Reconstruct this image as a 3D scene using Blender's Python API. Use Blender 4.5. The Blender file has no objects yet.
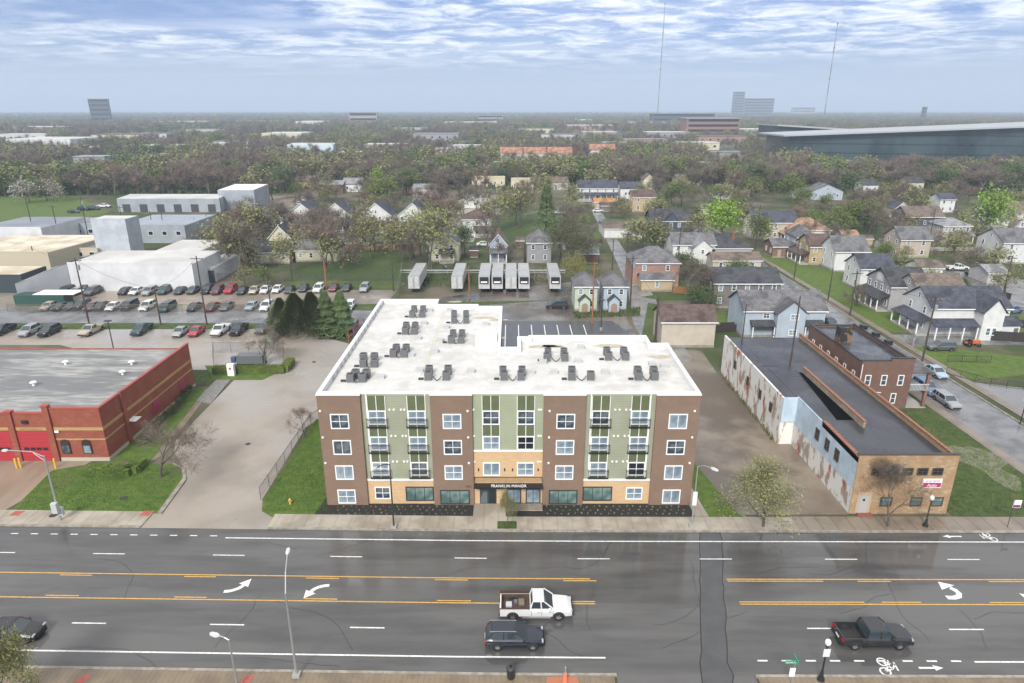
import bpy, math, random
import numpy as np
from mathutils import Vector, Matrix
R=math.radians; PI=math.pi
sc=bpy.context.scene; COL=sc.collection
random.seed(7)
# ---------------------------------------------------------------- camera model (metres, Z up, camera over the origin)
FPX=665.; CX=512.; CY=341.5; CH=41.; TH=math.atan(233/665.)
cT,sT=math.cos(TH),math.sin(TH)
def G(px,py,z=0.):
    dx=(px-CX)/FPX; dy=-(py-CY)/FPX
    t=(z-CH)/(-sT+dy*cT)
    return (dx*t,(cT+dy*sT)*t)
def HT(Y,py):
    k=(CY-py)/FPX
    return CH+(k*Y*cT-Y*sT)/(cT+k*sT)
def XA(px,Y,z):
    return (px-CX)/FPX*(Y*cT-(z-CH)*sT)
# ---------------------------------------------------------------- tagging
USED={}
def tag(o,label=None,cat=None,group=None,kind=None):
    if label:
        w=label.split(); assert 4<=len(w)<=16,(len(w),label)
        if label in USED and not group: print('DUPLABEL',label)
        USED[label]=1; o['label']=label
    if cat: o['category']=cat
    if group: o['group']=group
    if kind: o['kind']=kind
    return o
def empty(name,loc=(0,0,0),rz=0,label=None,cat=None,group=None):
    o=bpy.data.objects.new(name,None); COL.objects.link(o)
    o.location=(loc[0],loc[1],loc[2] if len(loc)>2 else 0); o.rotation_euler=(0,0,rz); o.empty_display_size=.5
    tag(o,label,cat,group); return o
class MB:
    def __init__(s): s.v=[];s.f=[];s.m=[]
    def add(s,vs,fs,m=0):
        n=len(s.v); s.v+= [tuple(v) for v in vs]; s.f+=[tuple(n+i for i in f) for f in fs]; s.m+=[m]*len(fs)
        return s
    def box(s,x0,x1,y0,y1,z0,z1,m=0):
        return s.add([(x0,y0,z0),(x1,y0,z0),(x1,y1,z0),(x0,y1,z0),(x0,y0,z1),(x1,y0,z1),(x1,y1,z1),(x0,y1,z1)],
            [(3,2,1,0),(4,5,6,7),(0,1,5,4),(1,2,6,5),(2,3,7,6),(3,0,4,7)],m)
    def prism(s,pts,z0,z1,m=0,mt=None):
        n=len(pts); a=sum(pts[i][0]*pts[(i+1)%n][1]-pts[(i+1)%n][0]*pts[i][1] for i in range(n))
        if a<0: pts=pts[::-1]
        f0=lambda z,i: z[i] if isinstance(z,(list,tuple)) else z
        vs=[(p[0],p[1],f0(z0,i)) for i,p in enumerate(pts)]+[(p[0],p[1],f0(z1,i)) for i,p in enumerate(pts)]
        s.add(vs,[(i,(i+1)%n,n+(i+1)%n,n+i) for i in range(n)]+[tuple(range(n-1,-1,-1))],m)
        return s.add(vs[n:],[tuple(range(n))],m if mt is None else mt)
    def tube(s,p0,p1,r0,r1=None,n=6,m=0,caps=True):
        r1=r0 if r1 is None else r1
        p0=Vector(p0);p1=Vector(p1);d=(p1-p0)
        if d.length<1e-6: return s
        d.normalize(); u=d.orthogonal().normalized(); w=d.cross(u)
        vs=[p0+(u*math.cos(2*PI*i/n)+w*math.sin(2*PI*i/n))*r0 for i in range(n)]+[p1+(u*math.cos(2*PI*i/n)+w*math.sin(2*PI*i/n))*r1 for i in range(n)]
        fs=[(i,(i+1)%n,n+(i+1)%n,n+i) for i in range(n)]
        if caps: fs+=[tuple(range(n-1,-1,-1)),tuple(range(n,2*n))]
        return s.add(vs,fs,m)
    def path(s,pts,r,n=6,m=0):
        for a,b in zip(pts,pts[1:]): s.tube(a,b,r,r,n,m)
        return s
    def sweep(s,P,r,n=5,m=0):
        # one continuous skin along a polyline, radii per point
        P=[Vector(p) for p in P]; rings=[]
        u=None
        for i,p in enumerate(P):
            d=(P[min(i+1,len(P)-1)]-P[max(i-1,0)]).normalized()
            if u is None: u=d.orthogonal().normalized()
            else: u=(u-d*u.dot(d)).normalized()
            w=d.cross(u); rr=r[i] if isinstance(r,(list,tuple)) else r
            rings.append([p+(u*math.cos(2*PI*k/n)+w*math.sin(2*PI*k/n))*rr for k in range(n)])
        vs=[v for q in rings for v in q]; fs=[]
        for i in range(len(P)-1):
            fs+=[(i*n+k,i*n+(k+1)%n,(i+1)*n+(k+1)%n,(i+1)*n+k) for k in range(n)]
        fs+=[tuple(range(n-1,-1,-1)),tuple((len(P)-1)*n+k for k in range(n))]
        return s.add(vs,fs,m)
    def loft(s,rings,m=0,caps=True,closed=True):
        n=len(rings[0]); vs=[v for q in rings for v in q]; fs=[]
        for i in range(len(rings)-1):
            for k in range(n if closed else n-1):
                fs.append((i*n+k,i*n+(k+1)%n,(i+1)*n+(k+1)%n,(i+1)*n+k))
        if caps: fs+=[tuple(range(n-1,-1,-1)),tuple((len(rings)-1)*n+k for k in range(n))]
        return s.add(vs,fs,m)
    def mesh(s,name,mats,smooth=False):
        me=bpy.data.meshes.new(name); me.from_pydata(s.v,[],s.f)
        for m in (mats if isinstance(mats,(list,tuple)) else [mats]): me.materials.append(m)
        if len(me.polygons):
            me.polygons.foreach_set('material_index',s.m)
            if smooth: me.polygons.foreach_set('use_smooth',[True]*len(s.f))
        me.update(); return me
    def build(s,name,mats,parent=None,loc=None,rz=0,smooth=False):
        return link(name,s.mesh(name,mats,smooth),parent,loc,rz)
def link(name,me,parent=None,loc=None,rz=0):
    o=bpy.data.objects.new(name,me); COL.objects.link(o)
    if parent is not None: o.parent=parent
    if loc is not None: o.location=(loc[0],loc[1],loc[2] if len(loc)>2 else 0)
    o.rotation_euler=(0,0,rz)
    return o
def copy_tree(o,parent=None):
    c=o.copy(); COL.objects.link(c); c.parent=parent
    for ch in o.children: copy_tree(ch,c)
    return c
def bevel(o,w=.03,seg=2,ang=35):
    b=o.modifiers.new('b','BEVEL'); b.width=w; b.segments=seg; b.limit_method='ANGLE'; b.angle_limit=R(ang); return o
# ---------------------------------------------------------------- materials
MC={}
def mat(name,c,rough=.7,c2=None,scale=1.,detail=5,bump=0,bscale=None,metal=0,rough2=None,coord='Object',stretch=(1,1,1),lo=.38,hi=.62,c3=None,s3=.1,lo3=.45,hi3=.6,spec=.5,rs=None,brick=None,wave=None,rnd=0,bdist=.02):
    if name in MC: return MC[name]
    m=bpy.data.materials.new(name); m.use_nodes=True; nt=m.node_tree; N=nt.nodes; L=nt.links
    b=N['Principled BSDF']; b.inputs['Roughness'].default_value=rough; b.inputs['Metallic'].default_value=metal
    b.inputs['Specular IOR Level'].default_value=spec
    c=tuple(c)+(1,); b.inputs['Base Color'].default_value=c
    if coord=='World':
        g=N.new('ShaderNodeNewGeometry'); src=g.outputs['Position']
    else:
        g=N.new('ShaderNodeTexCoord'); src=g.outputs['Object']
    mp=N.new('ShaderNodeMapping'); mp.inputs['Scale'].default_value=stretch; L.new(src,mp.inputs[0]); src=mp.outputs[0]
    def noise(sc_,dt=5,off=0):
        n=N.new('ShaderNodeTexNoise'); n.inputs['Scale'].default_value=sc_; n.inputs['Detail'].default_value=dt; n.inputs['Roughness'].default_value=.6
        if off:
            a=N.new('ShaderNodeVectorMath'); a.inputs[1].default_value=(off,off*1.7,off*.3); L.new(src,a.inputs[0]); L.new(a.outputs[0],n.inputs[0])
        else: L.new(src,n.inputs[0])
        return n.outputs[0]
    def ramp(s,a,b2):
        r=N.new('ShaderNodeMapRange'); r.inputs[1].default_value=a; r.inputs[2].default_value=b2; r.clamp=True; r.interpolation_type='SMOOTHSTEP'; L.new(s,r.inputs[0]); return r.outputs[0]
    def mix(f,a,b2,typ='MIX'):
        x=N.new('ShaderNodeMix'); x.data_type='RGBA'; x.blend_type=typ
        if hasattr(f,'links'): L.new(f,x.inputs[0])
        else: x.inputs[0].default_value=f
        for i,v in ((6,a),(7,b2)):
            if hasattr(v,'links'): L.new(v,x.inputs[i])
            else: x.inputs[i].default_value=tuple(v)[:3]+(1,)
        return x.outputs[2]
    cur=None
    if brick:
        # brick: (bw,bh,mortar colour,colour2)
        sx=N.new('ShaderNodeSeparateXYZ'); L.new(src,sx.inputs[0])
        ad=N.new('ShaderNodeMath'); L.new(sx.outputs[0],ad.inputs[0]); L.new(sx.outputs[1],ad.inputs[1])
        cb=N.new('ShaderNodeCombineXYZ'); L.new(ad.outputs[0],cb.inputs[0]); L.new(sx.outputs[2],cb.inputs[1])
        t=N.new('ShaderNodeTexBrick'); L.new(cb.outputs[0],t.inputs[0]); t.inputs['Scale'].default_value=1
        t.inputs['Brick Width'].default_value=brick[0]; t.inputs['Row Height'].default_value=brick[1]; t.inputs['Mortar Size'].default_value=brick[1]*.1
        t.inputs['Color1'].default_value=c; t.inputs['Color2'].default_value=tuple(brick[3])+(1,); t.inputs['Mortar'].default_value=tuple(brick[2])+(1,)
        cur=t.outputs[0]
    if c2 is not None:
        cur=mix(ramp(noise(scale,detail),lo,hi),cur if cur is not None else c,c2)
    if c3 is not None:
        cur=mix(ramp(noise(s3,4,13.7),lo3,hi3),cur if cur is not None else c,c3)
    if wave:
        # horizontal boards: (pitch m, darkening)
        sx=N.new('ShaderNodeSeparateXYZ'); L.new(src,sx.inputs[0])
        dv=N.new('ShaderNodeMath'); dv.operation='DIVIDE'; dv.inputs[1].default_value=wave[0]; L.new(sx.outputs[wave[2] if len(wave)>2 else 2],dv.inputs[0])
        fr=N.new('ShaderNodeMath'); fr.operation='FRACT'; L.new(dv.outputs[0],fr.inputs[0])
        lt=N.new('ShaderNodeMath'); lt.operation='LESS_THAN'; lt.inputs[1].default_value=.14; L.new(fr.outputs[0],lt.inputs[0])
        ml=N.new('ShaderNodeMath'); ml.operation='MULTIPLY'; ml.inputs[1].default_value=1; L.new(lt.outputs[0],ml.inputs[0])
        base=cur if cur is not None else c
        dk=mix(1.0,base,(wave[1],)*3,'MULTIPLY'); cur=mix(ml.outputs[0],base,dk)
    if rnd:
        oi=N.new('ShaderNodeObjectInfo'); hs=N.new('ShaderNodeHueSaturation')
        r=N.new('ShaderNodeMapRange'); r.inputs[3].default_value=1-rnd; r.inputs[4].default_value=1+rnd; L.new(oi.outputs['Random'],r.inputs[0]); L.new(r.outputs[0],hs.inputs['Value'])
        r2=N.new('ShaderNodeMapRange'); r2.inputs[3].default_value=.5-rnd*.06; r2.inputs[4].default_value=.5+rnd*.06; L.new(oi.outputs['Random'],r2.inputs[0]); L.new(r2.outputs[0],hs.inputs['Hue'])
        if cur is None: hs.inputs['Color'].default_value=c
        else: L.new(cur,hs.inputs['Color'])
        cur=hs.outputs[0]
    if cur is not None: L.new(cur,b.inputs['Base Color'])
    if rough2 is not None:
        r=ramp(noise(rs or s3,4,31.3),.42,.6)
        mr=N.new('ShaderNodeMapRange'); mr.inputs[3].default_value=rough; mr.inputs[4].default_value=rough2; L.new(r,mr.inputs[0]); L.new(mr.outputs[0],b.inputs['Roughness'])
    if bump:
        bp=N.new('ShaderNodeBump'); bp.inputs['Strength'].default_value=bump; bp.inputs['Distance'].default_value=bdist; L.new(noise(bscale or scale*4,3,5.1),bp.inputs['Height']); L.new(bp.outputs[0],b.inputs['Normal'])
    MC[name]=m; return m
def text(name,body,size,matl,parent,loc,rot=(PI/2,0,0),ext=.02,align='CENTER'):
    cu=bpy.data.curves.new(name,'FONT'); cu.body=body; cu.size=size; cu.extrude=ext; cu.align_x=align
    t=bpy.data.objects.new('tmp',cu); COL.objects.link(t)
    bpy.context.view_layer.update(); me=bpy.data.meshes.new_from_object(t.evaluated_get(bpy.context.evaluated_depsgraph_get()))
    bpy.data.objects.remove(t); me.materials.clear(); me.materials.append(matl)
    o=link(name,me,parent,loc); o.rotation_euler=rot; return o
HAZE=.00023; EXPO=1.15
# ================================================================ GROUND
def sfn(X):   # the avenue bends very slightly west of the block
    return .019*max(0,-X)-.003*max(0,X)
M_grass=mat('lawn_grass',(.065,.095,.028),.85,c2=(.04,.065,.02),scale=1.2,bump=.6,bscale=6,c3=(.11,.12,.045),s3=.12,lo3=.5,hi3=.75,coord='World',spec=.2,bdist=.05)
M_bright=mat('bright_lawn',(.095,.14,.03),.85,c2=(.065,.108,.022),scale=.9,bump=.6,bscale=7,c3=(.115,.12,.05),s3=.3,lo3=.55,hi3=.72,coord='World',spec=.2,bdist=.05)
M_earth=mat('town_ground',(.07,.072,.038),.9,c2=(.13,.115,.085),scale=.09,detail=9,bump=.4,bscale=2,c3=(.05,.07,.026),s3=.05,coord='World',spec=.2,bdist=.05)
M_floor=mat('wood_floor',(.10,.095,.07),.95,c2=(.14,.13,.10),scale=.02,detail=8,c3=(.07,.09,.04),s3=.006,coord='World',spec=.1)
M_asph=mat('wet_asphalt',(.082,.080,.078),.07,c2=(.062,.061,.061),scale=.7,detail=8,c3=(.098,.096,.094),s3=.22,coord='World',rough2=.22,rs=.12,bump=.05,bscale=22,bdist=.01,stretch=(.16,1,1))
M_patch=mat('patch_asphalt',(.055,.056,.059),.34,c2=(.068,.069,.072),scale=.8,coord='World',bump=.15,bscale=20,bdist=.01)
M_tar=mat('tar_seal',(.015,.015,.017),.2)
M_asph2=mat('side_street_asphalt',(.17,.17,.175),.16,c2=(.11,.11,.115),scale=.4,detail=8,coord='World',c3=(.2,.2,.2),s3=.15,rough2=.45,rs=.15,bump=.1,bscale=12,bdist=.01)
M_conc=mat('drive_concrete',(.30,.265,.225),.24,c2=(.235,.205,.17),scale=.12,detail=9,coord='World',c3=(.30,.28,.26),s3=.05,rough2=.55,rs=.09,bump=.12,bscale=8,bdist=.01)
M_walk=mat('sidewalk_concrete',(.36,.325,.27),.6,c2=(.25,.22,.175),scale=.3,detail=8,coord='World',bump=.1,bscale=10,bdist=.01,wave=(1.55,.87,0))
M_walk2=mat('wet_sidewalk',(.21,.175,.135),.35,c2=(.16,.13,.10),scale=.4,detail=8,coord='World',wave=(1.6,.75,0))
M_brickwalk=mat('brick_walk',(.20,.155,.105),.45,c2=(.15,.115,.08),scale=.6,detail=8,coord='World',wave=(.42,.8,0))
M_lot=mat('gravel_lot',(.17,.135,.10),.6,c2=(.235,.195,.15),scale=.09,detail=9,coord='World',c3=(.10,.08,.062),s3=.06,rough2=.22,rs=.06,bump=.3,bscale=6,bdist=.03)
M_lot2=mat('wet_yard',(.105,.09,.075),.4,c2=(.17,.15,.125),scale=.12,detail=9,coord='World',c3=(.065,.058,.05),s3=.07,rough2=.12,rs=.12,bump=.2,bscale=6,bdist=.02)
M_lot3=mat('car_lot',(.22,.185,.15),.5,c2=(.27,.235,.19),scale=.12,detail=9,coord='World',c3=(.155,.13,.105),s3=.06,rough2=.18,rs=.08)
M_kerb=mat('kerb_stone',(.30,.28,.24),.6,c2=(.2,.18,.15),scale=1.5,coord='World')
M_white=mat('road_paint_white',(.74,.74,.72),.5,c2=(.55,.55,.54),scale=4,coord='World')
M_yellow=mat('road_paint_yellow',(.62,.36,.07),.5,c2=(.45,.27,.07),scale=3,coord='World')
M_mulch=mat('black_mulch',(.008,.007,.007),.9,c2=(.03,.027,.025),scale=14,coord='World',bump=.8,bscale=30,bdist=.04)
M_redpave=mat('red_tactile',(.38,.09,.07),.6,c2=(.28,.08,.06),scale=3,coord='World')
def S(o,label=None): o['kind']='structure'; return o
def sheet(name,pts,z,m,sub=None):
    b=MB(); n=len(pts); a=sum(pts[i][0]*pts[(i+1)%n][1]-pts[(i+1)%n][0]*pts[i][1] for i in range(n))
    if a<0: pts=pts[::-1]
    b.add([(p[0],p[1],z) for p in pts],[tuple(range(n))]); return S(b.build(name,m))
def gp(*p): return [G(a,b) for a,b in p]
def slab(name,pts,h,m): return S(MB().prism(pts,-.2,h,0).build(name,m))
# base ground: near town + far floor out to the horizon
b=MB(); b.add([(-14000,-300,-.03),(14000,-300,-.03),(14000,16000,-.03),(-14000,16000,-.03)],[(0,1,2,3)]); S(b.build('ground',M_floor))
sheet('terrain',[(-330,20),(330,20),(330,330),(-330,330)],-.012,M_earth)
XS=[-420,-200,-120,-80,-60,-40,-20,0,40,80,140,420]
def band(name,d0,d1,z,m,x0=None,x1=None,h=None):
    xs=[x for x in XS if (x0 is None or x>x0) and (x1 is None or x<x1)]
    if x0 is not None: xs=[x0]+xs
    if x1 is not None: xs=xs+[x1]
    b=MB()
    if h is None:
        vs=[(x,d0+sfn(x),z) for x in xs]+[(x,d1+sfn(x),z) for x in xs]; n=len(xs)
        b.add(vs,[(i,i+1,n+i+1,n+i) for i in range(n-1)])
    else:
        n=len(xs)
        rings=[[(x,d0+sfn(x),-.1),(x,d1+sfn(x),-.1),(x,d1+sfn(x),h),(x,d0+sfn(x),h)] for x in xs]
        b.loft([r[::-1] for r in rings])
    return S(b.build(name,m))
band('road',39.7,57.95,0,M_asph)
# sidewalks with kerbs, interrupted by drive mouths
band('sidewalk',58.15,60.45,0,M_walk,-25.3,29.5,h=.14); band('kerb',57.9,58.15,0,M_kerb,-25.3,29.5,h=.15)
band('sidewalk',58.15,60.6,0,M_walk2,29.5,61.2,h=.12); band('kerb',57.9,58.15,0,M_kerb,29.5,62,h=.14)
band('sidewalk',58.15,60.7,0,M_walk,-56,-38.5,h=.12); band('kerb',57.9,58.15,0,M_kerb,-56,-38.5,h=.14)
band('driveway',57.9,61.2,.006,M_conc,-38.5,-25.3); band('driveway',57.9,63.8,.006,M_conc,-120,-56)
band('sidewalk',36.2,39.55,0,M_brickwalk,-120,7.8,h=.13); band('kerb',39.5,39.75,0,M_kerb,-120,8.0,h=.15)
band('sidewalk',36.2,39.45,0,M_brickwalk,18.7,120,h=.13); band('kerb',39.4,39.65,0,M_kerb,18.6,120,h=.15)
band('street',20,39.8,.004,M_asph,8.0,18.6)
sheet('street',[(62.2,58),(70.2,58),(70.2,280),(62.2,280)],.006,M_asph2)
# new asphalt patch across the avenue
rng=random.Random(3)
L_=[];R_=[]
for i in range(19):
    y=36+i*(57.9-36)/18; sh=13.5+(y-36)*.262-13.75
    xx0=sh+13.75+(rng.random()-.5)*.18+(.15 if y<40.5 else 0); xx1=sh+15.9+(rng.random()-.5)*.22+(.3 if y<40.5 else 0)
    L_.append((xx0,y)); R_.append((xx1,y))
sheet('road_patch',L_+R_[::-1],.009,M_patch)
bb=MB()
for q in (L_,R_):
    for a,c in zip(q,q[1:]): bb.add([(a[0]-.05,a[1],.013),(a[0]+.05,a[1],.013),(c[0]+.05,c[1],.013),(c[0]-.05,c[1],.013)],[(0,1,2,3)])
S(bb.build('road_marking',M_tar))
# road markings
w=MB()
def mk(b,x0,x1,d,wd=.13,z=.014):
    n=max(1,int((x1-x0)/12))
    for i in range(n):
        a=x0+(x1-x0)*i/n; c=x0+(x1-x0)*(i+1)/n
        b.add([(a,d-wd/2+sfn(a),z),(c,d-wd/2+sfn(c),z),(c,d+wd/2+sfn(c),z),(a,d+wd/2+sfn(a),z)],[(0,1,2,3)])
mk(w,-29,230,56.38,.15)
x=-60
for x in np.arange(-84,-29.5,2.05): mk(w,x,x+.75,56.68,.13)
mk(w,-300,7.4,41.38,.15); mk(w,36.3,230,41.05,.15)
for x in np.arange(19.3,36,1.9): mk(w,x,x+.8,41.12,.15)
D1=[G(p,555)[0] for p in (92,213,331,455,577,698,822,943)]
for x in [-76.5,-64,-51.7]+D1+[55.3,67.6,80]: mk(w,x,x+3.1,53.63,.12)
for p,y in ((72,623),(210,624.5),(350,627.5),(807,628.5),(949,629.5)):
    g=G(p,y); mk(w,g[0],g[0]+(2.9 if p!=807 else 2.6),g[1]-sfn(g[0]),.13)
g=G(470,629)
S(w.build('road_marking',M_white))
yb=MB()
for (a,c) in ((-300,7.2),(19.8,300)): mk(yb,a,c,50.72,.13)
for (a,c) in ((-300,7.3),(20.0,300)): mk(yb,a,c,47.45,.13)
dd=[(57,90),(183,215),(306,339),(435,468),(563,596),(855,888),(985,1020)]
for a,c in dd: mk(yb,G(a,578)[0],G(c,578)[0],50.46,.12)
for a,c in ((41,75),(172,205),(304,337),(437,471)): mk(yb,G(a,600)[0],G(c,600)[0],47.72,.12)
mk(yb,G(563,600)[0],7.3,47.72,.12); mk(yb,19.8,28.6,50.46,.12); mk(yb,20,31,47.72,.12); mk(yb,32.5,36,47.72,.12);mk(yb,42,46,47.72,.12)
S(yb.build('road_marking',M_yellow))
def hook_arrow(px,py):
    cx,cy=G(px,py); b=MB(); P=[(-.75,-.85),(-.1,-.88),(.45,-.7),(.7,-.3),(.62,.1),(.35,.42)]; Lp=[];Rp=[]
    for i,p in enumerate(P):
        q=P[min(i+1,5)]; o=P[max(i-1,0)]; dx,dy=q[0]-o[0],q[1]-o[1]; l=math.hypot(dx,dy); Lp.append((p[0]-dy/l*.24,p[1]+dx/l*.24)); Rp.append((p[0]+dy/l*.24,p[1]-dx/l*.24))
    vs=Lp+Rp+[(-.55,.15),(.95,.75),(-.25,1.25)]; b.add([(cx+x,cy+y,.014) for x,y in vs],[(i,6+i,7+i,i+1) for i in range(5)]+[(12,13,14)]); S(b.build('road_marking',M_white))
def turn_arrow(px,py,flip,sc_=1.,rot=0):
    cx,cy=G(px,py); b=MB(); P=[];N_=8
    for i in range(N_+1):
        t=i/N_*PI*.42; r=1.55
        P.append((-1.3+r*math.sin(t)*1.15, -.55+r*(1-math.cos(t))*.85))
    wd=.22
    Lp=[];Rp=[]
    for i,p in enumerate(P):
        q=P[min(i+1,N_)]; o=P[max(i-1,0)]; dx,dy=q[0]-o[0],q[1]-o[1]; l=math.hypot(dx,dy); nx,ny=-dy/l*wd,dx/l*wd
        Lp.append((p[0]+nx,p[1]+ny)); Rp.append((p[0]-nx,p[1]-ny))
    vs=Lp+Rp; n=N_+1; fs=[(i,n+i,n+i+1,i+1) for i in range(N_)]
    e=P[-1]; dx,dy=P[-1][0]-P[-2][0],P[-1][1]-P[-2][1]; l=math.hypot(dx,dy); dx/=l;dy/=l
    k=len(vs); vs+=[(e[0]-dy*.66,e[1]+dx*.66),(e[0]+dy*.66,e[1]-dx*.66),(e[0]+dx*1.15,e[1]+dy*1.15)]; fs.append((k,k+1,k+2))
    c_,s_=math.cos(rot),math.sin(rot)
    b.add([(cx+sc_*(flip[0]*x*c_-flip[1]*y*s_),cy+sc_*(flip[0]*x*s_+flip[1]*y*c_),.014) for x,y in vs],fs)
    S(b.build('road_marking',M_white))
turn_arrow(238,588,(1,1),.84); turn_arrow(316,589,(-1,-1),.84); hook_arrow(949,591); turn_arrow(1029,592,(-1,-1))
# bike symbol and arrow in the near bike lane, and far one
def bike(px,py,s=1.,d=1):
    cx,cy=G(px,py); b=MB()
    def ring(ox,oy,r):
        for i in range(12):
            a,c=2*PI*i/12,2*PI*(i+1)/12
            b.add([(cx+d*(ox+q*math.cos(t))*s,cy+(oy+q*math.sin(t))*s,.014) for q,t in ((r,a),(r,c),(r-.1,c),(r-.1,a))],[(0,1,2,3)])
    def ln(x0,y0,x1,y1,w_=.05):
        l=math.hypot(x1-x0,y1-y0); nx,ny=-(y1-y0)/l*w_,(x1-x0)/l*w_
        b.add([(cx+d*x*s,cy+y*s,.0145) for x,y in ((x0+nx,y0+ny),(x1+nx,y1+ny),(x1-nx,y1-ny),(x0-nx,y0-ny))],[(0,1,2,3)])
    ring(-.1,-.35,.34); ring(-.55,.35,.34) if 0 else ring(.1,.38,.34)
    ln(-.1,-.35,.45,-.15);ln(.45,-.15,.1,.38);ln(.45,-.15,.75,.2);ln(-.1,-.35,.5,.3);ln(.5,.3,.1,.38);ln(.7,-.3,.75,.35)
    S(b.build('road_marking',M_white))
bike(884,667,1.3); bike(990,537,1.1,-1)
def sarrow(px,py,d=1):
    cx,cy=G(px,py); b=MB()
    b.add([(cx+d*x,cy+y,.014) for x,y in ((-.95,-.09),(.25,-.09),(.25,-.28),(.95,0),(.25,.28),(.25,.09),(-.95,.09))],[(0,1,2,3,4,5,6)]); S(b.build('road_marking',M_white))
sarrow(931,668); sarrow(952,536.5,-1)
# left driveway and lots
drv=gp((158,514),(186,482),(184,468),(174,452),(176,440),(236,378),(226,372),(170,372),(60,345),(-200,345),(-200,325),(30,329),(290,329),(355,345),(318,420),(306,427),(262,500),(270,517))
sheet('driveway',drv,.004,M_conc)
sheet('street',gp((-300,325),(-300,309),(300,309),(430,312),(350,326)),.008,M_asph2)
sheet('parking_lot',gp((-200,309),(-150,285),(60,285),(225,290),(405,283),(380,309)),.006,M_lot3)
sheet('lawn',gp((-200,330),(-200,323.5),(290,323),(290,329)),.014,M_grass)
sheet('lawn',gp((300,309),(300,305.5),(560,300),(420,309)),.012,M_grass)
# fire station plot
sheet('driveway',[(-90,60.6),(-55.3,60.6),(-54.5,63),(-51.6,73),(-90,73)],.008,mat('apron_concrete',(.26,.21,.16),.3,c2=(.20,.155,.11),scale=.25,detail=8,coord='World',stretch=(1,.25,1),rough2=.6,rs=.3))
lawn1=gp((12,511),(52,471),(100,463),(173,465))+gp((182,470),(183,479),(158,513.5))
slab('lawn',lawn1,.10,M_bright)
slab('kerb',gp((158,513.5),(183,479),(182,470),(173,465))+gp((174,463.6),(185,469),(186.5,480),(162,514)),.15,M_kerb)
sheet('lawn',gp((103,462),(150,462),(206,389),(180,389)),.01,M_bright)
sheet('path',gp((150,462),(163,455),(212,388),(206,389)),.012,M_walk2)
slab('path',gp((196,401),(211,404),(232,378),(222,374)),.08,mat('grey_slab',(.2,.195,.185),.6,c2=(.15,.145,.135),scale=2,coord='World'))
slab('lawn',gp((185,386),(189,370),(223,370),(218,386)),.05,M_grass)
slab('lawn',gp((210,374),(205,366),(276,366),(279,372),(262,380),(212,380)),.1,M_bright)
slab('lawn',gp((262,511),(263,500),(316,420),(340,420),(330,517),(272,517)),.10,M_bright)
slab('mulch_bed',[(-21.2,60.5),(-4.2,60.5),(-4.2,63.3),(-20.1,63.3),(-20.3,66.5)],.11,M_mulch)
slab('mulch_bed',[(-.6,60.5),(19.3,60.5),(19.3,63.3),(3.4,63.3),(3.4,62.3),(-.6,62.3)],.11,M_mulch)
slab('path',[(-4.15,60.46),(-.65,60.46),(-.65,63.2),(-4.15,63.2)],.13,M_walk)
slab('lawn',[(19.8,60.5),(20.9,60.5),(24.3,60.5),(20.3,83),(19.8,83)],.1,M_bright)
slab('path',[(19.4,60.5),(20.9,60.5),(20.2,71),(19.5,71)],.12,M_walk)
# dirt lot right, back yard, alleys
sheet('parking_lot',[(19.9,61),(19.9,100),(34.2,101.5),(34.2,77),(36.05,77),(36.05,61)],.006,M_lot)
sheet('parking_lot',[(-24,99),(-16,148),(23,166),(24,115),(34,112),(33.6,100),(20,82),(-1,82),(-2,96)],.005,M_lot2)
sheet('parking_lot',gp((498,349),(500,321),(612,321),(628,332),(628,349)),.012,mat('new_asphalt',(.05,.052,.058),.3,c2=(.06,.062,.068),scale=1,coord='World'))
b=MB()
for px in (505,519,533,547,561,575,590):
    x,y=G(px,345); b.box(x-.08,x+.08,y-4.5,y+12,.014,.018)
b.box(-1,4,114,114.12,.014,.018)
S(b.build('road_marking',M_white))
slab('kerb',gp((590,343),(610,343),(610,346),(590,346)),.15,M_kerb)
sheet('street',[(24.5,100),(31.5,108),(31,120),(33.5,160),(34.5,205),(38,290),(34,290),(30.6,205),(28.4,160),(24.5,128)],.01,M_asph2)
# right: lawns, sidewalks and the wet lot
slab('lawn',[(47,60.7),(61,60.7),(61,100),(58,100),(56,90),(46.8,90)],.06,M_grass)
slab('lawn',gp((908,412),(930,412),(950,436),(1010,478),(1010,480),(945,440)),.09,M_bright) if 0 else None
sheet('bare_soil',[(G(984,464)[0]+(2.3+.7*math.sin(t*2.7+1))*math.cos(t)*(1+.2*math.sin(5*t)),G(984,464)[1]+(5.2+1.1*math.sin(t*3.1))*math.sin(t)) for t in [2*PI*i/28 for i in range(28)]],.068,mat('bare_soil',(.16,.155,.115),.8,c2=(.085,.11,.04),scale=.9,coord='World'))
slab('sidewalk',[(60.6,61),(62.1,61),(62.1,100),(60.6,100)],.12,M_walk2)
slab('sidewalk',[(71.6,61),(73,61),(73,270),(71.6,270)],.12,M_walk2); slab('kerb',[(70.1,61),(70.35,61),(70.35,270),(70.1,270)],.13,M_kerb)
slab('lawn',[(73.1,98),(95,103),(95,106),(78,114),(73.1,114)],.07,M_bright)
sheet('driveway',[(73,114),(78,115),(150,115),(150,120.5),(73,121)],.008,M_asph2)
sheet('parking_lot',[(73,62),(150,62),(150,114),(94,113),(95,99),(80,95),(73,97.5)],.009,mat('wet_lot',(.17,.17,.175),.12,c2=(.2,.2,.2),scale=.1,coord='World',rough2=.4,rs=.08))
slab('lawn',[(73.1,122.5),(150,122.5),(150,127),(110,128),(73.1,200)],.06,M_bright)
for (x0,x1,y0,y1) in ((96,128,186,204),):
    sheet('lawn',[(x0,y0),(x1,y0),(x1,y1),(x0,y1)],.03,M_bright)
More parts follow.
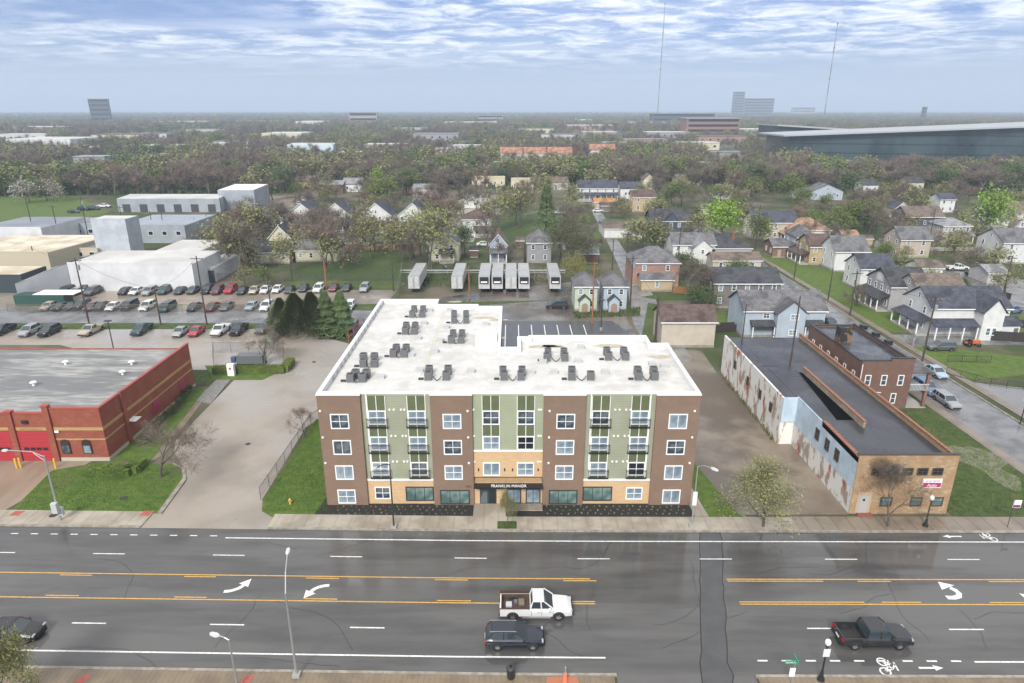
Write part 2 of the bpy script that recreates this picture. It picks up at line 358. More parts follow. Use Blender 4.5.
sheet('driveway',gp((945,285),(935,268),(1024,280),(1100,300),(1100,325),(990,300)),.012,M_asph2)
sheet('driveway',gp((930,247),(1024,247),(1024,251),(930,251)),.014,mat('pale_gravel',(.3,.28,.25),.8,c2=(.2,.2,.16),scale=.5,coord='World'))
sheet('lawn',gp((715,325),(742,325),(742,312),(716,312)),.05,M_bright)
sheet('lawn',gp((660,300),(720,300),(720,288),(690,290),(640,297)),.04,M_grass)
sheet('lawn',gp((640,345),(661,345),(661,305),(648,303)),.04,M_grass)
sheet('lawn',gp((592,240),(603,219),(645,219),(650,232),(610,236)),.03,M_bright)
sheet('lawn',gp((280,290),(400,290),(415,250),(350,249),(290,270)),.02,M_grass)
sheet('lawn',gp((470,250),(485,215),(560,215),(580,245)),.03,M_grass)
sheet('lawn',gp((570,268),(600,268),(590,255),(575,250)),.03,M_bright)
sheet('lawn',gp((0,235),(0,196),(75,196),(110,212),(70,222),(60,235)),.03,M_bright)
sheet('street',gp((770,250),(742,238),(590,238),(590,242),(760,256)),.008,M_asph2) if 0 else None
sheet('street',gp((300,236),(480,238),(480,242),(300,241)),.02,M_asph2)
sheet('parking_lot',gp((410,207),(415,195),(500,195),(500,225),(460,228)),.02,M_lot3)
sheet('parking_lot',gp((246,222),(255,196),(300,196),(300,212),(270,224)),.02,M_lot3)

# cracks and small repairs in the avenue
CRK=mat('road_crack',(.03,.03,.03),.4); rc=random.Random(8)
for i in range(26):
    x=rc.uniform(-45,45); y=rc.uniform(41,57); b=MB(); a=rc.choice([0,0,PI/2])+rc.uniform(-.2,.2); n=rc.randrange(6,22); P=[(x,y)]
    for k in range(n):
        a+=rc.uniform(-.35,.35); a*=.98; x+=.55*math.cos(a); y+=.55*math.sin(a)
        if not 40.3<y<57.4: break
        P.append((x,y))
    for (x0,y0),(x1,y1) in zip(P,P[1:]):
        l=math.hypot(x1-x0,y1-y0); w_=.022; nx,ny=-(y1-y0)/l*w_,(x1-x0)/l*w_; b.add([(x0+nx,y0+ny,.007),(x0-nx,y0-ny,.007),(x1-nx,y1-ny,.007),(x1+nx,y1+ny,.007)],[(0,1,2,3)])
    if b.v: S(b.build('road_surface',CRK))
# ================================================================ BUILDING KIT
GL=mat('window_glass',(.035,.05,.065),.12,c2=(.10,.125,.14),scale=.9,detail=1,lo=.45,hi=.55,spec=.5)
GLP=mat('pale_blind_glass',(.24,.30,.34),.12,c2=(.13,.18,.22),scale=.8,detail=1,lo=.4,hi=.6,spec=.4)
GLD=mat('dark_glass',(.015,.02,.025),.12,spec=.5)
GLG=mat('green_glass',(.075,.12,.115),.07,c2=(.16,.24,.22),scale=.7,detail=1,lo=.4,hi=.6,spec=.8)
WT=mat('white_trim',(.74,.75,.75),.5); BKM=mat('black_metal',(.02,.02,.022),.4); DKM=mat('dark_metal',(.06,.06,.065),.45,metal=.5)
STEEL=mat('galvanised_steel',(.42,.43,.43),.4,metal=.6)
def sid(n,c,d=.82): return mat(n,c,.65,c2=tuple(x*.88 for x in c),scale=.5,detail=6,wave=(.22,d),rnd=.0)
def rfm(n,c): return mat(n,c,.75,c2=tuple(x*1.35+.008 for x in c),scale=1.2,detail=8,bump=.3,bscale=9,c3=tuple(x*.7 for x in c),s3=.3,wave=(.34,.8,1),spec=.3)
R_dark=rfm('charcoal_shingle',(.045,.048,.055)); R_grey=rfm('grey_shingle',(.11,.11,.118)); R_lt=rfm('pale_grey_shingle',(.19,.195,.205)); R_brown=rfm('brown_shingle',(.12,.095,.08)); R_orange=rfm('tan_shingle',(.27,.17,.11)); R_blue=rfm('slate_blue_shingle',(.05,.055,.072)); R_maroon=rfm('maroon_shingle',(.085,.058,.052))
winc={}
def win_meshes(w,h,fm,gm,mull=1,axis='y'):
    k=(round(w,2),round(h,2),fm.name,gm.name,mull)
    if k in winc: return winc[k]
    f=MB(); t=.115
    f.box(-w/2,-w/2+t,-.07,.02,0,h).box(w/2-t,w/2,-.07,.02,0,h).box(-w/2+t,w/2-t,-.07,.02,h-t,h).box(-w/2+t,w/2-t,-.09,.02,0,t)
    if mull&1: f.box(-w/2+t,w/2-t,-.055,.01,h/2-.03,h/2+.03)
    if mull&2: f.box(-.03,.03,-.06,.01,t,h-t)
    if mull&4:
        for q in (-w/6,w/6): f.box(q-.03,q+.03,-.06,.01,t,h-t)
    g=MB(); g.box(-w/2+t,w/2-t,-.02,.01,t,h-t)
    winc[k]=(f.mesh('window',fm),g.mesh('pane',gm)); return winc[k]
def window(parent,x,y,z,w,h,rz=0,fm=None,gm=None,mull=1,far=False,name='window',label=None):
    fm=fm or WT; gm=gm or GL
    if far:
        k=('far',round(w,2),round(h,2),fm.name,gm.name)
        if k not in winc:
            m=MB(); m.box(-w/2,w/2,-.04,.02,0,h,0); m.box(-w/2+.12,w/2-.12,-.06,.0,.12,h-.12,1); winc[k]=m.mesh('window',[fm,gm])
        return link(name,winc[k],parent,(x,y,z),rz)
    a,b=win_meshes(w,h,fm,gm,mull); o=link(name,a,parent,(x,y,z),rz); link('pane',b,o)
    if label: o['label']=label
    return o
def roof_mesh(w,d,h,rh,kind,ov,m_roof,t=.16):
    # w: x half extents (x0,x1); d:(y0,y1)
    x0,x1=w; y0,y1=d; b=MB()
    if kind=='gx':
        ym=(y0+y1)/2; s=rh/((y1-y0)/2)
        for sg,ya in ((-1,y0-ov),(1,y1+ov)):
            ze=h-ov*s
            pts=[(x0-ov,ya,ze),(x1+ov,ya,ze),(x1+ov,ym,h+rh),(x0-ov,ym,h+rh)]
            vs=[(a,c,z+.02) for a,c,z in pts]+[(a,c,z+t+.02) for a,c,z in pts]
            fs=[(0,1,2,3),(7,6,5,4),(0,4,5,1),(1,5,6,2),(2,6,7,3),(3,7,4,0)]
            if sg<0: fs=[f[::-1] for f in fs]
            b.add(vs,fs)
    elif kind=='gy':
        xm=(x0+x1)/2; s=rh/((x1-x0)/2)
        for sg,xa in ((-1,x0-ov),(1,x1+ov)):
            ze=h-ov*s
            pts=[(xa,y0-ov,ze),(xm,y0-ov,h+rh),(xm,y1+ov,h+rh),(xa,y1+ov,ze)]
            vs=[(a,c,z+.02) for a,c,z in pts]+[(a,c,z+t+.02) for a,c,z in pts]
            fs=[(0,1,2,3),(7,6,5,4),(0,4,5,1),(1,5,6,2),(2,6,7,3),(3,7,4,0)]
            if sg<0: fs=[f[::-1] for f in fs]
            b.add(vs,fs)
    elif kind=='hip':
        X0,X1,Y0,Y1=x0-ov,x1+ov,y0-ov,y1+ov; W_,D_=X1-X0,Y1-Y0
        if W_>D_: a=(X0+D_/2*.9,(Y0+Y1)/2); c=(X1-D_/2*.9,(Y0+Y1)/2)
        else: a=((X0+X1)/2,Y0+W_/2*.9); c=((X0+X1)/2,Y1-W_/2*.9)
        z0=h; vs=[(X0,Y0,z0),(X1,Y0,z0),(X1,Y1,z0),(X0,Y1,z0),(X0,Y0,z0+t),(X1,Y0,z0+t),(X1,Y1,z0+t),(X0,Y1,z0+t),(a[0],a[1],h+rh),(c[0],c[1],h+rh)]
        fs=[(3,2,1,0),(0,1,5,4),(1,2,6,5),(2,3,7,6),(3,0,4,7)]
        fs+= [(4,5,9,8),(5,6,9),(6,7,8,9),(7,4,8)] if W_>D_ else [(4,5,8),(5,6,9,8),(6,7,9),(7,4,8,9)]
        b.add(vs,fs)
    return b
def house(label,px0,px1,yb,ye,yr=None,d=9.,kind='gx',wall=None,roof=None,cols=3,rows=2,side='',scols=2,porch=None,chim=(),cat='house',name='house',door=True,far=False,group=None,rh=None,h=None,trim=None,gw=None,z0=0,name_=None,ov=.35,shut=False,wcol=None):
    # px0..px1: the camera-side wall's foot in the photograph; yb foot, ye eave, yr ridge (image rows) -> metres
    X0,Y0=G(px0,yb); X1,_=G(px1,yb)
    W_=X1-X0
    if h is None: h=HT(Y0,ye)
    if rh is None:
        if kind=='gx' or kind=='hip': rh=max(.4,HT(Y0+d/2,yr)-h)
        elif kind=='gy': rh=max(.4,HT(Y0,yr)-h)
        else: rh=0
    e=empty(name,((X0+X1)/2,Y0,0),0,label,cat,group)
    w2=W_/2; b=MB(); b.box(-w2,w2,0,d,-.1,h)
    if kind=='gx': b.add([(-w2,0,h),(-w2,d,h),(-w2,d/2,h+rh),(w2,0,h),(w2,d,h),(w2,d/2,h+rh)],[(0,2,1),(3,4,5),(0,3,5,2),(1,2,5,4)])
    if kind=='gy': b.add([(-w2,0,h),(w2,0,h),(0,0,h+rh),(-w2,d,h),(w2,d,h),(0,d,h+rh)],[(0,1,2),(3,5,4),(0,2,5,3),(1,4,5,2)])
    b.build('wall',wall,e)
    if not far: MB().box(-w2-.04,w2+.04,-.04,d+.04,-.1,.45).build('foundation',mat('foundation_block',(.28,.26,.23),.85,c2=(.2,.19,.17),scale=1),e)
    if kind=='flat':
        q=MB(); q.box(-w2+.25,w2-.25,.25,d-.25,h,h+.06); q.build('roof',roof,e)
        p=MB(); 
        for a in ((-w2-.05,w2+.05,-.05,.25),(-w2-.05,w2+.05,d-.25,d+.05),(-w2-.05,-w2+.25,.25,d-.25),(w2-.25,w2+.05,.25,d-.25)): p.box(*a,h+.002,h+.35)
        p.build('parapet',trim or wall,e)
    else:
        r=roof_mesh((-w2,w2),(0,d),h,rh,kind,ov if not far else .3,roof).build('roof',roof,e)
        if not far:
            t=MB()
            if kind=='gx':
                t.box(-w2-ov,w2+ov,-ov-.06,-ov,h-ov*rh/(d/2)-.10,h-ov*rh/(d/2)+.10)
            elif kind=='hip': t.box(-w2-ov,w2+ov,-ov-.07,-ov-.005,h-.06,h+.14)
            if kind=='gy':
                for s in (-1,1):
                    t.add([(s*(w2+ov),-ov-.03,h-ov*rh/w2-.08),(0,-ov-.03,h+rh-.08),(0,-ov-.03,h+rh+.14),(s*(w2+ov),-ov-.03,h-ov*rh/w2+.14),(s*(w2+ov),-ov-.004,h-ov*rh/w2-.08),(0,-ov-.004,h+rh-.08),(0,-ov-.004,h+rh+.14),(s*(w2+ov),-ov-.004,h-ov*rh/w2+.14)],[(0,1,2,3),(7,6,5,4),(3,2,6,7),(0,4,5,1)])
            if t.v: t.build('gutter',trim or WT,r)
    for cx,cy,ch in chim:
        c=MB(); zt=h+rh+ch; c.box(-.4,.4,-.35,.35,h*.6,zt).box(-.48,.48,-.43,.43,zt,zt+.15)
        c.build('chimney',mat('chimney_brick',(.25,.09,.055),.8,c2=(.16,.06,.04),scale=3),e,(cx*w2,cy*d,0))
    # windows
    ww=min(1.0,W_/(cols*1.9)) if cols else 1; wh=1.45
    fl=h/max(rows,1)
    rg=random.Random(int(px0*7+yb)); gws=gw or [GL,GL,GLP,GLD]
    for r_ in range(rows):
        for c in range(cols):
            u=-w2+W_*(c+.5)/cols
            if porch and r_==0 and porch.get('front',True): 
                pass
            zc_=fl*r_+fl*.36
            if r_==0 and door and c==(cols//2 if cols!=2 else 1): 
                dd=MB(); dd.box(-.5,.5,-.06,.02,.0,2.1); o=dd.build('door',mat('panel_door',(.32,.28,.24),.5),e,(u,0,.25)); continue
            window(e,u,0,max(.8,zc_),ww,min(wh,fl*.5),0,trim or WT,rg.choice(gws),1,far)
    for sd in side:
        x=-w2 if sd=='w' else w2; rz=-PI/2 if sd=='w' else PI/2
        for r_ in range(rows):
            for c in range(scols):
                window(e,x,d*(c+.5)/scols,max(.8,fl*r_+fl*.36),.95,min(wh,fl*.5),rz,trim or WT,rg.choice(gws),1,far)
        if kind=='gx' and rh>2: window(e,x,d/2,h+rh*.25,.8,1.1,rz,trim or WT,GL,1,far)
    if kind=='gy' and rh>1.6:
        window(e,0,0,h+rh*.18,.8,min(1.1,rh*.45),0,trim or WT,GL,1,far)
    if porch:
        # porch: dict(x0,x1 relative -1..1, dp depth, h height, side)
        ph=porch.get('h',2.8); dp=porch.get('dp',2.2); pr=porch.get('roof',roof)
        if porch.get('side','f')=='f':
            a,c=porch.get('x0',-1)*w2,porch.get('x1',1)*w2
            P=empty('porch',(0,0,0)); P.parent=e
            MB().box(a,c,-dp,-.045,-.05,.4).build('porch_deck',mat('porch_deck',(.33,.32,.3),.7),P)
            q=MB(); q.add([(a-.2,-dp-.3,ph),(c+.2,-dp-.3,ph),(c+.2,-.01,ph+.9),(a-.2,-.01,ph+.9),(a-.2,-dp-.3,ph+.14),(c+.2,-dp-.3,ph+.14),(c+.2,-.01,ph+1.04),(a-.2,-.01,ph+1.04)],[(3,2,1,0),(4,5,6,7),(0,1,5,4),(1,2,6,5),(3,0,4,7),(2,3,7,6)])
            q.build('porch_roof',pr,P)
            n=max(2,int((c-a)/2.4)+1)
            for i in range(n):
                u=a+.15+(c-a-.3)*i/(n-1); MB().box(u-.1,u+.1,-dp+.05,-dp+.25,.4,ph).build('post',WT,P)
        else:
            s=-1 if porch['side']=='w' else 1; a,c=porch.get('y0',0)*d,porch.get('y1',1)*d; x=s*w2
            P=empty('porch',(x,0,0)); P.parent=e
            xo=s*dp
            MB().box(min(s*.045,xo),max(s*.045,xo),a,c,-.05,.4).build('porch_deck',mat('porch_deck',(.33,.32,.3),.7),P)
            q=MB(); vs=[(xo+s*.3,a-.2,ph),(xo+s*.3,c+.2,ph),(s*.01,c+.2,ph+.9),(s*.01,a-.2,ph+.9)]; vs+=[(x_,y_,z_+.14) for x_,y_,z_ in vs]
            fs=[(3,2,1,0),(4,5,6,7),(0,1,5,4),(1,2,6,5),(3,0,4,7),(2,3,7,6)]
            if s<0: fs=[f[::-1] for f in fs]
            q.add(vs,fs).build('porch_roof',pr,P)
            n=max(2,int((c-a)/2.4)+1)
            for i in range(n):
                v=a+.15+(c-a-.3)*i/(n-1); MB().box(xo-.1,xo+.1,v-.1,v+.1,.4,ph).build('post',WT,P)
    return e,dict(X0=X0,X1=X1,Y0=Y0,h=h,rh=rh,w2=w2,d=d)
# ================================================================ THE APARTMENT BLOCK
def apartments():
    Y=63.1; ZP=13.3; ZR=12.65
    BR=mat('brown_brick',(.215,.143,.10),.75,brick=(.42,.14,(.20,.148,.11),(.18,.118,.083)),c2=(.185,.124,.088),scale=.4,bump=.1)
    GR=mat('sage_siding',(.295,.31,.225),.6,c2=(.265,.28,.20),scale=.3,wave=(.28,.82))
    GR2=mat('pale_sage_panel',(.31,.34,.235),.6,c2=(.28,.31,.215),scale=.3,wave=(.28,.85))
    OL=mat('olive_panel',(.105,.125,.06),.6,c2=(.09,.11,.05),scale=1)
    TB=mat('tan_brick',(.55,.375,.20),.75,brick=(.42,.14,(.50,.37,.24),(.48,.32,.17)))
    RF=mat('white_membrane',(.53,.53,.52),.55,c2=(.45,.44,.415),scale=.18,detail=10,c3=(.57,.565,.55),s3=.7,lo3=.4,hi3=.7)
    PW=mat('parapet_cap_white',(.68,.69,.70),.5)
    CANO=mat('canopy_black',(.012,.012,.014),.35)
    e=empty('apartment_building',(0,Y,0),0,'four storey brown and sage apartment block with white flat roof beside the avenue','apartment building')
    foot=[(-20.15,0),(19.45,0),(19.45,15.4),(17.3,15.4),(17.3,18.4),(2.2,18.4),(2.2,17.9),(.75,17.9),(.75,13.9),(-1.5,13.9),(-1.5,31.9),(-5.1,31.9),(-5.1,32.9),(-11.3,32.9),(-11.3,35.7),(-20.15,35.7)]
    b=MB(); b.prism(foot,-.1,ZR-.02); w=b.build('wall',BR,e)
    rf=MB(); rf.prism([(x,y+(.31 if y==0 else 0)) for x,y in foot],ZR,ZR+.02).build('roof',RF,e)
    # parapet: inner ring, thick walls with a white cap
    p=MB(); cap=MB(); n=len(foot); T_=.32
    def inset(pts,t):
        out=[]
        for i in range(n):
            a,b_,c=Vector(pts[i-1]),Vector(pts[i]),Vector(pts[(i+1)%n]); d1=(b_-a).normalized(); d2=(c-b_).normalized()
            n1=Vector((-d1.y,d1.x)); n2=Vector((-d2.y,d2.x)); k=(n1+n2)
            out.append(tuple(b_+k*(t/(1+n1.dot(n2)) if abs(1+n1.dot(n2))>1e-6 else t)))
        return out
    inn=inset(foot,T_); out_=inset(foot,-.08); inn2=inset(foot,T_+.04)
    for i in range(n):
        j=(i+1)%n
        p.add([(*foot[i],ZR+.021),(*foot[j],ZR+.021),(*inn[j],ZR+.021),(*inn[i],ZR+.021),(*foot[i],ZP-.14),(*foot[j],ZP-.14),(*inn[j],ZP-.14),(*inn[i],ZP-.14)],[(0,1,5,4),(2,3,7,6)])
        hx=.0
        cap.add([(*out_[i],ZP-.14),(*out_[j],ZP-.14),(*inn2[j],ZP-.14),(*inn2[i],ZP-.14),(*out_[i],ZP),(*out_[j],ZP),(*inn2[j],ZP),(*inn2[i],ZP)],[(0,1,5,4),(4,5,6,7),(2,3,7,6),(3,2,1,0)])
    p.build('parapet',PW,e); cap.build('parapet_cap',PW,e)
    # facade bays
    XB=[-20.15,-15.68,-8.47,-4.13,3.28,7.66,14.93,19.45]
    PR=-.42
    def bay(x0,x1,z0,z1,dy,m,nm): return MB().box(x0,x1,dy,-.002,z0,z1).build(nm,m,e)
    for i in (0,2,4,6): 
        o=MB().box(XB[i]+(0 if i else -.0),XB[i+1],PR,-.002,-.1,ZP-.145).build('brick_pier',BR,e)
        MB().box(XB[i]-.05,XB[i+1]+.05,PR-.08,-.085,ZP-.14,ZP).build('parapet_cap',PW,e)
    for i in (1,5):
        x0,x1=XB[i],XB[i+1]
        bay(x0+.002,x1-.002,3.2,ZP-.145,-.10,GR,'siding_panel'); MB().box(x0,x1,-.2,-.002,3.0,3.2).build('band',WT,e); bay(x0+.002,x1-.002,-.1,3.0,-.14,TB,'tan_brick_base')
        for s in (x0+.55,x1-.55): MB().box(s-.05,s+.05,-.14,-.1,3.2,ZP-.15).build('trim',WT,e)
    bay(XB[3]+.002,XB[4]-.002,6.7,ZP-.145,-.10,GR2,'siding_panel'); MB().box(XB[3],XB[4],-.2,-.002,6.53,6.7).build('band',WT,e); bay(XB[3]+.002,XB[4]-.002,-.1,6.53,-.14,TB,'tan_brick_base')
    for x in (XB[1],XB[2],XB[3],XB[4],XB[5],XB[6]): pass
    # windows on brown piers
    rg=random.Random(5)
    def w2(x,z,wd=1.95,ht=1.72,y=PR,gm=None): return window(e,x,y,z,wd,ht,0,WT,gm or rg.choice([GLP,GLP,GL]),2|1 if rg.random()<.6 else 2)
    for z in (9.36,6.32,3.3,.33):
        w2(-17.95,z); w2(17.3,z) 
    for z in (9.36,6.32,3.3): w2(-6.25,z); w2(5.6,z)
    DG=mat('dark_window_frame',(.03,.04,.04),.4)
    for x,wd,y in ((-6.2,3.2,PR),(-10.05,3.05,-.14),(9.3,3.2,-.14),(5.55,3.1,PR)): window(e,x,y,.25 if y==PR else .5,wd,1.75,0,DG,GLG,4,name='storefront_window')
    w2(-14.08,.72,1.7,1.5,-.14); w2(13.3,.66,1.8,1.5,-.14)
    # tall olive strips with windows and balcony rails
    def strip(x,z0,wins,rail,wd=1.86):
        o=MB().box(x-wd/2,x+wd/2,-.16,-.101,z0,ZP-.3).build('olive_strip',OL,e)
        f=MB()
        for s in (x-wd/2,x,x+wd/2): f.box(s-.035,s+.035,-.2,-.1605,z0,ZP-.3)
        f.build('strip_trim',WT,o)
        for z in wins:
            window(e,x,-.165,z,wd,1.62,0,WT,rg.choice([GLP,GLP,GL,GLD]),3)
            if rail:
                bl=MB(); x0,x1=x-wd/2-.17,x+wd/2+.17; zb=z-.32; zt=z+.72
                bl.box(x0,x1,-.46,-.42,zt-.05,zt).box(x0,x1,-.46,-.42,zb+.08,zb+.12)
                for s in (x0,x1-.04): bl.box(s,s+.04,-.42,-.165,zt-.05,zt).box(s,s+.04,-.42,-.165,zb+.08,zb+.12).box(s,s+.04,-.46,-.42,zb+.12,zt-.05)
                nb=17
                for i in range(1,nb): s=x0+(x1-x0)*i/nb; bl.box(s-.012,s+.012,-.452,-.428,zb+.12,zt-.05)
                bl.box(x0,x1,-.42,-.165,zb,zb+.06); bl.build('balcony_rail',BKM,e)
    for x in (-14.1,-9.95,9.25,13.35): strip(x,3.2,(9.72,6.7,3.66),True)
    for x in (-2.2,1.45): strip(x,6.7,(9.72,6.76),False,1.82)
    for x in (-2.2,1.45): w2(x,3.62,1.85,1.6,-.14)
    # round white dryer vents
    V=mat('vent_cover_white',(.7,.7,.68),.5)
    vm=MB().tube((0,0,0),(0,-.09,0),.13,.10,10).mesh('vent',V)
    for z in (11.4,8.35,5.3):
        for x in (-12.75,-12.3,-11.55,-11.2,10.75,11.2,11.9,12.35): link('vent',vm,e,(x,-.1,z))
        for x in (-4.0,2.8,3.05): link('vent',vm,e,(x,-.1,z))
        for x in (-4.6,3.9,18.95,-19.9): link('vent',vm,e,(x+(.0),PR,z))
    # entrance
    c=empty('entrance_canopy',(0,0,0)); c.parent=e
    MB().box(-4.1,3.3,-1.05,-.15,2.5,2.68).build('canopy_slab',CANO,c)
    L1=text('lettering','FRANKLIN MANOR',.44,WT,c,(-.35,-1.0,2.70),ext=.03)
    cb_=MB()
    for s in (-4.05,3.25): cb_.tube((s,-1.0,2.68),(s,-.2,3.4),.025)
    cb_.box(-4.1,3.3,-.2,-.15,3.4,3.45)
    for i in range(60): x=-4.1+7.4*i/59; cb_.box(x-.01,x+.01,-.19,-.16,2.78,3.4)
    cb_.build('canopy_rail',BKM,c)
    dr=MB().box(-3.5,-1.7,-.2,-.14,.1,2.05).build('entrance_door',DG,e)
    for s in (-3.05,-2.15): MB().box(s-.36,s+.36,-.215,-.2005,.2,1.95).build('pane',GL if s<-3 else GLD,dr)
    for x in (.2,2.3): window(e,x,-.14,.15,1.6,1.85,0,DG,GLP,2,name='storefront_window')
    tr=MB(); tr.box(-.6,3.3,-1.55,-.143,-.05,.18); tr.build('terrace',mat('terrace_concrete',(.36,.31,.25),.6,c2=(.3,.25,.2),scale=2),e)
    rl=MB()
    rl.box(-.55,3.28,-1.5,-1.46,1.0,1.04)
    for i in range(30): x=-.53+3.8*i/29; rl.box(x-.012,x+.012,-1.49,-1.47,.18,1.0)
    rl.build('terrace_rail',DKM,e)
    text('house_number','1503',.32,BKM,e,(-4.75,PR-.02,2.32),ext=.01)
    for x in (-3.6,-.8,.05,2.8): MB().box(x-.06,x+.06,-.24,-.141,4.2,4.5).build('wall_light',BKM,e)
    # roof: penthouse hatch box, pipes, stain-free membrane seams
    MB().box(-4.6,-1.9,15.6,19.1,ZR+.021,ZR+1.1).build('roof_hatch',PW,e)
    sm=MB()
    for x in (-10.2,-9.9): sm.box(x-.04,x+.04,6,31.5,ZR+.02,ZR+.05)
    sm.box(-19.6,19,7.55,7.62,ZR+.02,ZR+.04); sm.build('roof_seam',mat('seam_cream',(.52,.47,.36),.6),e)
    sc_=MB()
    for i in range(16):
        y=5+i*1.85; sc_.box(-19.82,-19.7,y,y+.5,ZR+.1,ZR+.4)
    sc_.build('parapet_strap',mat('strap_grey',(.5,.5,.5),.5),e)
    ST=mat('roof_stain',(.36,.30,.20),.7,c2=(.42,.40,.34),scale=1.5); b=MB()
    rgs=random.Random(11)
    for (px,py,s) in ((498,320,1.4),(485,318,1.6),(545,347,2.2),(553,346,1.5),(610,346,2.),(455,302,1.2),(660,357,1.5),(495,338,1.4),(447,306,1.5)):
        x,y=G(px,py,ZR); y-=Y
        pts=[(x+s*(.8+.4*rgs.random())*math.cos(t),y+.35*s*(.7+.6*rgs.random())*math.sin(t)) for t in [i*PI/6 for i in range(12)]]
        b=MB(); b.add([(p_[0],p_[1],ZR+.026) for p_ in pts],[tuple(range(12))]); b.build('roof_stain',ST,e)
    # condensers
    AC=mat('condenser_grey',(.14,.145,.15),.5,c2=(.09,.092,.097),scale=30,wave=(.07,.55)); ACT=mat('condenser_fan_guard',(.035,.035,.038),.5)
    am=MB().box(-.39,.39,-.39,.39,.12,.88).mesh('cabinet',AC)
    tm=MB()
    tm.box(-.41,.41,-.41,.41,.88,.93)
    tm.box(-.4,.4,-.4,.4,0,.12,0); tmm=tm.mesh('base_and_lid',mat('condenser_trim',(.16,.165,.17),.5))
    fg=MB().tube((0,0,.93),(0,0,.97),.36,.34,16); fgm=fg.mesh('fan_guard',ACT)
    pads=[]
    quads=[(0,377,382,4,''),(1,429,460,4,''),(2,350,361,4,''),(3,366,379,4,'')]
    UN=[]  # photograph feet of each condenser (px,py)
    UN+= [(353,383),(352+7,377),(363,383),(367,377)][:0]
    clusters=[('front west corner cluster',[(350,383),(355,379),(362,383),(366,379)]),('cluster by the west parapet',[(363,368),(363,362),(374,368),(374,362)]),
      ('cluster west of the roof seam',[(393,358),(396,353),(404,358),(406,353)]),('second cluster back along the west wing',[(405,335),(406,330),(414,335),(415,330)]),
      ('rear west cluster',[(412,318),(414,313),(422,318),(423,313)]),('rear east cluster on the west wing',[(454,324),(454,318),(466,324),(466,318)]),
      ('cluster east of the roof seam',[(451,344),(453,338),(461,344),(462,338)]),('front cluster right of the second olive bay',[(428,381),(429,375),(446,381),(448,375)]),
      ('front cluster above the entrance',[(504,381),(503,376),(521,381),(522,376)]),('front cluster east of the entrance',[(572,381),(572,376),(591,381)]),
      ('rear cluster on the east wing',[(547,362),(548,357),(565,362),(564,357)]),('rear cluster near the east end',[(609,361),(607,356),(626,361),(624,356)]),
      ('front cluster near the east end',[(639,381),(638,376),(655,381),(654,376)])]
    pos4=('front left','rear left','front right','rear right')
    first=None
    PIPE=mat('line_set_black',(.03,.03,.03),.5)
    for cn,us in clusters:
        px_=[]
        for k,(px,py) in enumerate(us):
            x,y=G(px,py,ZR+.02); y+=.44
            u=empty('air_conditioner',(x,y,ZR+.02),0,None,'air conditioner','condensers on the white roof')
            tag(u,'%s grey condenser of the %s'%(pos4[k],cn))
            link('cabinet',am,u); link('trim',tmm,u); link('fan_guard',fgm,u); px_.append((x,y))
        a,c=px_[0],px_[2]
        q=MB(); q.path([(a[0]+.5,a[1]-.1,ZR+.5),((a[0]+c[0])/2-.3,a[1]-.3,ZR+.25),((a[0]+c[0])/2,a[1]-.5,ZR+.1),((a[0]+c[0])/2+.3,a[1]-.3,ZR+.25),(c[0]-.5,c[1]-.1,ZR+.5)],.05)
        q.box(a[0]-1.1,a[0]-.55,a[1]-.15,a[1]+.15,ZR+.03,ZR+.2)
        tag(q.build('refrigerant_pipe',PIPE),'black refrigerant pipes joining units of the %s'%cn,'pipe','condenser pipework')
    # grey vent curbs
    RV=mat('roof_vent_grey',(.42,.43,.43),.5)
    rvm=MB().box(-.4,.4,-.35,.35,0,.32).box(-.46,.46,-.41,.41,.32,.38).mesh('roof_vent',RV)
    for i,(px,py) in enumerate([(381,378),(411,356),(418,339),(424,324),(430,311),(446,328),(440,341),(435,352),(420,371),(471,372),(531,373),(554,373),(605,373),(543,363),(578,362),(581,348),(652,365),(664,367),(661,373),(450,311),(486,325),(700-10,368)][:21]):
        x,y=G(px,py,ZR+.02); o=link('roof_vent',rvm,None,(x,y,ZR+.02)); tag(o,None,'roof vent','low grey vents on the white roof')
        near=min(clusters,key=lambda c:(c[1][0][0]+8-px)**2+4*(c[1][0][1]-py)**2)[0]
        tag(o,'low square grey roof vent beside the %s'%near,None,'low grey vents on the white roof')
apartments()
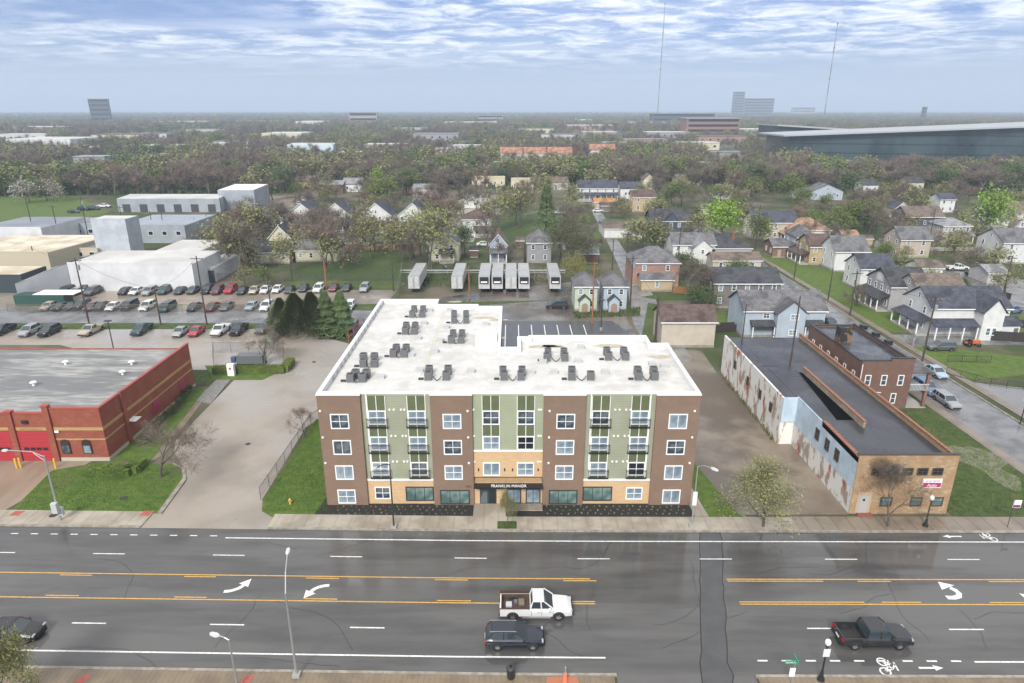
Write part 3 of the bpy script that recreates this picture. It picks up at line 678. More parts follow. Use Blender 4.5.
# ================================================================ BRICK-AND-BLOCK COMMERCIAL BUILDING, EAST
def brick_shop():
    x0,x1,y0,y1=36.2,46.5,61.3,101.5; h=7.05
    e=empty('commercial_building',(x0,y0,0),0,'long low commercial block with tan brick front, black roof and peeling side wall','commercial building')
    W_,D=x1-x0,y1-y0
    TB=mat('mottled_tan_brick',(.43,.31,.18),.75,brick=(.5,.19,(.36,.28,.18),(.26,.17,.10)),c2=(.30,.19,.10),scale=.8,detail=9,bump=.2,bscale=6)
    PEEL=mat('peeling_painted_block',(.66,.65,.62),.75,c2=(.34,.28,.22),scale=.9,detail=14,stretch=(1,1,.45),c3=(.36,.11,.075),s3=.5,lo3=.57,hi3=.66,lo=.5,hi=.58)
    BLUE=mat('pale_blue_paint',(.46,.57,.66),.6,c2=(.38,.47,.55),scale=.6)
    RF=mat('black_roll_roof',(.028,.029,.036),.24,c2=(.042,.043,.052),scale=.25,detail=8,c3=(.04,.04,.046),s3=.12,rough2=.45,rs=.15,wave=(1.0,.85,0))
    TILE=mat('terracotta_coping',(.30,.13,.075),.6,c2=(.2,.085,.05),scale=4,wave=(.6,.5,1)); DKT=mat('dark_coping',(.05,.04,.035),.5)
    hm=6.1
    MB().box(0,W_,0,D,-.1,hm).build('wall',TB,e)
    # west side wall: stepped, block with peeling paint; rear part juts out
    MB().box(-1.9,-.003,15.6,D,-.1,hm).build('rear_west_wing',PEEL,e)
    MB().box(-.12,-.003,0,15.6,-.1,2.9).build('west_wall_lower',PEEL,e); MB().box(-.12,-.003,0,15.6,2.9,h-.35).build('west_wall_upper',BLUE,e)
    MB().box(-1.9,-.12,15.45,15.598,3.2,hm+.5).build('wing_return_wall',BLUE,e)
    r=MB(); r.box(.25,W_-.25,.3,D-.1,hm+.002,hm+.05); r.build('roof',RF,e)
    MB().box(-1.65,.2,15.7,D-.1,hm+.002,hm+.05).build('wing_roof',RF,e)
    MB().box(-.12,W_+.02,-.1,.28,hm+.003,h).box(-.12,W_+.02,-.1,-.003,-.1,hm+.003).build('brick_front',TB,e); MB().box(-.18,W_+.08,-.14,.32,h,h+.1).build('front_coping',DKT,e)
    # side parapets
    MB().box(W_-.22,W_+.02,.281,D,hm+.003,h-.35).build('parapet',TB,e); MB().box(W_-.28,W_+.08,.33,D,h-.349,h-.22).build('coping',TILE,e)
    MB().box(-.12,.2,.281,8.5,hm+.003,h-.34).build('parapet',BLUE,e); MB().box(-.17,.25,.33,8.5,h-.339,h-.2).build('coping',TILE,e)
    MB().box(-1.9,-1.66,15.7,D,hm+.003,hm+.4).build('parapet',PEEL,e)
    # clerestory ridge
    m=MB().box(4.35,4.65,8.0,25.0,hm+.051,hm+.85).build('monitor_wall',mat('monitor_cream',(.36,.30,.21),.7,c2=(.25,.2,.14),scale=1),e)
    MB().box(4.3,4.72,7.9,25.1,hm+.85,hm+.94).build('monitor_coping',TILE,m)
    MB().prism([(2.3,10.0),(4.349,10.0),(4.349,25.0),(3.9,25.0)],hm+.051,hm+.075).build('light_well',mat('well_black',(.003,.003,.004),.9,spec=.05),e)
    # roof patches
    PT=mat('roof_tar_patch',(.012,.012,.015),.2)
    b=MB()
    for px,py,wd,dp in ((770,366,2.6,.25),(778,338,2.,.3),(773,335,.25,1),(801,361,1.6,.2),(800,376,2.2,.25),(797,372,.2,1.2),(758,361,.2,1.)):
        x,y=G(px,py,hm+.06); b.box(x-x0-wd/2,x-x0+wd/2,y-y0-dp/2,y-y0+dp/2,hm+.051,hm+.07)
    b.build('roof_patch',PT,e)
    # front windows
    DF=mat('bronze_frame',(.06,.05,.04),.5)
    for px in (876.5,891.5,907,922,937): window(e,XA(px,y0,5.2)-x0,-.1,4.72,1.15,.85,0,DF,GLD,3)
    for px in (885.5,915.5,936.5): window(e,XA(px,y0,1.6)-x0,-.1,.95,1.25,1.1,0,DF,GLG,1)
    d=MB().box(-.45,.45,-.05,.03,0,2.1).build('door',mat('grey_steel_door',(.36,.36,.36),.5),e,(XA(862.5,y0,1.2)-x0,-.12,.12)); MB().box(-.15,.1,-.065,-.051,1.5,1.75).build('pane',GLD,d)
    df=MB(); df.box(-.75,-.46,-.04,.03,0,2.7).box(.46,.75,-.04,.03,0,2.7).box(-.45,.45,-.04,.03,2.11,2.7); df.build('door_surround',mat('surround_tan',(.4,.31,.22),.7),e,(XA(862.5,y0,1.2)-x0,-.12,.0))
    # side windows upper west
    for y in (4.2,6.6,9.2): window(e,-.12,y,4.0,1.0,1.4,-PI/2,DF,GLD,3)
    for y,z in ((19,3),(23,3.1),(28,3),(34,3.2)): window(e,-1.9,y,z,.9,1.3,-PI/2,DF,GLD,3)
    s=MB().box(-1.0,1.0,-.12,-.0,0,1.05).build('sign',WT,e,(XA(931,y0,3.8)-x0,-.12,3.25)); 
    MB().box(-.95,.95,-.125,-.1205,.08,.62).build('sign_band',mat('sign_magenta',(.35,.03,.14),.5),s)
    text('lettering','AUTO REPAIR',.24,mat('sign_dark',(.12,.02,.08),.5),s,(0,-.125,.74),ext=.004); text('lettering','Auto',.5,WT,s,(0,-.128,.16),ext=.004)
    a=XA(862,y0,0)-x0; MB().box(a-.8,a+.8,-.9,-.13,0,.16).build('door_step',mat('red_step',(.22,.07,.05),.6),e)
brick_shop()
# ================================================================ FIRE STATION, WEST
def fire_station():
    xe,y0,y1=-49.6,72.6,96.; xw=-90; h=6.1
    e=empty('fire_station',(xe,y0,0),0,'red brick fire station with red bay doors and grey gravel roof','fire station')
    RB=mat('red_brick',(.29,.085,.052),.75,brick=(.45,.15,(.24,.09,.055),(.21,.052,.03)),c2=(.23,.058,.032),scale=.6)
    TN=mat('tan_brick_band',(.42,.26,.10),.75,brick=(.45,.15,(.36,.25,.12),(.36,.22,.09)))
    RC=mat('red_coping',(.31,.06,.048),.5)
    RF=mat('grey_ballast_roof',(.20,.20,.195),.8,c2=(.32,.32,.31),scale=1.1,detail=12,c3=(.15,.155,.155),s3=.25,stretch=(.35,1.6,1),rough2=.5,rs=.3,bump=.5,bscale=3,bdist=.06)
    RD=mat('red_door_panel',(.36,.03,.04),.4,wave=(.5,.75))
    W_=xe-xw; D=y1-y0
    MB().box(-W_,0,0,D,-.1,h).build('wall',RB,e)
    r=MB().box(-W_,-.3,.3,D-.3,h+.002,h+.05).build('roof',RF,e)
    # stepped parapets
    p=MB(); p.box(-6.0,-.01,-.02,.3,h+.001,7.0).box(-6.7,-6.0,-.25,.3,-.1,7.35).box(-W_,-6.7,-.02,.3,h+.001,6.35).box(-11.3,-10.6,-.25,.299,-.1,6.6); p.build('front_parapet',RB,e)
    c=MB(); c.box(-6.0,.05,-.08,.36,7.0,7.14).box(-6.8,-5.95,-.32,.36,7.35,7.5).box(-W_,-6.8,-.08,.36,6.35,6.49).box(-11.4,-10.5,-.32,.37,6.6,6.75).box(-.35,.05,.36,D+.05,7.0,7.14); c.build('coping',RC,e)
    MB().box(-.3,.0,.3,D,h+.001,7.0).build('side_parapet',RB,e); MB().box(-W_,-.3,D-.3,D,h+.001,6.3).build('rear_parapet',RB,e)
    MB().box(.003,.25,4.3,5.0,-.1,7.3).build('pilaster',RB,e)
    # bands
    b=MB(); b.box(-5.95,.04,-.06,-.021,4.15,4.55).box(-10.55,-6.75,-.06,-.021,4.15,4.55).box(-W_,-11.35,-.06,-.021,4.15,4.55).box(-5.95,.04,-.06,-.021,2.85,3.05)
    b.box(.003,.05,-.021,4.3,4.15,4.55).box(.003,.05,5.0,D,4.15,4.55).box(.003,.05,-.021,4.3,2.85,3.05).box(.003,.05,5.0,D,2.85,3.05); b.build('tan_band',TN,e)
    MB().box(-5.9,.06,-.1,-.022,-.1,.45).box(.003,.08,-.022,D,-.1,.45).build('plinth',mat('stone_plinth',(.42,.38,.31),.7),e)
    for a,c_ in ((-10.55,-6.78),(-15.3,-11.4),(-20,-16.1)):
        d=MB().box(a,c_,-.08,-.02,0,3.95).build('bay_door',RD,e)
        for i in range(4):
            u=a+.35+(c_-a-.7)*i/4; MB().box(u+.06,u+(c_-a-.7)/4-.06,-.09,-.0805,1.45,1.85).build('pane',GLD,d)
    text('lettering','ENGINE HOUSE NO 10',.26,mat('bronze_letters',(.1,.06,.02),.5),e,(-8.7,-.062,4.24),ext=.006)
    for u in (-5.0,-2.4):
        w=MB(); pts=[(-.55,0),(.55,0),(.55,1.5)]+[(.55*math.cos(t),1.5+.45*math.sin(t)) for t in [PI*i/8 for i in range(1,8)]]+[(-.55,1.5)]
        n=len(pts); w.add([(x,-.1,z) for x,z in pts]+[(x,0,z) for x,z in pts],[tuple(range(n))]+[(i,n+i,n+(i+1)%n,(i+1)%n) for i in range(n)])
        o=w.build('window',mat('arch_frame',(.03,.02,.02),.5),e,(u,-.021,1.0)); MB().box(-.42,.42,-.115,-.1005,.1,1.1).build('pane',GLP if u>-4 else GL,o)
    for y,z,w_ in ((12,2.1,1.8),(19.5,2.1,1.3)):
        MB().box(.003,.06,y-w_/2,y+w_/2,1.2,2.8).build('side_window',mat('magenta_pane',(.30,.03,.08),.4),e)
    MB().box(.06,1.1,4.9,6.3,2.9,3.0).build('side_awning',WT,e)
    for px,py in ((66,365),(132,365),(34,400-14),(123,375)):
        x,y=G(px,py,h); v=MB(); v.tube((0,0,0),(0,0,.5),.18,.18,8).tube((0,0,.5),(0,0,.62),.45,.3,10); v.build('roof_vent',WT,e,(x-xe,y-y0,h+.05))
    s=MB(); s.box(-.25,.25,-.12,0,-.1,.15); s.build('wall_light',WT,e,(-5.6,-.07,4.0))
    s=MB(); s.box(-.35,.35,-.2,0,-.2,.2); s.build('louvre',BKM,e,(-9.2,-.03,5.3))
fire_station()
def bollard(px,py,ref):
    x,y=G(px,py); tag(MB().tube((0,0,0),(0,0,1.25),.11,.11,10).tube((0,0,1.25),(0,0,1.32),.11,.05,10).build('bollard',mat('safety_yellow',(.7,.42,.03),.5),None,loc=(x,y)),ref,'bollard','yellow bollards before the bay doors')
bollard(17,468,'yellow bollard leftmost of three before the red bay doors'); bollard(21,467.5,'yellow bollard, middle one before the red bay doors'); bollard(56,468,'yellow bollard beside the right jamb of the red bay door')
# ================================================================ HOUSES
S_white=sid('white_clapboard',(.62,.63,.62)); S_cream=sid('cream_clapboard',(.55,.52,.38)); S_grey=sid('grey_clapboard',(.27,.275,.285)); S_dgrey=sid('taupe_clapboard',(.165,.155,.145)); S_lgrey=sid('pale_grey_clapboard',(.42,.41,.40)); S_blue=sid('pale_blue_clapboard',(.37,.435,.50)); S_navy=sid('navy_clapboard',(.055,.075,.11)); S_mint=sid('mint_clapboard',(.44,.51,.40)); S_beige=sid('beige_clapboard',(.47,.42,.35)); S_pink=sid('peach_stucco',(.46,.39,.34)); S_yel=sid('ochre_clapboard',(.42,.32,.17)); S_green=sid('dark_green_clapboard',(.05,.10,.08)); S_tan=sid('tan_stucco',(.45,.35,.23)); S_lav=sid('lavender_grey_clapboard',(.36,.345,.36))
def brk(n,a,b_,m): return mat(n,a,.8,brick=(.45,.15,m,b_),c2=tuple(x*.8 for x in a),scale=.6)
B_pink=brk('rose_brick',(.33,.20,.155),(.29,.17,.13),(.31,.24,.20)); B_brown=brk('mottled_red_brick',(.17,.095,.07),(.12,.065,.05),(.16,.12,.10)); B_old=brk('old_red_brick',(.23,.12,.085),(.18,.09,.065),(.22,.16,.13))
H={}
# two small facing cottages behind the apartment yard
def mini(label,px0,px1,wall,tr):
    e,i=house(label,px0,px1,311,285,271,7.5,'hip',wall,R_grey,cols=2,rows=2,door=False,h=5.3,rh=2.3,ov=.35)
    w=i['w2']; b=MB(); cx=-.15*w; b.box(cx-1.1,cx+1.1,-1.5,-.05,-.1,2.7); b.add([(cx-1.1,-1.5,2.7),(cx+1.1,-1.5,2.7),(cx,-1.5,3.7),(cx-1.1,-.05,2.7),(cx+1.1,-.05,2.7),(cx,-.05,3.7)],[(0,1,2),(3,5,4),(0,2,5,3),(1,4,5,2)])
    p=b.build('entry_porch',wall,e)
    roof_mesh((cx-1.1,cx+1.1),(-1.5,-.05),2.7,1.0,'gy',.3,0).build('porch_roof',R_dark,p)
    a=MB(); pts=[(-.65,0),(.65,0),(.65,1.5)]+[(.65*math.cos(t),1.5+.65*math.sin(t)) for t in [PI*i/8 for i in range(1,8)]]+[(-.65,1.5)]; n=len(pts)
    a.add([(x+cx,-1.58,z) for x,z in pts]+[(x+cx,-1.501,z) for x,z in pts],[tuple(range(n))]+[(k,n+k,n+(k+1)%n,(k+1)%n) for k in range(n)]); a.build('arched_door',mat('brown_arch_door',(.27,.20,.15),.6),p)
mini('narrow mint green cottage with arched porch door and grey hip roof',574.5,596.5,S_mint,0)
mini('narrow pale blue cottage with arched porch door beside the mint one',603,626,S_blue,0)
house('rose brick two storey house with grey hip roof behind the tan garage',631.5,678,286,259.5,246,10,'hip',B_pink,R_grey,cols=2,rows=2,door=False,h=5.6)
house('small tan stucco garage with dark roof before the rose brick house',641,672,291.5,282.5,277,4.5,'gx',S_tan,R_grey,cols=1,rows=1,door=False,cat='garage',name='garage',h=2.9,rh=1.0)
house('large plain beige garage with maroon shingle roof behind the apartment block',660.5,713.5,347.5,318,306,7,'gx',S_beige,R_maroon,cols=0,rows=1,door=False,cat='garage',name='garage',h=5.0,rh=2.0)
# its single window
e,i=house('big taupe two storey house with charcoal roof and four white upper windows',712,778,308,279.5,264,9.5,'gx',S_dgrey,R_dark,cols=5,rows=2,door=False,h=5.6,rh=2.3,side='w')
MB().add([(i['w2']*.35,-2.0,2.6),(i['w2']*.95,-2.0,2.6),(i['w2']*.95,-.06,3.4),(i['w2']*.35,-.06,3.4),(i['w2']*.35,-2.0,2.75),(i['w2']*.95,-2.0,2.75),(i['w2']*.95,-.06,3.55),(i['w2']*.35,-.06,3.55)],[(3,2,1,0),(4,5,6,7),(0,1,5,4),(1,2,6,5),(3,0,4,7),(2,3,7,6)]).build('porch_roof',R_dark,e)
# light blue cross-gabled house
e,i=house('light blue cross gabled house with grey roof behind the commercial block',741.5,822,337,310,294,9.,'gx',S_blue,R_grey,cols=0,rows=2,door=False,h=5.3,rh=2.6)
b=MB(); cx=.08*i['w2']; g=2.6; b.box(cx-g,cx+g,-1.8,-.001,-.1,5.3); b.add([(cx-g,-1.8,5.3),(cx+g,-1.8,5.3),(cx,-1.8,7.5),(cx-g,4.2,5.3),(cx+g,4.2,5.3),(cx,4.2,7.5)],[(0,1,2),(3,5,4),(0,2,5,3),(1,4,5,2)])
p=b.build('cross_gable',S_blue,e); roof_mesh((cx-g,cx+g),(-1.8,4.0),5.3,2.2,'gy',.35,0).build('roof',R_grey,p)
for z in (.9,3.9): window(p,cx+.5,-1.8,z,1.6,1.15,0,WT,GLP,3)
window(e,-i['w2']*.45,0,3.7,1.3,1.1,0,WT,GL,3); window(e,i['w2']*.7,0,.9,1.2,1.4,0,WT,GL,3)
for a,c,m in ((-i['w2']*.85,cx-g-.1,R_dark),(cx+g+.1,i['w2']*.95,R_dark)):
    MB().add([(a,-1.9,2.6),(c,-1.9,2.6),(c,-.06,3.3),(a,-.06,3.3),(a,-1.9,2.75),(c,-1.9,2.75),(c,-.06,3.45),(a,-.06,3.45)],[(3,2,1,0),(4,5,6,7),(0,1,5,4),(1,2,6,5),(3,0,4,7),(2,3,7,6)]).build('porch_roof',m,e)
    for u in (a+.2,c-.2): MB().box(u-.08,u+.08,-1.8,-1.64,0,2.62).build('post',WT,e)
# old brick flats with flat black roof and double-decker porch
def brick_flats():
    xs,ys=G(905,409); h=HT(ys,361); xw=49.4; yn=105.
    e=empty('apartment_house',(xw,ys,0),0,'two storey old red brick flats with glossy flat roof and brick chimney','apartment building')
    W_=xs-xw; D=yn-ys; hr=h-.6
    RF=mat('black_bitumen_roof',(.032,.034,.042),.2,c2=(.085,.088,.10),scale=.2,detail=7,c3=(.04,.04,.048),s3=.2,rough2=.4,rs=.2)
    MB().box(0,W_,0,D,-.1,hr).build('wall',B_brown,e); MB().box(.3,W_-.3,.3,D-.3,hr+.002,hr+.05).build('roof',RF,e)
    p=MB(); p.box(0,W_,0,.3,hr+.001,h).box(W_*.55,W_,-.02,.299,h+.001,h+.35); p.box(0,.3,.3,D,hr+.001,h-.2).box(W_-.3,W_,.3,D,hr+.001,h-.1).box(.3,W_-.3,D-.3,D,hr+.001,h-.3); p.build('parapet',B_brown,e)
    c=MB(); c.box(-.05,W_*.55-.01,-.06,.36,h,h+.1).box(W_*.55-.01,W_+.05,-.08,.36,h+.351,h+.45).box(-.05,.36,.361,D+.05,h-.199,h-.1).box(W_-.36,W_+.05,.361,D+.05,h-.099,h).box(.361,W_-.361,D-.36,D+.05,h-.299,h-.2); c.build('coping',mat('dark_coping2',(.02,.02,.024),.4),e)
    MB().box(1.0,2.9,9.3,10.7,hr+.051,hr+2.4).build('chimney',mat('orange_chimney_brick',(.20,.11,.06),.8,c2=(.02,.02,.02),scale=.7,lo=.46,hi=.5),e)
    for u in (1.2,3.5,5.9): window(e,u,0,3.7,.85,1.6,0,WT,GL,1)
    for u in (5.3,): window(e,u,0,.9,.8,1.6,0,WT,GL,1)
    for k in range(6): window(e,0,1.8+k*2.7,3.9,.8,1.4,-PI/2,WT,GL,1)
    dp=MB(); dp.path([(0.1,-.1,h-.5),(.1,-.1,3.0),(3.4,-.1,2.6)],.06); dp.build('downpipe',WT,e)
    P=empty('double_porch',(W_,0,0)); P.parent=e
    MB().box(.02,3.0,.2,6.5,2.75,2.95).build('porch_deck',mat('grey_deck',(.2,.22,.24),.6),P); MB().box(.02,3.2,0,6.8,5.5,5.68).build('porch_roof',R_grey,P); MB().box(.02,3.0,.2,6.5,0,.2).build('porch_floor',mat('porch_deck',(.33,.32,.3),.7),P)
    for v in (.3,6.1): MB().box(2.5,2.9,v,v+.4,.2,5.5).build('post',B_old,P)
    rl=MB(); rl.box(.05,2.9,.2,.25,3.75,3.8); 
    for k in range(14): rl.box(.1+k*.2,.13+k*.2,.21,.24,2.95,3.75)
    rl.build('porch_rail',WT,P)
    for v in (7.5,11.2,15): MB().box(W_-.02,W_+.9,v,v+.9,h-.35,h+.35).build('eave_dormer',mat('dark_coping2',(.02,.02,.024),.4),e)
brick_flats()
# houses along the side street, all with gables to the street
e,i=house('white cross gabled farmhouse with wraparound porch and grey wagon in front',927,1004,336,310,294,9.5,'gx',S_white,R_blue,cols=0,rows=2,door=False,side='w',h=5.6,rh=2.9,
   porch=dict(side='w',y0=0,y1=.95,dp=2.2,h=2.6))
w=i['w2']; b=MB(); c0,c1=.1*w,.62*w; b.box(c0,c1,-2.6,-.001,-.1,5.6); cx=(c0+c1)/2; b.add([(c0,-2.6,5.6),(c1,-2.6,5.6),(cx,-2.6,7.9),(c0,4,5.6),(c1,4,5.6),(cx,4,7.9)],[(0,1,2),(3,5,4),(0,2,5,3),(1,4,5,2)]); p=b.build('cross_gable',S_white,e)
roof_mesh((c0,c1),(-2.6,4),5.6,2.3,'gy',.35,0).build('roof',R_blue,p)
for q in (-.55,.55): window(p,cx+q,-2.6,1.0,.95,1.5,0,WT,GLG,1)
P=MB(); P.add([(-w-.3,-2.4,2.5),(c0,-2.4,2.5),(c0,-.06,3.4),(-w-.3,-.06,3.4),(-w-.3,-2.4,2.65),(c0,-2.4,2.65),(c0,-.06,3.55),(-w-.3,-.06,3.55)],[(3,2,1,0),(4,5,6,7),(0,1,5,4),(1,2,6,5),(3,0,4,7),(2,3,7,6)]); P.build('porch_roof',R_blue,e)
for k in range(4): u=-w+.1+k*(c0+w-.4)/3; MB().box(u-.09,u+.09,-2.25,-2.07,0,2.5).build('post',WT,e)
q=MB(); q.box(c1+.3,w+1.4,-1.6,-.01,-.1,2.6); l=q.build('side_lean_to',S_white,e); MB().add([(c1+.1,-1.9,2.6),(w+1.6,-1.9,2.6),(w+1.6,-.05,3.9),(c1+.1,-.05,3.9),(c1+.1,-1.9,2.75),(w+1.6,-1.9,2.75),(w+1.6,-.05,4.05),(c1+.1,-.05,4.05)],[(3,2,1,0),(4,5,6,7),(0,1,5,4),(1,2,6,5),(3,0,4,7),(2,3,7,6)]).build('roof',R_blue,l)
MB().box(-.4,.4,-.06,-.0,0,2.0).build('door',mat('slate_door',(.12,.12,.13),.5),l,(w+.7,-1.6,.1))
house('pale grey gabled house with weathered brown roof behind the white farmhouse',915,962,319,293,280,9,'gx',S_lgrey,R_brown,cols=3,rows=2,door=False,side='w',h=5.6,rh=2.9)
e,i=house('lavender grey house with white dormer and columned porch beside the side street',887,925,312,284,266,10,'gx',S_lav,R_dark,cols=0,rows=2,door=False,side='w',scols=4,h=5.6,rh=2.9,porch=dict(side='w',y0=0,y1=1,dp=2.4,h=2.7))
d_=MB(); d_.box(-i['w2']-.05,-i['w2']+2.4,3.6,6.4,5.7,7.4); d_=d_.build('dormer',S_white,e); roof_mesh((-i['w2']-.05,-i['w2']+3.2),(3.6,6.4),7.4,.7,'gx',.25,0).build('roof',R_dark,d_)
house('white gabled house with slate blue roof between two grey houses on side street',858,891,291,272,261,8,'gx',S_white,R_blue,cols=2,rows=2,door=False,side='w',h=5.5,rh=2.6)
e,i=house('white gabled house with long grey roof next to the ochre house',833,866,272,257,240,9,'gx',S_white,R_grey,cols=1,rows=2,door=False,side='w',h=5.6,rh=3.2)
house('ochre yellow house with red edged dark roof and green trimmed porch',808,829,265,249,240,9,'gx',S_yel,R_maroon,cols=2,rows=2,door=False,side='w',h=5.2,rh=2.6,porch=dict(side='w',y0=0,y1=1,dp=2.4,h=2.6))
house('light blue house with pyramid grey roof and long front porch',795,813,256,238,228,9,'hip',S_blue,R_grey,cols=2,rows=2,door=False,side='w',h=5.4,rh=3,porch=dict(side='w',y0=0,y1=1,dp=2.2,h=2.6))
house('white house under a broad orange brown hipped roof beyond side street',790,829,243,234,221,11,'hip',S_white,R_orange,cols=3,rows=1,door=False,side='w',h=4.0,rh=3.4,porch=dict(side='w',y0=0,y1=1,dp=2,h=2.6))
house('tiny blue garage with tan roof behind the white gabled house',841,857,244,235,230,5,'gx',S_blue,R_orange,cols=1,rows=1,door=False,cat='garage',name='garage',h=2.8,rh=1.2)
house('long beige two storey house with slate roof across the side street',752,796,240,221,206,10,'gx',S_beige,R_blue,cols=3,rows=2,door=False,side='w',h=5.8,rh=3)
house('old red brick porch house at the side street corner by beige house',772,785,258,243,236,7,'gx',B_old,R_grey,cols=1,rows=1,side='w',h=3.4,rh=1.6)
house('white garage with brown roof and open gable behind the lavender grey house',918,941,279,269,263,6,'gx',S_white,R_brown,cols=0,rows=1,side='',door=False,cat='garage',name='garage',h=2.9,rh=1.4)
house('low grey garage with wide dark door beyond the parked cars',986,1006,285,275,268,7,'gx',S_lgrey,R_lt,cols=0,rows=1,door=True,cat='garage',name='garage',h=3.0,rh=1.3)
e,i=house('peach stucco house with small front gable and boarded back lawn',898,928,258,240,226,9,'gx',S_pink,R_grey,cols=2,rows=2,door=False,side='w',h=5.4,rh=3)
house('pale grey house with hipped tin roof and white columned porch',940,968,243,228,215,9,'hip',S_lgrey,R_lt,cols=4,rows=2,door=False,side='w',h=5.4,rh=2.2,porch=dict(x0=-.5,x1=1,dp=2.2,h=2.7))
house('dark blue house with long brown roof behind peach stucco house',905,942,229,219,208,10,'gx',S_navy,R_brown,cols=3,rows=1,door=False,side='w',h=4.4,rh=3)
house('white dormered house glimpsed between trees north of dark blue house',938,953,213,202,196,8,'gx',S_white,R_blue,cols=2,rows=2,door=False,h=5.6,rh=2)
house('small white gable end house left of the dark blue house',893,907,219,210,203,8,'gy',S_white,R_blue,cols=2,rows=1,door=False,h=4,rh=2.4)
house('big white two storey house with grey roof on the far street corner',999,1050,264,240,229,11,'gx',S_white,R_grey,cols=3,rows=2,door=False,side='w',h=6,rh=3)
house('small white wing house with dark roof on the far right lawn',1014,1040,268,258,245,7,'gx',S_cream,R_dark,cols=1,rows=1,side='w',h=3.2,rh=1.7) if 0 else None
house('long white house with brownish grey roof behind the bright green tree',990,1040,229,214,201,11,'gx',S_white,R_brown,cols=4,rows=2,door=False,side='w',h=5.6,rh=3.4)
house('white house with navy roof far along the side street',700+22,745,206,199,193,9,'gx',S_white,R_blue,cols=2,rows=1,door=False,far=True,h=4.5,rh=2.5) if 0 else None
house('blue and cream cottage with twin gables near the woods edge',810,842,200,191,182,10,'gy',S_blue,R_grey,cols=3,rows=1,door=False,far=True,h=4,rh=3.2)
house('low cottage with pale roof and blue tarp beside the twin gable cottage',796,810,199,193,189,8,'gx',S_white,R_lt,cols=1,rows=1,door=False,far=True,h=3.2,rh=1.6)
# ---- centre
house('wide white farmhouse with full length porch and small centre pediment',577.5,617,201,186.5,177,9,'gx',S_white,R_blue,cols=5,rows=2,door=False,h=6,rh=3,porch=dict(x0=-1,x1=1,dp=2.6,h=3.0),chim=[(-.8,.5,.5),(.8,.5,.5)])
house('tan stucco two storey house with dark brown roof beside the alley',632,655,212,194,186,10,'gx',S_tan,R_maroon,cols=2,rows=2,door=False,side='w',h=6.2,rh=2.2)
house('white gabled house with slate roof behind the tan stucco house',620,642,199,190,183,9,'gx',S_white,R_blue,cols=2,rows=1,door=False,side='w',far=True,h=5,rh=2.6)
house('tall narrow cream house with white dormer peeking over tan house',643,654,192,184,179,8,'gy',S_cream,R_brown,cols=1,rows=1,door=False,far=True,h=6.4,rh=2.6)
house('rusty orange roofed shed behind the green lawn',594,614,209,203,198.5,7,'gx',S_beige,rfm('rust_metal_roof',(.34,.17,.06)),cols=0,rows=1,door=False,cat='shed',name='shed',h=2.8,rh=1.3)
house('low dark maroon roofed shed next to the rusty orange roofed shed',601,625,212,208,204,6,'gx',S_dgrey,R_maroon,cols=0,rows=1,door=False,cat='shed',name='shed',h=2.6,rh=1)
e,i=house('navy and white gabled house with arched white window trim',650,690,241,220,209,10,'gx',S_navy,R_dark,cols=5,rows=2,door=False,h=6.6,rh=3)
MB().box(-i['w2']-.03,i['w2']+.03,-.05,-.002,0,2.9).build('lower_siding',S_white,e)
b=MB(); b.add([(-2.2,-.3,6.6),(2.2,-.3,6.6),(0,-.3,9.2),(-2.2,3.5,6.6),(2.2,3.5,6.6),(0,3.5,9.2)],[(0,1,2),(0,2,5,3),(1,4,5,2)]); g=b.build('centre_gable',S_navy,e); roof_mesh((-2.2,2.2),(-.3,3.5),6.6,2.6,'gy',.2,0).build('roof',R_dark,g)
house('long low white workshop with flat weathered brown roof beside the alley',604,647,239,233.5,219,14,'gx',S_white,R_brown,cols=0,rows=1,door=False,h=3.4,rh=.9,cat='workshop',name='workshop',trim=WT)
e,i=house('white gabled house with pale grey roof and twin wings',672,714,262,245,231,9,'gx',S_white,R_grey,cols=4,rows=2,door=False,h=5,rh=2.4)
b=MB(); b.box(-1,4.2,-3,-.001,-.1,4.6); b.add([(-1,-3,4.6),(4.2,-3,4.6),(1.6,-3,6.8),(-1,3,4.6),(4.2,3,4.6),(1.6,3,6.8)],[(0,1,2),(3,5,4),(0,2,5,3),(1,4,5,2)]); g=b.build('cross_gable',S_white,e); roof_mesh((-1,4.2),(-3,3),4.6,2.2,'gy',.3,0).build('roof',R_lt,g); window(g,1.6,-3,2.9,.9,1.3,0,WT,GL)
house('house with big charcoal hip roof and orange brick chimney beside side street',702,750,262,250,236,12,'hip',S_lgrey,R_dark,cols=4,rows=1,door=False,h=3.8,rh=3.4,chim=[(.35,.3,.3)])
house('low brown roofed wing before the charcoal hip roof',712,760,272,262,254,6,'gx',S_beige,R_brown,cols=3,rows=1,door=False,h=3.2,rh=1.5)
house('dark garage with weathered roof behind the budding yellow shrub tree',578,598,264,254,247,6,'gx',B_brown,R_grey,cols=0,rows=1,door=True,cat='garage',name='garage',h=3,rh=1.2)
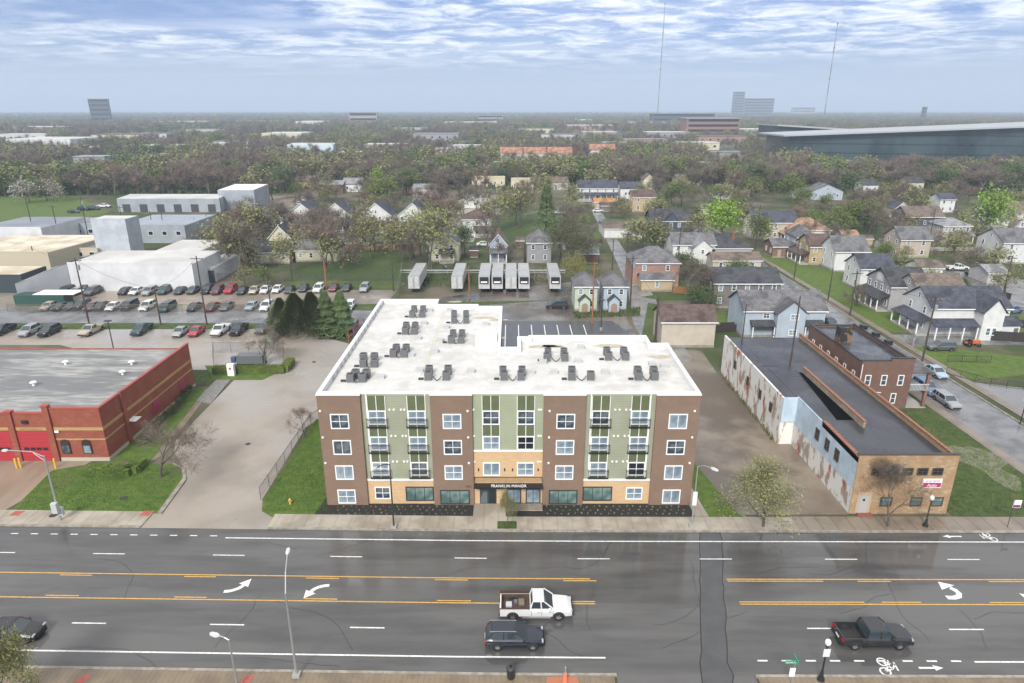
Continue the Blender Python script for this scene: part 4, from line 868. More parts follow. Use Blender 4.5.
# ---- left row along the mid street
house('white house with brown half timbered gable at row end',256,284,228,219,209,10,'gy',S_white,R_blue,cols=3,rows=1,door=False,h=4,rh=3.6,trim=mat('brown_trim',(.08,.05,.035),.6))
for lb,a,c in (('white steep gabled house with three upper windows and front porch',288,318),('white gabled house behind the tall bare twin tree',323,352),('white gabled house third along the row behind the brick wall',362,392),('white gabled house directly behind the leaning budding tree',399,428)):
    house(lb,a,c,232,219,208,11,'gy',S_white,R_blue,cols=4,rows=2,door=False,h=5.8,rh=4.2,porch=dict(x0=-1,x1=1,dp=2.4,h=2.7))
house('white house with dark hip roof and red porch right of the row',463,491,237,222,211,10,'hip',S_white,R_maroon,cols=3,rows=2,door=False,h=5.8,rh=3,porch=dict(x0=-.2,x1=1,dp=2,h=2.7))
house('pale yellow gabled cottage with dark porch roof beside a dark conifer',430,459,262,241,230,10,'gy',S_cream,R_grey,cols=2,rows=2,door=False,h=5.2,rh=3.2,side='e',porch=dict(x0=-.3,x1=.7,dp=2,h=2.8,roof=R_dark))
house('small light blue gabled cottage with yellow porch and red chimney',490,507,262,244,232,9,'gy',S_blue,R_brown,cols=1,rows=2,door=False,h=5.0,rh=2.9,side='e',porch=dict(x0=-1,x1=1,dp=2.4,h=2.9,roof=R_grey),chim=[(0,.6,.4)])
house('weathered grey two storey house with hip roof behind parked trailers',527,551,263,242,228,9,'hip',S_grey,R_grey,cols=2,rows=2,door=False,h=5.6,rh=3.2)
house('old cream house with dark roof lost among bare branches',270,292,250,240,229,9,'gy',S_cream,R_dark,cols=2,rows=1,door=False,h=3.8,rh=3.6)
house('long cream bungalow with charcoal roof and orange shutters',254,290,264,255,246,8,'gx',S_cream,R_dark,cols=3,rows=1,h=3.4,rh=2.2)
house('long cream bungalow with grey roof behind the gnarled bare tree',296,338,262,253,244,8,'gx',S_cream,R_grey,cols=4,rows=1,h=3.4,rh=2.2)
house('cream and tan house with tall roof between the bungalows and row',300,312,240,236,226,8,'gy',S_pink,R_brown,cols=1,rows=1,door=False,h=2.8,rh=2.4)
# far houses in the trees
house('small house with blue grey roof next to the leafy round tree',343,362,192,186,179,10,'gx',S_white,R_lt,cols=2,rows=1,door=False,far=True,h=4,rh=2.6)
house('low red brick building with pale roof in the trees',316,343,193,186,181,14,'gx',B_old,R_lt,cols=4,rows=1,door=False,far=True,h=4,rh=1.6)
house('brick house with brown roof left of low red brick building',296,314,189,183,178,10,'gx',B_pink,R_brown,cols=2,rows=1,door=False,far=True,h=4,rh=2.4)
house('white cottage with dark porch near the car park behind trees',413,440,197,189,184,9,'gx',S_white,R_lt,cols=2,rows=1,door=False,far=True,h=4,rh=1.8)
house('long cream flat roofed building behind the bare trees',472,505,187,180,None,12,'flat',S_cream,mat('tan_gravel_roof',(.4,.33,.22),.8),cols=5,rows=1,door=False,far=True,h=4.5)
house('cream flat roofed building right of the long cream one',511,534,189,181,None,12,'flat',S_cream,mat('tan_gravel_roof',(.4,.33,.22),.8),cols=3,rows=1,door=False,far=True,h=4.5)
house('long white mobile building beside the far car park',458,492,208,203,None,6,'flat',S_white,mat('white_metal_roof',(.6,.62,.64),.4),cols=3,rows=1,door=False,far=True,h=3)
# orange-roofed row far centre
OR=rfm('terracotta_shingle',(.30,.15,.10))
for k,(a,c) in enumerate(((500,522),(524,546),(548,572),(590,615))):
    house(['orange roofed row house, leftmost of the far terrace','orange roofed row house, second from left of far terrace','orange roofed row house, third from left of far terrace','orange roofed row house, rightmost of the far terrace'][k],a,c,164.5 if k<3 else 160,157 if k<3 else 155,149 if k<3 else 148,16,'gx',S_white,OR,cols=4,rows=2,door=False,far=True,group=None,h=8,rh=4.5)
house('pale roofed bungalow among the woods behind the wide farmhouse',640,662,176,168,None,14,'flat',S_white,mat('white_metal_roof',(.6,.62,.64),.4),cols=4,rows=1,door=False,far=True,h=5)
house('grey roofed hut left of the pale bungalow in the woods',658,672,168,164,160,9,'gx',S_white,R_lt,cols=2,rows=1,door=False,far=True,h=4,rh=2)
house('brown roofed house amid the right hand trees',676,702,186,181,176,11,'gx',S_beige,R_brown,cols=2,rows=1,door=False,far=True,h=3.6,rh=2.2)
rg=random.Random(21)
FARL=[(395,167,'gx'),(452,163,'gx'),(500-8,176,'gx'),(725,199,'gx'),(762,172,'gx'),(845,170,'gx'),(870,193,'gx'),(915,190,'gx'),(560,190,'gx'),(238,157,'gx'),(365,176,'gx')]
for k,(px,py,kd) in enumerate(FARL):
    col=['white','cream','grey'][k%3]; rn=['dark','brown','pale grey'][(k//2)%3]
    house('distant %s house with %s roof, number %s from left in the far woods'%(col,rn,['one','two','three','four','five','six','seven','eight','nine','ten','eleven'][sorted(p[0] for p in FARL).index(px)]),px-8,px+8,py,py-6,None,9,kd,[S_white,S_cream,S_lgrey][k%3],[R_dark,R_brown,R_lt][(k//2)%3],cols=2,rows=1,door=False,far=True,h=4,rh=2.4)
# ================================================================ WAREHOUSES, WEST
M_wh=mat('white_block_wall',(.57,.58,.595),.6,c2=(.48,.49,.50),scale=.2,detail=8); M_gb=mat('grey_blue_block',(.30,.33,.37),.6,c2=(.25,.28,.31),scale=.2,detail=8); M_metal=mat('pale_corrugated_metal',(.46,.50,.54),.4,c2=(.38,.41,.45),scale=.3,wave=(.6,.85,0)); M_cream=mat('stained_cream_membrane',(.56,.50,.38),.6,c2=(.42,.35,.24),scale=.08,detail=9,c3=(.6,.56,.46),s3=.2)
M_wrf=mat('white_roofing',(.55,.55,.53),.5,c2=(.44,.43,.41),scale=.1,detail=9); M_grf=mat('slate_membrane',(.17,.18,.195),.35,c2=(.22,.23,.245),scale=.12,detail=8)
def shed(label,px0,px1,yb,h,d,wall,roof,dx=0,slope=0,name='warehouse',par=.4,doors=0,wins=0,cat='warehouse',far=False):
    X0,Y0=G(px0,yb); X1,_=G(px1,yb); e=empty(name,(X0,Y0,0),0,label,cat); W_=X1-X0
    pts=[(0,0),(W_,0),(W_+dx,d),(dx,d)]
    MB().prism(pts,-.1,[h,h,h+slope,h+slope]).build('wall',wall,e)
    q=[(.3,.3),(W_-.3,.3),(W_+dx-.3,d-.3),(dx+.3,d-.3)] ; MB().prism(q,[h-.2+.201]*4,[h+.06,h+.06,h+slope+.06,h+slope+.06]).build('roof',roof,e)
    if par:
        p=MB(); p.box(0,W_,-.04,.26,h+.002,h+par); p.build('parapet',wall,e)
    for k in range(doors): u=W_*(k+.5)/doors; MB().box(u-1.6,u+1.6,-.08,-.001,0,3.2).build('loading_door',mat('dark_roller_door',(.05,.055,.06),.5),e)
    for k in range(wins): u=W_*(k+.5)/wins; window(e,u,0,h*.45,1.6,1.4,0,WT,GLD,0,True)
    return e
shed('big white block warehouse wall behind the rows of parked cars',73,196,291,6.5,16,M_wh,M_wrf,0,0,par=.4)
X0,Y0=G(20,304); X1,Y1=G(73,291)
e=empty('warehouse',(X0,Y0,0),0,'white angled warehouse wall narrowing towards green container on the left','warehouse'); MB().prism([(0,0),(X1-X0-.1,Y1-Y0),(X1-X0-.1,Y1-Y0+16),(-2,16)],-.1,[4.6,6.6,6.6,4.6]).build('wall',M_wh,e); MB().prism([(.3,.5),(X1-X0-.4,Y1-Y0+.5),(X1-X0-.4,Y1-Y0+15),(-1.6,15)],[4.61,6.61,6.61,4.61],[4.7,6.7,6.7,4.7]).build('roof',M_grf,e)
shed('white flat warehouse annex with corner dock beside the tall bare trees',150,197,275,5.5,20,M_wh,M_wrf,0,0,par=.3) 
shed('tall pale corrugated metal tower building in the white warehouse yard',99,133,262,12,7,M_metal,M_wrf,0,0,par=.2,name='tower_building',cat='industrial building')
shed('white low sheds stepping down from warehouse toward bare trees',196,214,283,3.6,18,M_wh,M_wrf,0,0,par=.2,doors=2,name='shed',cat='shed')
shed('cream stained flat roofed factory at left edge',-60,52,272,5.2,26,mat('cream_wall',(.45,.40,.30),.7),M_cream,3,0,par=.3,name='factory',cat='factory')
shed('cream roofed low annex with dark side wall before the factory',-60,25,293,4.4,9,mat('dark_green_wall',(.03,.045,.05),.5),M_cream,0,0,par=0,name='factory_annex',cat='factory')
shed('white gable end factory bay behind the cream stained roof',-20,46,251,7,22,M_lw if 0 else M_wh,M_grf,0,0,par=.3,name='factory',cat='factory')
shed('long grey block building with rooftop ducts behind the metal tower',8,98,240,5.0,16,M_gb,M_grf,0,0,par=.5,wins=8)
shed('long grey block building with pale flat roof right of metal tower',118,187,243,5.5,24,M_gb,mat('pale_slate_membrane',(.3,.33,.37),.4,c2=(.25,.28,.31),scale=.2),0,0,par=.4,wins=5)
shed('cream block office between the metal tower and white warehouse',76,100,263,4,8,mat('cream_wall',(.45,.40,.30),.7),M_grf,0,0,par=.3,wins=2)
shed('long low depot with white roof and dark loading bays',119,221,212,5.5,16,M_gb,M_wrf,-3,0,par=0,doors=6,name='depot',cat='depot')
shed('blue grey box warehouse with bright white roof at depot end',220,256,209,8,24,M_gb,mat('bright_white_roof',(.7,.71,.72),.5),-2,0,par=0)
shed('far white warehouse with long glazed roof strip on the left',8,72,150,11,60,M_wh,M_wrf,0,0,par=0,name='far_warehouse')
shed('far low white shed right of the long white warehouse',66,98,154,6,30,M_wh,M_wrf,0,0,par=0,name='far_warehouse')
shed('far low grey depot with white trucks by the woods',133,182,153,7,30,M_gb,M_wrf,5,0,par=0,name='far_warehouse')
shed('far pale shed between the depot and the blue one',186,214,152,6,30,M_wh,M_wrf,5,0,par=0,name='far_warehouse')
shed('far white and blue warehouse amid the centre left woods',288,334,155,9,40,mat('pale_blue_metal',(.45,.58,.68),.5),M_wrf,-8,0,par=0,name='far_warehouse')
shed('far cream long building beyond the blue white warehouse',262,302,140,9,60,S_cream,M_wrf,0,0,par=0,name='far_warehouse')
shed('far white hall in the woods left of the office block',576,592,125,14,60,M_wh,M_wrf,0,0,par=0,name='far_warehouse')
shed('far white hall near horizon above the cream long building',296,322,128,14,80,M_wh,M_wrf,0,0,par=0,name='far_warehouse')
# brown brick wall across the field left of centre
for a,c,lb in ((340,420,'long reddish brick wall across the field behind bare trees'),):
    x0,y0=G(a,250); x1,_=G(c,250); tag(MB().box(0,x1-x0,0,.4,-.1,1.7).build('garden_wall',B_old,None,loc=(x0,y0)),lb,'wall')
# ================================================================ FAR LANDMARKS
def glass_hall():
    # long low headquarters with a slanting white roof, about 650 m out
    Y=560
    X=lambda px,z:XA(px,Y,z)
    e=empty('glass_building',(X(786,0),Y,0),0,'huge low blue glass building with a slanting white roof beyond right woods','office building')
    GLB=mat('teal_curtain_glass',(.018,.03,.036),.15,c2=(.05,.075,.085),scale=.03,detail=6,stretch=(1,1,.6),wave=(4.2,.45)); WR=mat('white_slab_roof',(.33,.35,.37),.5)
    x0=0; x1=X(1110,0)-X(786,0)
    z0=HT(Y,139)+2; z1=HT(Y,121)+1.5
    MB().prism([(0,0),(x1,-70),(x1,-10),(0,50)],-.1,[z0,z1,z1,z0]).build('curtain_wall',GLB,e)
    MB().prism([(-6,-4),(x1,-76),(x1,-6),(-6,54)],[z0+.05,z1+.05,z1+.05,z0+.05],[z0+1.2,z1+1.2,z1+1.2,z0+1.2]).build('roof',WR,e)
    f=empty('glass_building',(XA(779,Y+150,20),Y+150,0),0,'dark blue glass wing rising behind left end of the white roofed hall','office building')
    Y2=Y+150; z0=HT(Y2,126); MB().prism([(0,0),(150,-10),(150,60),(0,60)],-.1,[z0,z0-9,z0-9,z0]).build('curtain_wall',GLB,f); MB().prism([(-3,-3),(153,-13),(153,62),(-3,62)],[z0+.05,z0-8.95,z0-8.95,z0+.05],[z0+1.6,z0-7.4,z0-7.4,z0+1.6]).build('roof',WR,f)
glass_hall()
def tower(label,px0,px1,Y,pyt,d,m,name='office_tower',extra=None,rows=8,cat='office tower'):
    X0,X1=XA(px0,Y,20),XA(px1,Y,20); h=HT(Y,pyt); e=empty(name,(X0,Y,0),0,label,cat); W_=X1-X0
    MB().box(0,W_,0,d,-.1,h).build('wall',m,e)
    MB().box(-1,W_+1,-1,d+1,h,h+h*.02).build('roof',mat('far_roof_grey',(.35,.36,.37),.7),e)
    for k in range(rows):
        z=h*(k+.45)/rows; MB().box(W_*.03,W_*.97,-.6,-.05,z,z+h/rows*.4).build('window_band',GLD,e)
    return e
CT=mat('far_concrete',(.30,.27,.25),.7); CTD=mat('far_dark_cladding',(.07,.075,.085),.6); 
tower('lone dark office block standing above the horizon at left',91,111,1700,99,5,CTD,rows=6)
tower('long beige low rise on the horizon left of centre',349,377,1600,112.5,10,CT,rows=3)
tower('brown striped office block before the tall mast',687,740,1000,118.5,40,mat('far_brown',(.22,.13,.10),.7),rows=4)
tower('long grey slab building beside the tall mast',652,715,1700,113.5,30,CTD,rows=3)
tower('pale slim tower of twin tower complex on the horizon',732.5,743,3000,92,20,mat('far_blue_grey',(.16,.18,.21),.6),rows=10)
tower('wide lower slab of the twin tower complex on horizon',743.2,773,3020,98.5,20,mat('far_blue_grey',(.16,.18,.21),.6),rows=7)
tower('low grey block on horizon beside right lattice mast',792,815,4200,107.5,20,CT,rows=3)
tower('low cream block among horizon trees right of centre',478,503,1900,115.5,12,CT,rows=3)
tower('tiny tower on the skyline above the slanting roof',923,926,2200,107,12,CTD,rows=4)
def mast(label,px,py_t,Y,lean=0):
    z=HT(Y,py_t); X=XA(px,Y,0); e=empty('radio_mast',(X,Y,0),0,label,'radio mast')
    XT=XA(px+lean,Y,z)-X
    RM=mat('mast_red',(.10,.085,.085),.6); WM=mat('mast_white',(.22,.23,.25),.6)
    n=10; b=MB()
    for i in range(n):
        a=Vector((0,0,z*i/n)); c=Vector((0,0,z*(i+1)/n))
        b.tube(a,c,1.25 if i<n-1 else .8,None,5,i%2)
    b.build('lattice_shaft',[WM,RM],e)
    g=MB()
    for fr in (.45,.75,.98): g.box(-2.2,2.2,-2.2,2.2,z*fr,z*fr+2.5)
    for k,fr in enumerate((.45,.75,.98)): MB().box(-2.2,2.2,-2.2,2.2,z*fr,z*fr+2.5).build('platform',RM,e)
mast('very tall thin radio mast standing on the horizon at centre',657,2,2300,0)
mast('tall lattice mast with side antennas above the white slanting roof',823,22,2000,0)

FB=[(118,141,70,8),(150,139,50,7),(205,135,60,8),(232,148,40,7),(410,133,60,8),(385,152,40,7),(446,156,30,6),(468,152,30,6),(436,141,60,9),(536,134,60,9),(560,141,50,8),(600,138,50,8),(622,150,40,7),(646,146,50,7),(668,139,60,9),(700,150,40,7),(722,143,60,8),(745,136,80,10),(40,133,90,10),(20,141,70,8),(262,126,120,12),(640,127,120,12),(180,127,120,12),(470,128,120,12),(590,131,90,10),(726,160,26,6),(712,171,20,5),(505,170,16,5),(424,170,16,5),(355,160,26,6),(170,163,26,6),(90,165,24,6)]
FB.sort(); NTH='first second third fourth fifth sixth seventh eighth ninth tenth eleventh twelfth thirteenth fourteenth fifteenth sixteenth seventeenth eighteenth nineteenth twentieth'.split()
hl=[FB[:16],FB[16:]]
for side,L0 in zip(('left','right'),hl):
    for i,(px,py,w_,hh) in enumerate(L0):
        X,Y_=G(px,py); e=empty('far_building',(X-w_/2,Y_,0),0,'%s pale low building from the left within the %s half of far woods'%(NTH[i],side),'building'); dd=w_*.6
        MB().box(0,w_,0,dd,-.1,hh).build('wall',[M_wh,S_cream,S_grey,B_pink][(i*7)%4],e); MB().box(-.4,w_+.4,-.4,dd+.4,hh,hh+.5).build('roof',[M_wrf,mat('pale_slate_membrane',(.3,.33,.37),.4),R_lt,M_wrf,R_brown][(i*3)%5],e)
        for k in range(max(2,int(w_/9))): window(e,w_*(k+.5)/max(2,int(w_/9)),0,hh*.35,min(3,w_*.08),hh*.35,0,WT,GLD,0,True)
# ================================================================ VEHICLES
TYRE=mat('tyre_rubber',(.015,.015,.016),.8); RIM=mat('alloy_rim',(.5,.5,.52),.35,metal=.8); HL=mat('headlight_lens',(.35,.37,.4),.1); TL=mat('taillight_lens',(.35,.01,.01),.2); PLAST=mat('black_plastic',(.02,.02,.02),.6); AUTOGL=mat('car_glass',(.03,.045,.055),.05,spec=.9)
PC={}
def paint(n,c,r=.22,met=.2):
    m=mat('paint_'+n,c,r,metal=met,spec=.6,c2=tuple(x*.9 for x in c),scale=.6)
    b=m.node_tree.nodes['Principled BSDF']; b.inputs['Coat Weight'].default_value=.25; b.inputs['Coat Roughness'].default_value=.08; return m
P_={'white':paint('white',(.62,.63,.63),.3,0),'silver':paint('silver',(.36,.37,.38),.3,.4),'grey':paint('grey',(.13,.135,.14),.3,.4),'black':paint('black',(.012,.012,.014),.2,0),'charcoal':paint('charcoal',(.032,.034,.038),.25,.3),'navy':paint('navy',(.01,.014,.026),.2,.0),'red':paint('red',(.35,.02,.025),.25,0),'maroon':paint('maroon',(.13,.03,.035),.3,.1),'beige':paint('beige',(.42,.37,.28),.3,.1),'blue':paint('blue',(.12,.2,.33),.3,.2),'green':paint('dark_green',(.04,.075,.07),.3,.2),'paleblue':paint('pale_blue',(.36,.46,.54),.3,.2)}
KINDS={
 # L, W, profile of lower body [(x,z_top,halfwidth factor)], greenhouse base x0..x1, roof x0..x1, belt z, roof z, wheelbase xs, wheel r
 'sedan':dict(L=4.7,W=1.82,low=[(-2.35,.82,.80),(-2.25,.95,.93),(-1.6,1.0,1),(-1.0,.98,1),(.85,.98,1),(1.3,.93,1),(2.05,.80,.95),(2.3,.68,.82),(2.35,.55,.72)],gb=(-1.75,1.15),gt=(-1.0,.35),bz=.96,tz=1.44,wx=(-1.35,1.42),wr=.33),
 'suv':dict(L=4.85,W=1.93,low=[(-2.42,.95,.86),(-2.36,1.1,.95),(-1.8,1.14,1),(-1.0,1.12,1),(.8,1.1,1),(1.25,1.08,1),(2.1,.98,.95),(2.36,.82,.84),(2.42,.6,.74)],gb=(-2.3,1.2),gt=(-2.0,.3),bz=1.09,tz=1.70,wx=(-1.42,1.45),wr=.38),
 'crossover':dict(L=4.8,W=1.9,low=[(-2.4,.9,.82),(-2.33,1.03,.93),(-1.8,1.07,1),(-1.0,1.05,1),(.6,1.03,1),(1.0,1.02,.99),(1.8,.93,.95),(2.25,.80,.85),(2.4,.58,.70)],gb=(-2.3,1.05),gt=(-1.75,-.05),bz=1.03,tz=1.60,wx=(-1.4,1.42),wr=.37),
 'wagon':dict(L=4.85,W=1.85,low=[(-2.42,.85,.86),(-2.36,.98,.95),(-1.8,1.0,1),(-1.0,1.0,1),(.8,.98,1),(1.2,.95,1),(2.1,.84,.95),(2.36,.72,.84),(2.42,.55,.74)],gb=(-2.33,1.1),gt=(-2.1,.35),bz=.96,tz=1.50,wx=(-1.4,1.45),wr=.34),
 'van':dict(L=5.0,W=1.95,low=[(-2.5,.95,.9),(-2.45,1.15,.97),(-1.8,1.18,1),(-1.0,1.16,1),(1.2,1.12,1),(1.6,1.05,1),(2.2,.92,.95),(2.45,.75,.84),(2.5,.6,.74)],gb=(-2.42,1.75),gt=(-2.2,.85),bz=1.1,tz=1.78,wx=(-1.45,1.55),wr=.35)}
VM={}
def wheel_mesh(r,w=.24):
    k=('w',r)
    if k not in VM:
        t=MB(); n=20
        pr=[(-w/2,r*.55),(-w/2,r*.9),(-w/2+.04,r),(w/2-.04,r),(w/2,r*.9),(w/2,r*.55)]
        rings=[[(rr*math.cos(2*PI*i/n),y,rr*math.sin(2*PI*i/n)) for y,rr in pr] for i in range(n)]
        vs=[v for q in rings for v in q]; m=len(pr); fs=[]
        for i in range(n):
            j=(i+1)%n
            for k2 in range(m-1): fs.append((i*m+k2,j*m+k2,j*m+k2+1,i*m+k2+1))
        t.add(vs,fs); rm=MB(); rm.tube((0,-w/2+.03,0),(0,w/2-.03,0),r*.6,r*.6,16)
        for a in range(5):
            c_,s_=math.cos(a*2*PI/5),math.sin(a*2*PI/5)
            for yy in (-w/2+.015,w/2-.03): rm.add([(c_*r*.05-s_*.03,yy,s_*r*.05+c_*.03),(c_*r*.05+s_*.03,yy,s_*r*.05-c_*.03),(c_*r*.55+s_*.025,yy,s_*r*.55-c_*.025),(c_*r*.55-s_*.025,yy,s_*r*.55+c_*.025)],[(0,1,2,3)])
        VM[k]=(t.mesh('wheel',TYRE,True),rm.mesh('rim',RIM))
    return VM[k]
def body_rings(low,W,zb=.24):
    rings=[]
    for x,zt,f in low:
        w=W/2*f; zs=zt-.16
        rings.append([(x,-w*.86,zb),(x,-w*.99,zb+.14),(x,-w,zs-.12),(x,-w*.97,zs),(x,-w*.84,zt),(x,-w*.4,zt+.025),(x,w*.4,zt+.025),(x,w*.84,zt),(x,w*.97,zs),(x,w,zs-.12),(x,w*.99,zb+.14),(x,w*.86,zb)][::-1])
    return rings
def frustum(b,gb,gt,wb,wt,bz,tz,m):
    b.add([(gb[0],-wb,bz),(gb[1],-wb,bz),(gb[1],wb,bz),(gb[0],wb,bz),(gt[0],-wt,tz),(gt[1],-wt,tz),(gt[1],wt,tz),(gt[0],wt,tz)],[(3,2,1,0),(4,5,6,7),(0,1,5,4),(1,2,6,5),(2,3,7,6),(3,0,4,7)],m)
CREW=.85
def vehicle(kind,col,px,py,rz,label,group=None,cat=None,x=None,y=None,name=None):
    if x is None: x,y=G(px,py)
    cat=cat or {'crossover':'car','crew':'pickup truck','pickup':'pickup truck','suv':'car','sedan':'car','wagon':'car','van':'car'}[kind]
    e=empty(name or {'crossover':'crossover_car','crew':'pickup_truck','pickup':'pickup_truck','suv':'parked_suv','sedan':'parked_car','wagon':'parked_car','van':'parked_van'}[kind],(x,y,0),rz,label,cat,group)
    m=P_[col]
    if (kind,col) not in VM:
        if kind in('pickup','crew'):
            L,W=5.7,1.98; parts={}; cb=-.5 if kind=='pickup' else -1.0
            b=MB(); b.loft(body_rings([(cb,1.12,1),(.6,1.1,1),(1.25,1.12,1),(1.5,1.12,1),(2.45,1.05,.95),(2.78,.9,.88),(2.85,.62,.8)],W,.3))
            W2=W/2
            b.box(-2.85,cb-.001,-W2,-W2+.1,.45,1.14).box(-2.85,cb-.001,W2-.1,W2,.45,1.14).box(-2.85,-2.76,-W2+.1,W2-.1,.45,1.12)
            b.box(-2.76,cb-.001,-W2+.1,W2-.1,.45,.62)
            parts['body']=b.mesh('body',m)
            g=MB(); frustum(g,(cb+.05,1.35),(cb+.23,.62),W2*.9,W2*.82,1.11,1.74,0); parts['window_glass']=g.mesh('window_glass',AUTOGL)
            r=MB(); frustum(r,(cb+.19,.64),(cb+.27,.55),W2*.85,W2*.76,1.74,1.80,0)
            for s in (-1,1):
                for xa,xb in ((cb+.03,cb+.21),((cb+1.3)/2,(cb+1.2)/2),(1.36,.63)): r.tube((xa,s*W2*.91,1.1),(xb,s*W2*.83,1.75),.07,.06,5)
            parts['roof_panel']=r.mesh('roof_panel',m)
            parts['bumper']=MB().box(2.8,2.93,-W2*.85,W2*.85,.4,.62).mesh('bumper',PLAST); parts['rear_bumper']=MB().box(-2.95,-2.851,-W2*.9,W2*.9,.42,.6).mesh('rear_bumper',PLAST); parts['bed_floor']=MB().box(-2.755,cb-.005,-W2+.105,W2-.105,.621,.64).mesh('bed_floor',PLAST); mir=(1.05,W2+.02,1.15)
            wx=(-1.85,1.75);wr=.40;fz,rz_=.85,.9;fx,rx=2.79,-2.86
        else:
            K=KINDS[kind]; L,W=K['L'],K['W']; W2=W/2; parts={}
            parts['body']=MB().loft(body_rings(K['low'],W)).mesh('body',m)
            g=MB(); frustum(g,K['gb'],K['gt'],W2*.9,W2*.75,K['bz'],K['tz'],0); parts['window_glass']=g.mesh('window_glass',AUTOGL)
            r=MB(); a,c=K['gt']; frustum(r,(a-.06,c+.04),(a+.15,c-.18),W2*.78,W2*.66,K['tz'],K['tz']+.06,0)
            mid=(K['gt'][0]+K['gt'][1])/2
            prs=[(K['gb'][0],a),(mid,mid),(K['gb'][1],c)]
            if kind in('suv','wagon','van'): prs.append((a+.55,a+.6))
            for s in (-1,1):
                for xa,xb in prs: r.tube((xa,s*W2*.905,K['bz']-.02),(xb,s*W2*.76,K['tz']+.01),.055,.05,5)
            parts['roof_panel']=r.mesh('roof_panel',m)
            parts['bumper']=MB().box(L/2-.12,L/2+.03,-W2*.6,W2*.6,.3,.5).mesh('bumper',PLAST); parts['rear_bumper']=MB().box(-L/2-.03,-L/2+.1,-W2*.66,W2*.66,.3,.48).mesh('rear_bumper',PLAST); mir=(K['gb'][1]-.3,W2*1.0+.02,K['bz']+.06)
            wx=K['wx'];wr=K['wr'];fz=rz_=.72 if kind in('sedan','wagon') else .80 if kind=='crossover' else .88; fx,rx=L/2-(.1 if kind!='crossover' else .16),-L/2+.02
            if kind in('sedan','wagon'): rz_=.82
        mm=MB().box(-.09,.09,-.1,.1,-.07,.09).mesh('mirror',m)
        hm=MB().box(-.1,.03,-.16,.16,-.06,.06).mesh('headlight',HL); tm=MB().box(-.06,.06,-.17,.17,-.1,.1).mesh('taillight',TL)
        VM[(kind,col)]=(parts,wx,wr,W,fx,fz,rx,rz_,hm,tm,mm,mir)
    parts,wx,wr,W,fx,fz,rx,rz_,hm,tm,mm,mir=VM[(kind,col)]
    for n,me in parts.items(): link(n,me,e)
    a,b=wheel_mesh(wr)
    if ('arch',wr) not in VM: VM[('arch',wr)]=MB().loft([[(wr*1.2*math.cos(t),y_,wr*1.2*math.sin(t)) for t in [PI*i/12 for i in range(13)]] for y_ in (-.164,.164)]).mesh('wheel_arch',PLAST)
    am_=VM[('arch',wr)]
    for xx in wx:
        for s in (-1,1): o=link('wheel',a,e,(xx,s*(W/2-.085),wr)); link('rim',b,o); q=link('wheel_arch',am_,e,(xx,s*(W/2-.15),wr))
    for s in (-1,1):
        link('mirror',mm,e,(mir[0],s*mir[1],mir[2])); link('headlight',hm,e,(fx,s*W*.36,fz)); link('taillight',tm,e,(rx,s*W*.4,rz_))
    return e
# on the avenue
v=vehicle('pickup','white',536,613,0,'white extended cab pickup with brown loaded bed driving on the avenue',name='pickup_truck',x=XA(536,46.4,.8),y=46.4)
v.scale=(1.08,1.04,1.04); AV=[v]
ld=MB(); rg=random.Random(2)
bl=MB(); bl.box(-2.74,-.52,-.88,.88,.66,.70).box(-2.74,-.52,-.885,-.84,.70,1.12).box(-2.74,-.52,.84,.885,.70,1.12).box(-2.755,-2.70,-.84,.84,.70,1.12); bl.build('bed_liner',mat('rusty_bed_liner',(.05,.035,.026),.8,c2=(.08,.05,.035),scale=3),v); MB().box(-2.9,-.53,.9,1.0,1.1,1.45).build('bed_side_board',mat('bed_board_brown',(.06,.035,.025),.7),v); MB().box(-2.86,-.53,-.98,-.9,1.1,1.2).build('bed_rail',mat('bed_board_brown',(.06,.035,.025),.7),v)
for nm,bx,cc in (('toolbox',(-2.4,-1.9,-.3,.2,.70,.98),(.4,.42,.44)),('bucket',(-1.75,-1.45,.1,.45,.70,1.0),(.1,.12,.16)),('tarp_bundle',(-1.4,-.9,-.1,.6,.70,.95),(.16,.13,.09))):
    bevel(MB().box(*bx).build(nm,mat('load_'+nm,cc,.6),v),.06)
AV.append(vehicle('crossover','navy',515,645,0,'dark navy crossover driving beside the white pickup on avenue',name='crossover_car',x=XA(515,43.0,.8),y=43.0))
AV.append(vehicle('crew','charcoal',873,645,0,'dark charcoal crew cab pickup driving at right on the avenue',name='pickup_truck',x=XA(873,43.1,.8),y=43.1))
AV.append(vehicle('sedan','black',12,637,0,'black sedan entering the frame behind budding tree on avenue',name='sedan_car',x=XA(12,43.6,.7),y=43.6))
for v_ in AV:
    for c in v_.children:
        if c.name.split('.')[0] in('body','roof_panel','window_glass'): bevel(c,.07 if 'body' in c.name else .04,3,12)
def detail(v,W,L,xs,zb,zt,grz,white=False):
    W2=W/2
    for s_ in (-1,1):
        for x in xs: MB().box(x-.012,x+.012,min(s_*W2*.96,s_*(W2+.006)),max(s_*W2*.96,s_*(W2+.006)),zb,zt).build('door_seam',PLAST,v)
        for x in xs[1:]: MB().box(x-.32,x-.14,min(s_*W2*.97,s_*(W2+.02)),max(s_*W2*.97,s_*(W2+.02)),zt-.16,zt-.11).build('door_handle',STEEL if white else PLAST,v)
        MB().box(-L*.2,L*.2,min(s_*W2*.9,s_*(W2+.015)),max(s_*W2*.9,s_*(W2+.015)),.27,.36).build('sill_strip',PLAST if not white else STEEL,v)
    MB().box(L/2-.05,L/2+.015,-W2*.45,W2*.45,grz-.12,grz+.1).build('grille',PLAST,v); MB().box(-L/2-.045,-L/2-.02,-.26,.26,.62,.76).build('number_plate',WT,v)
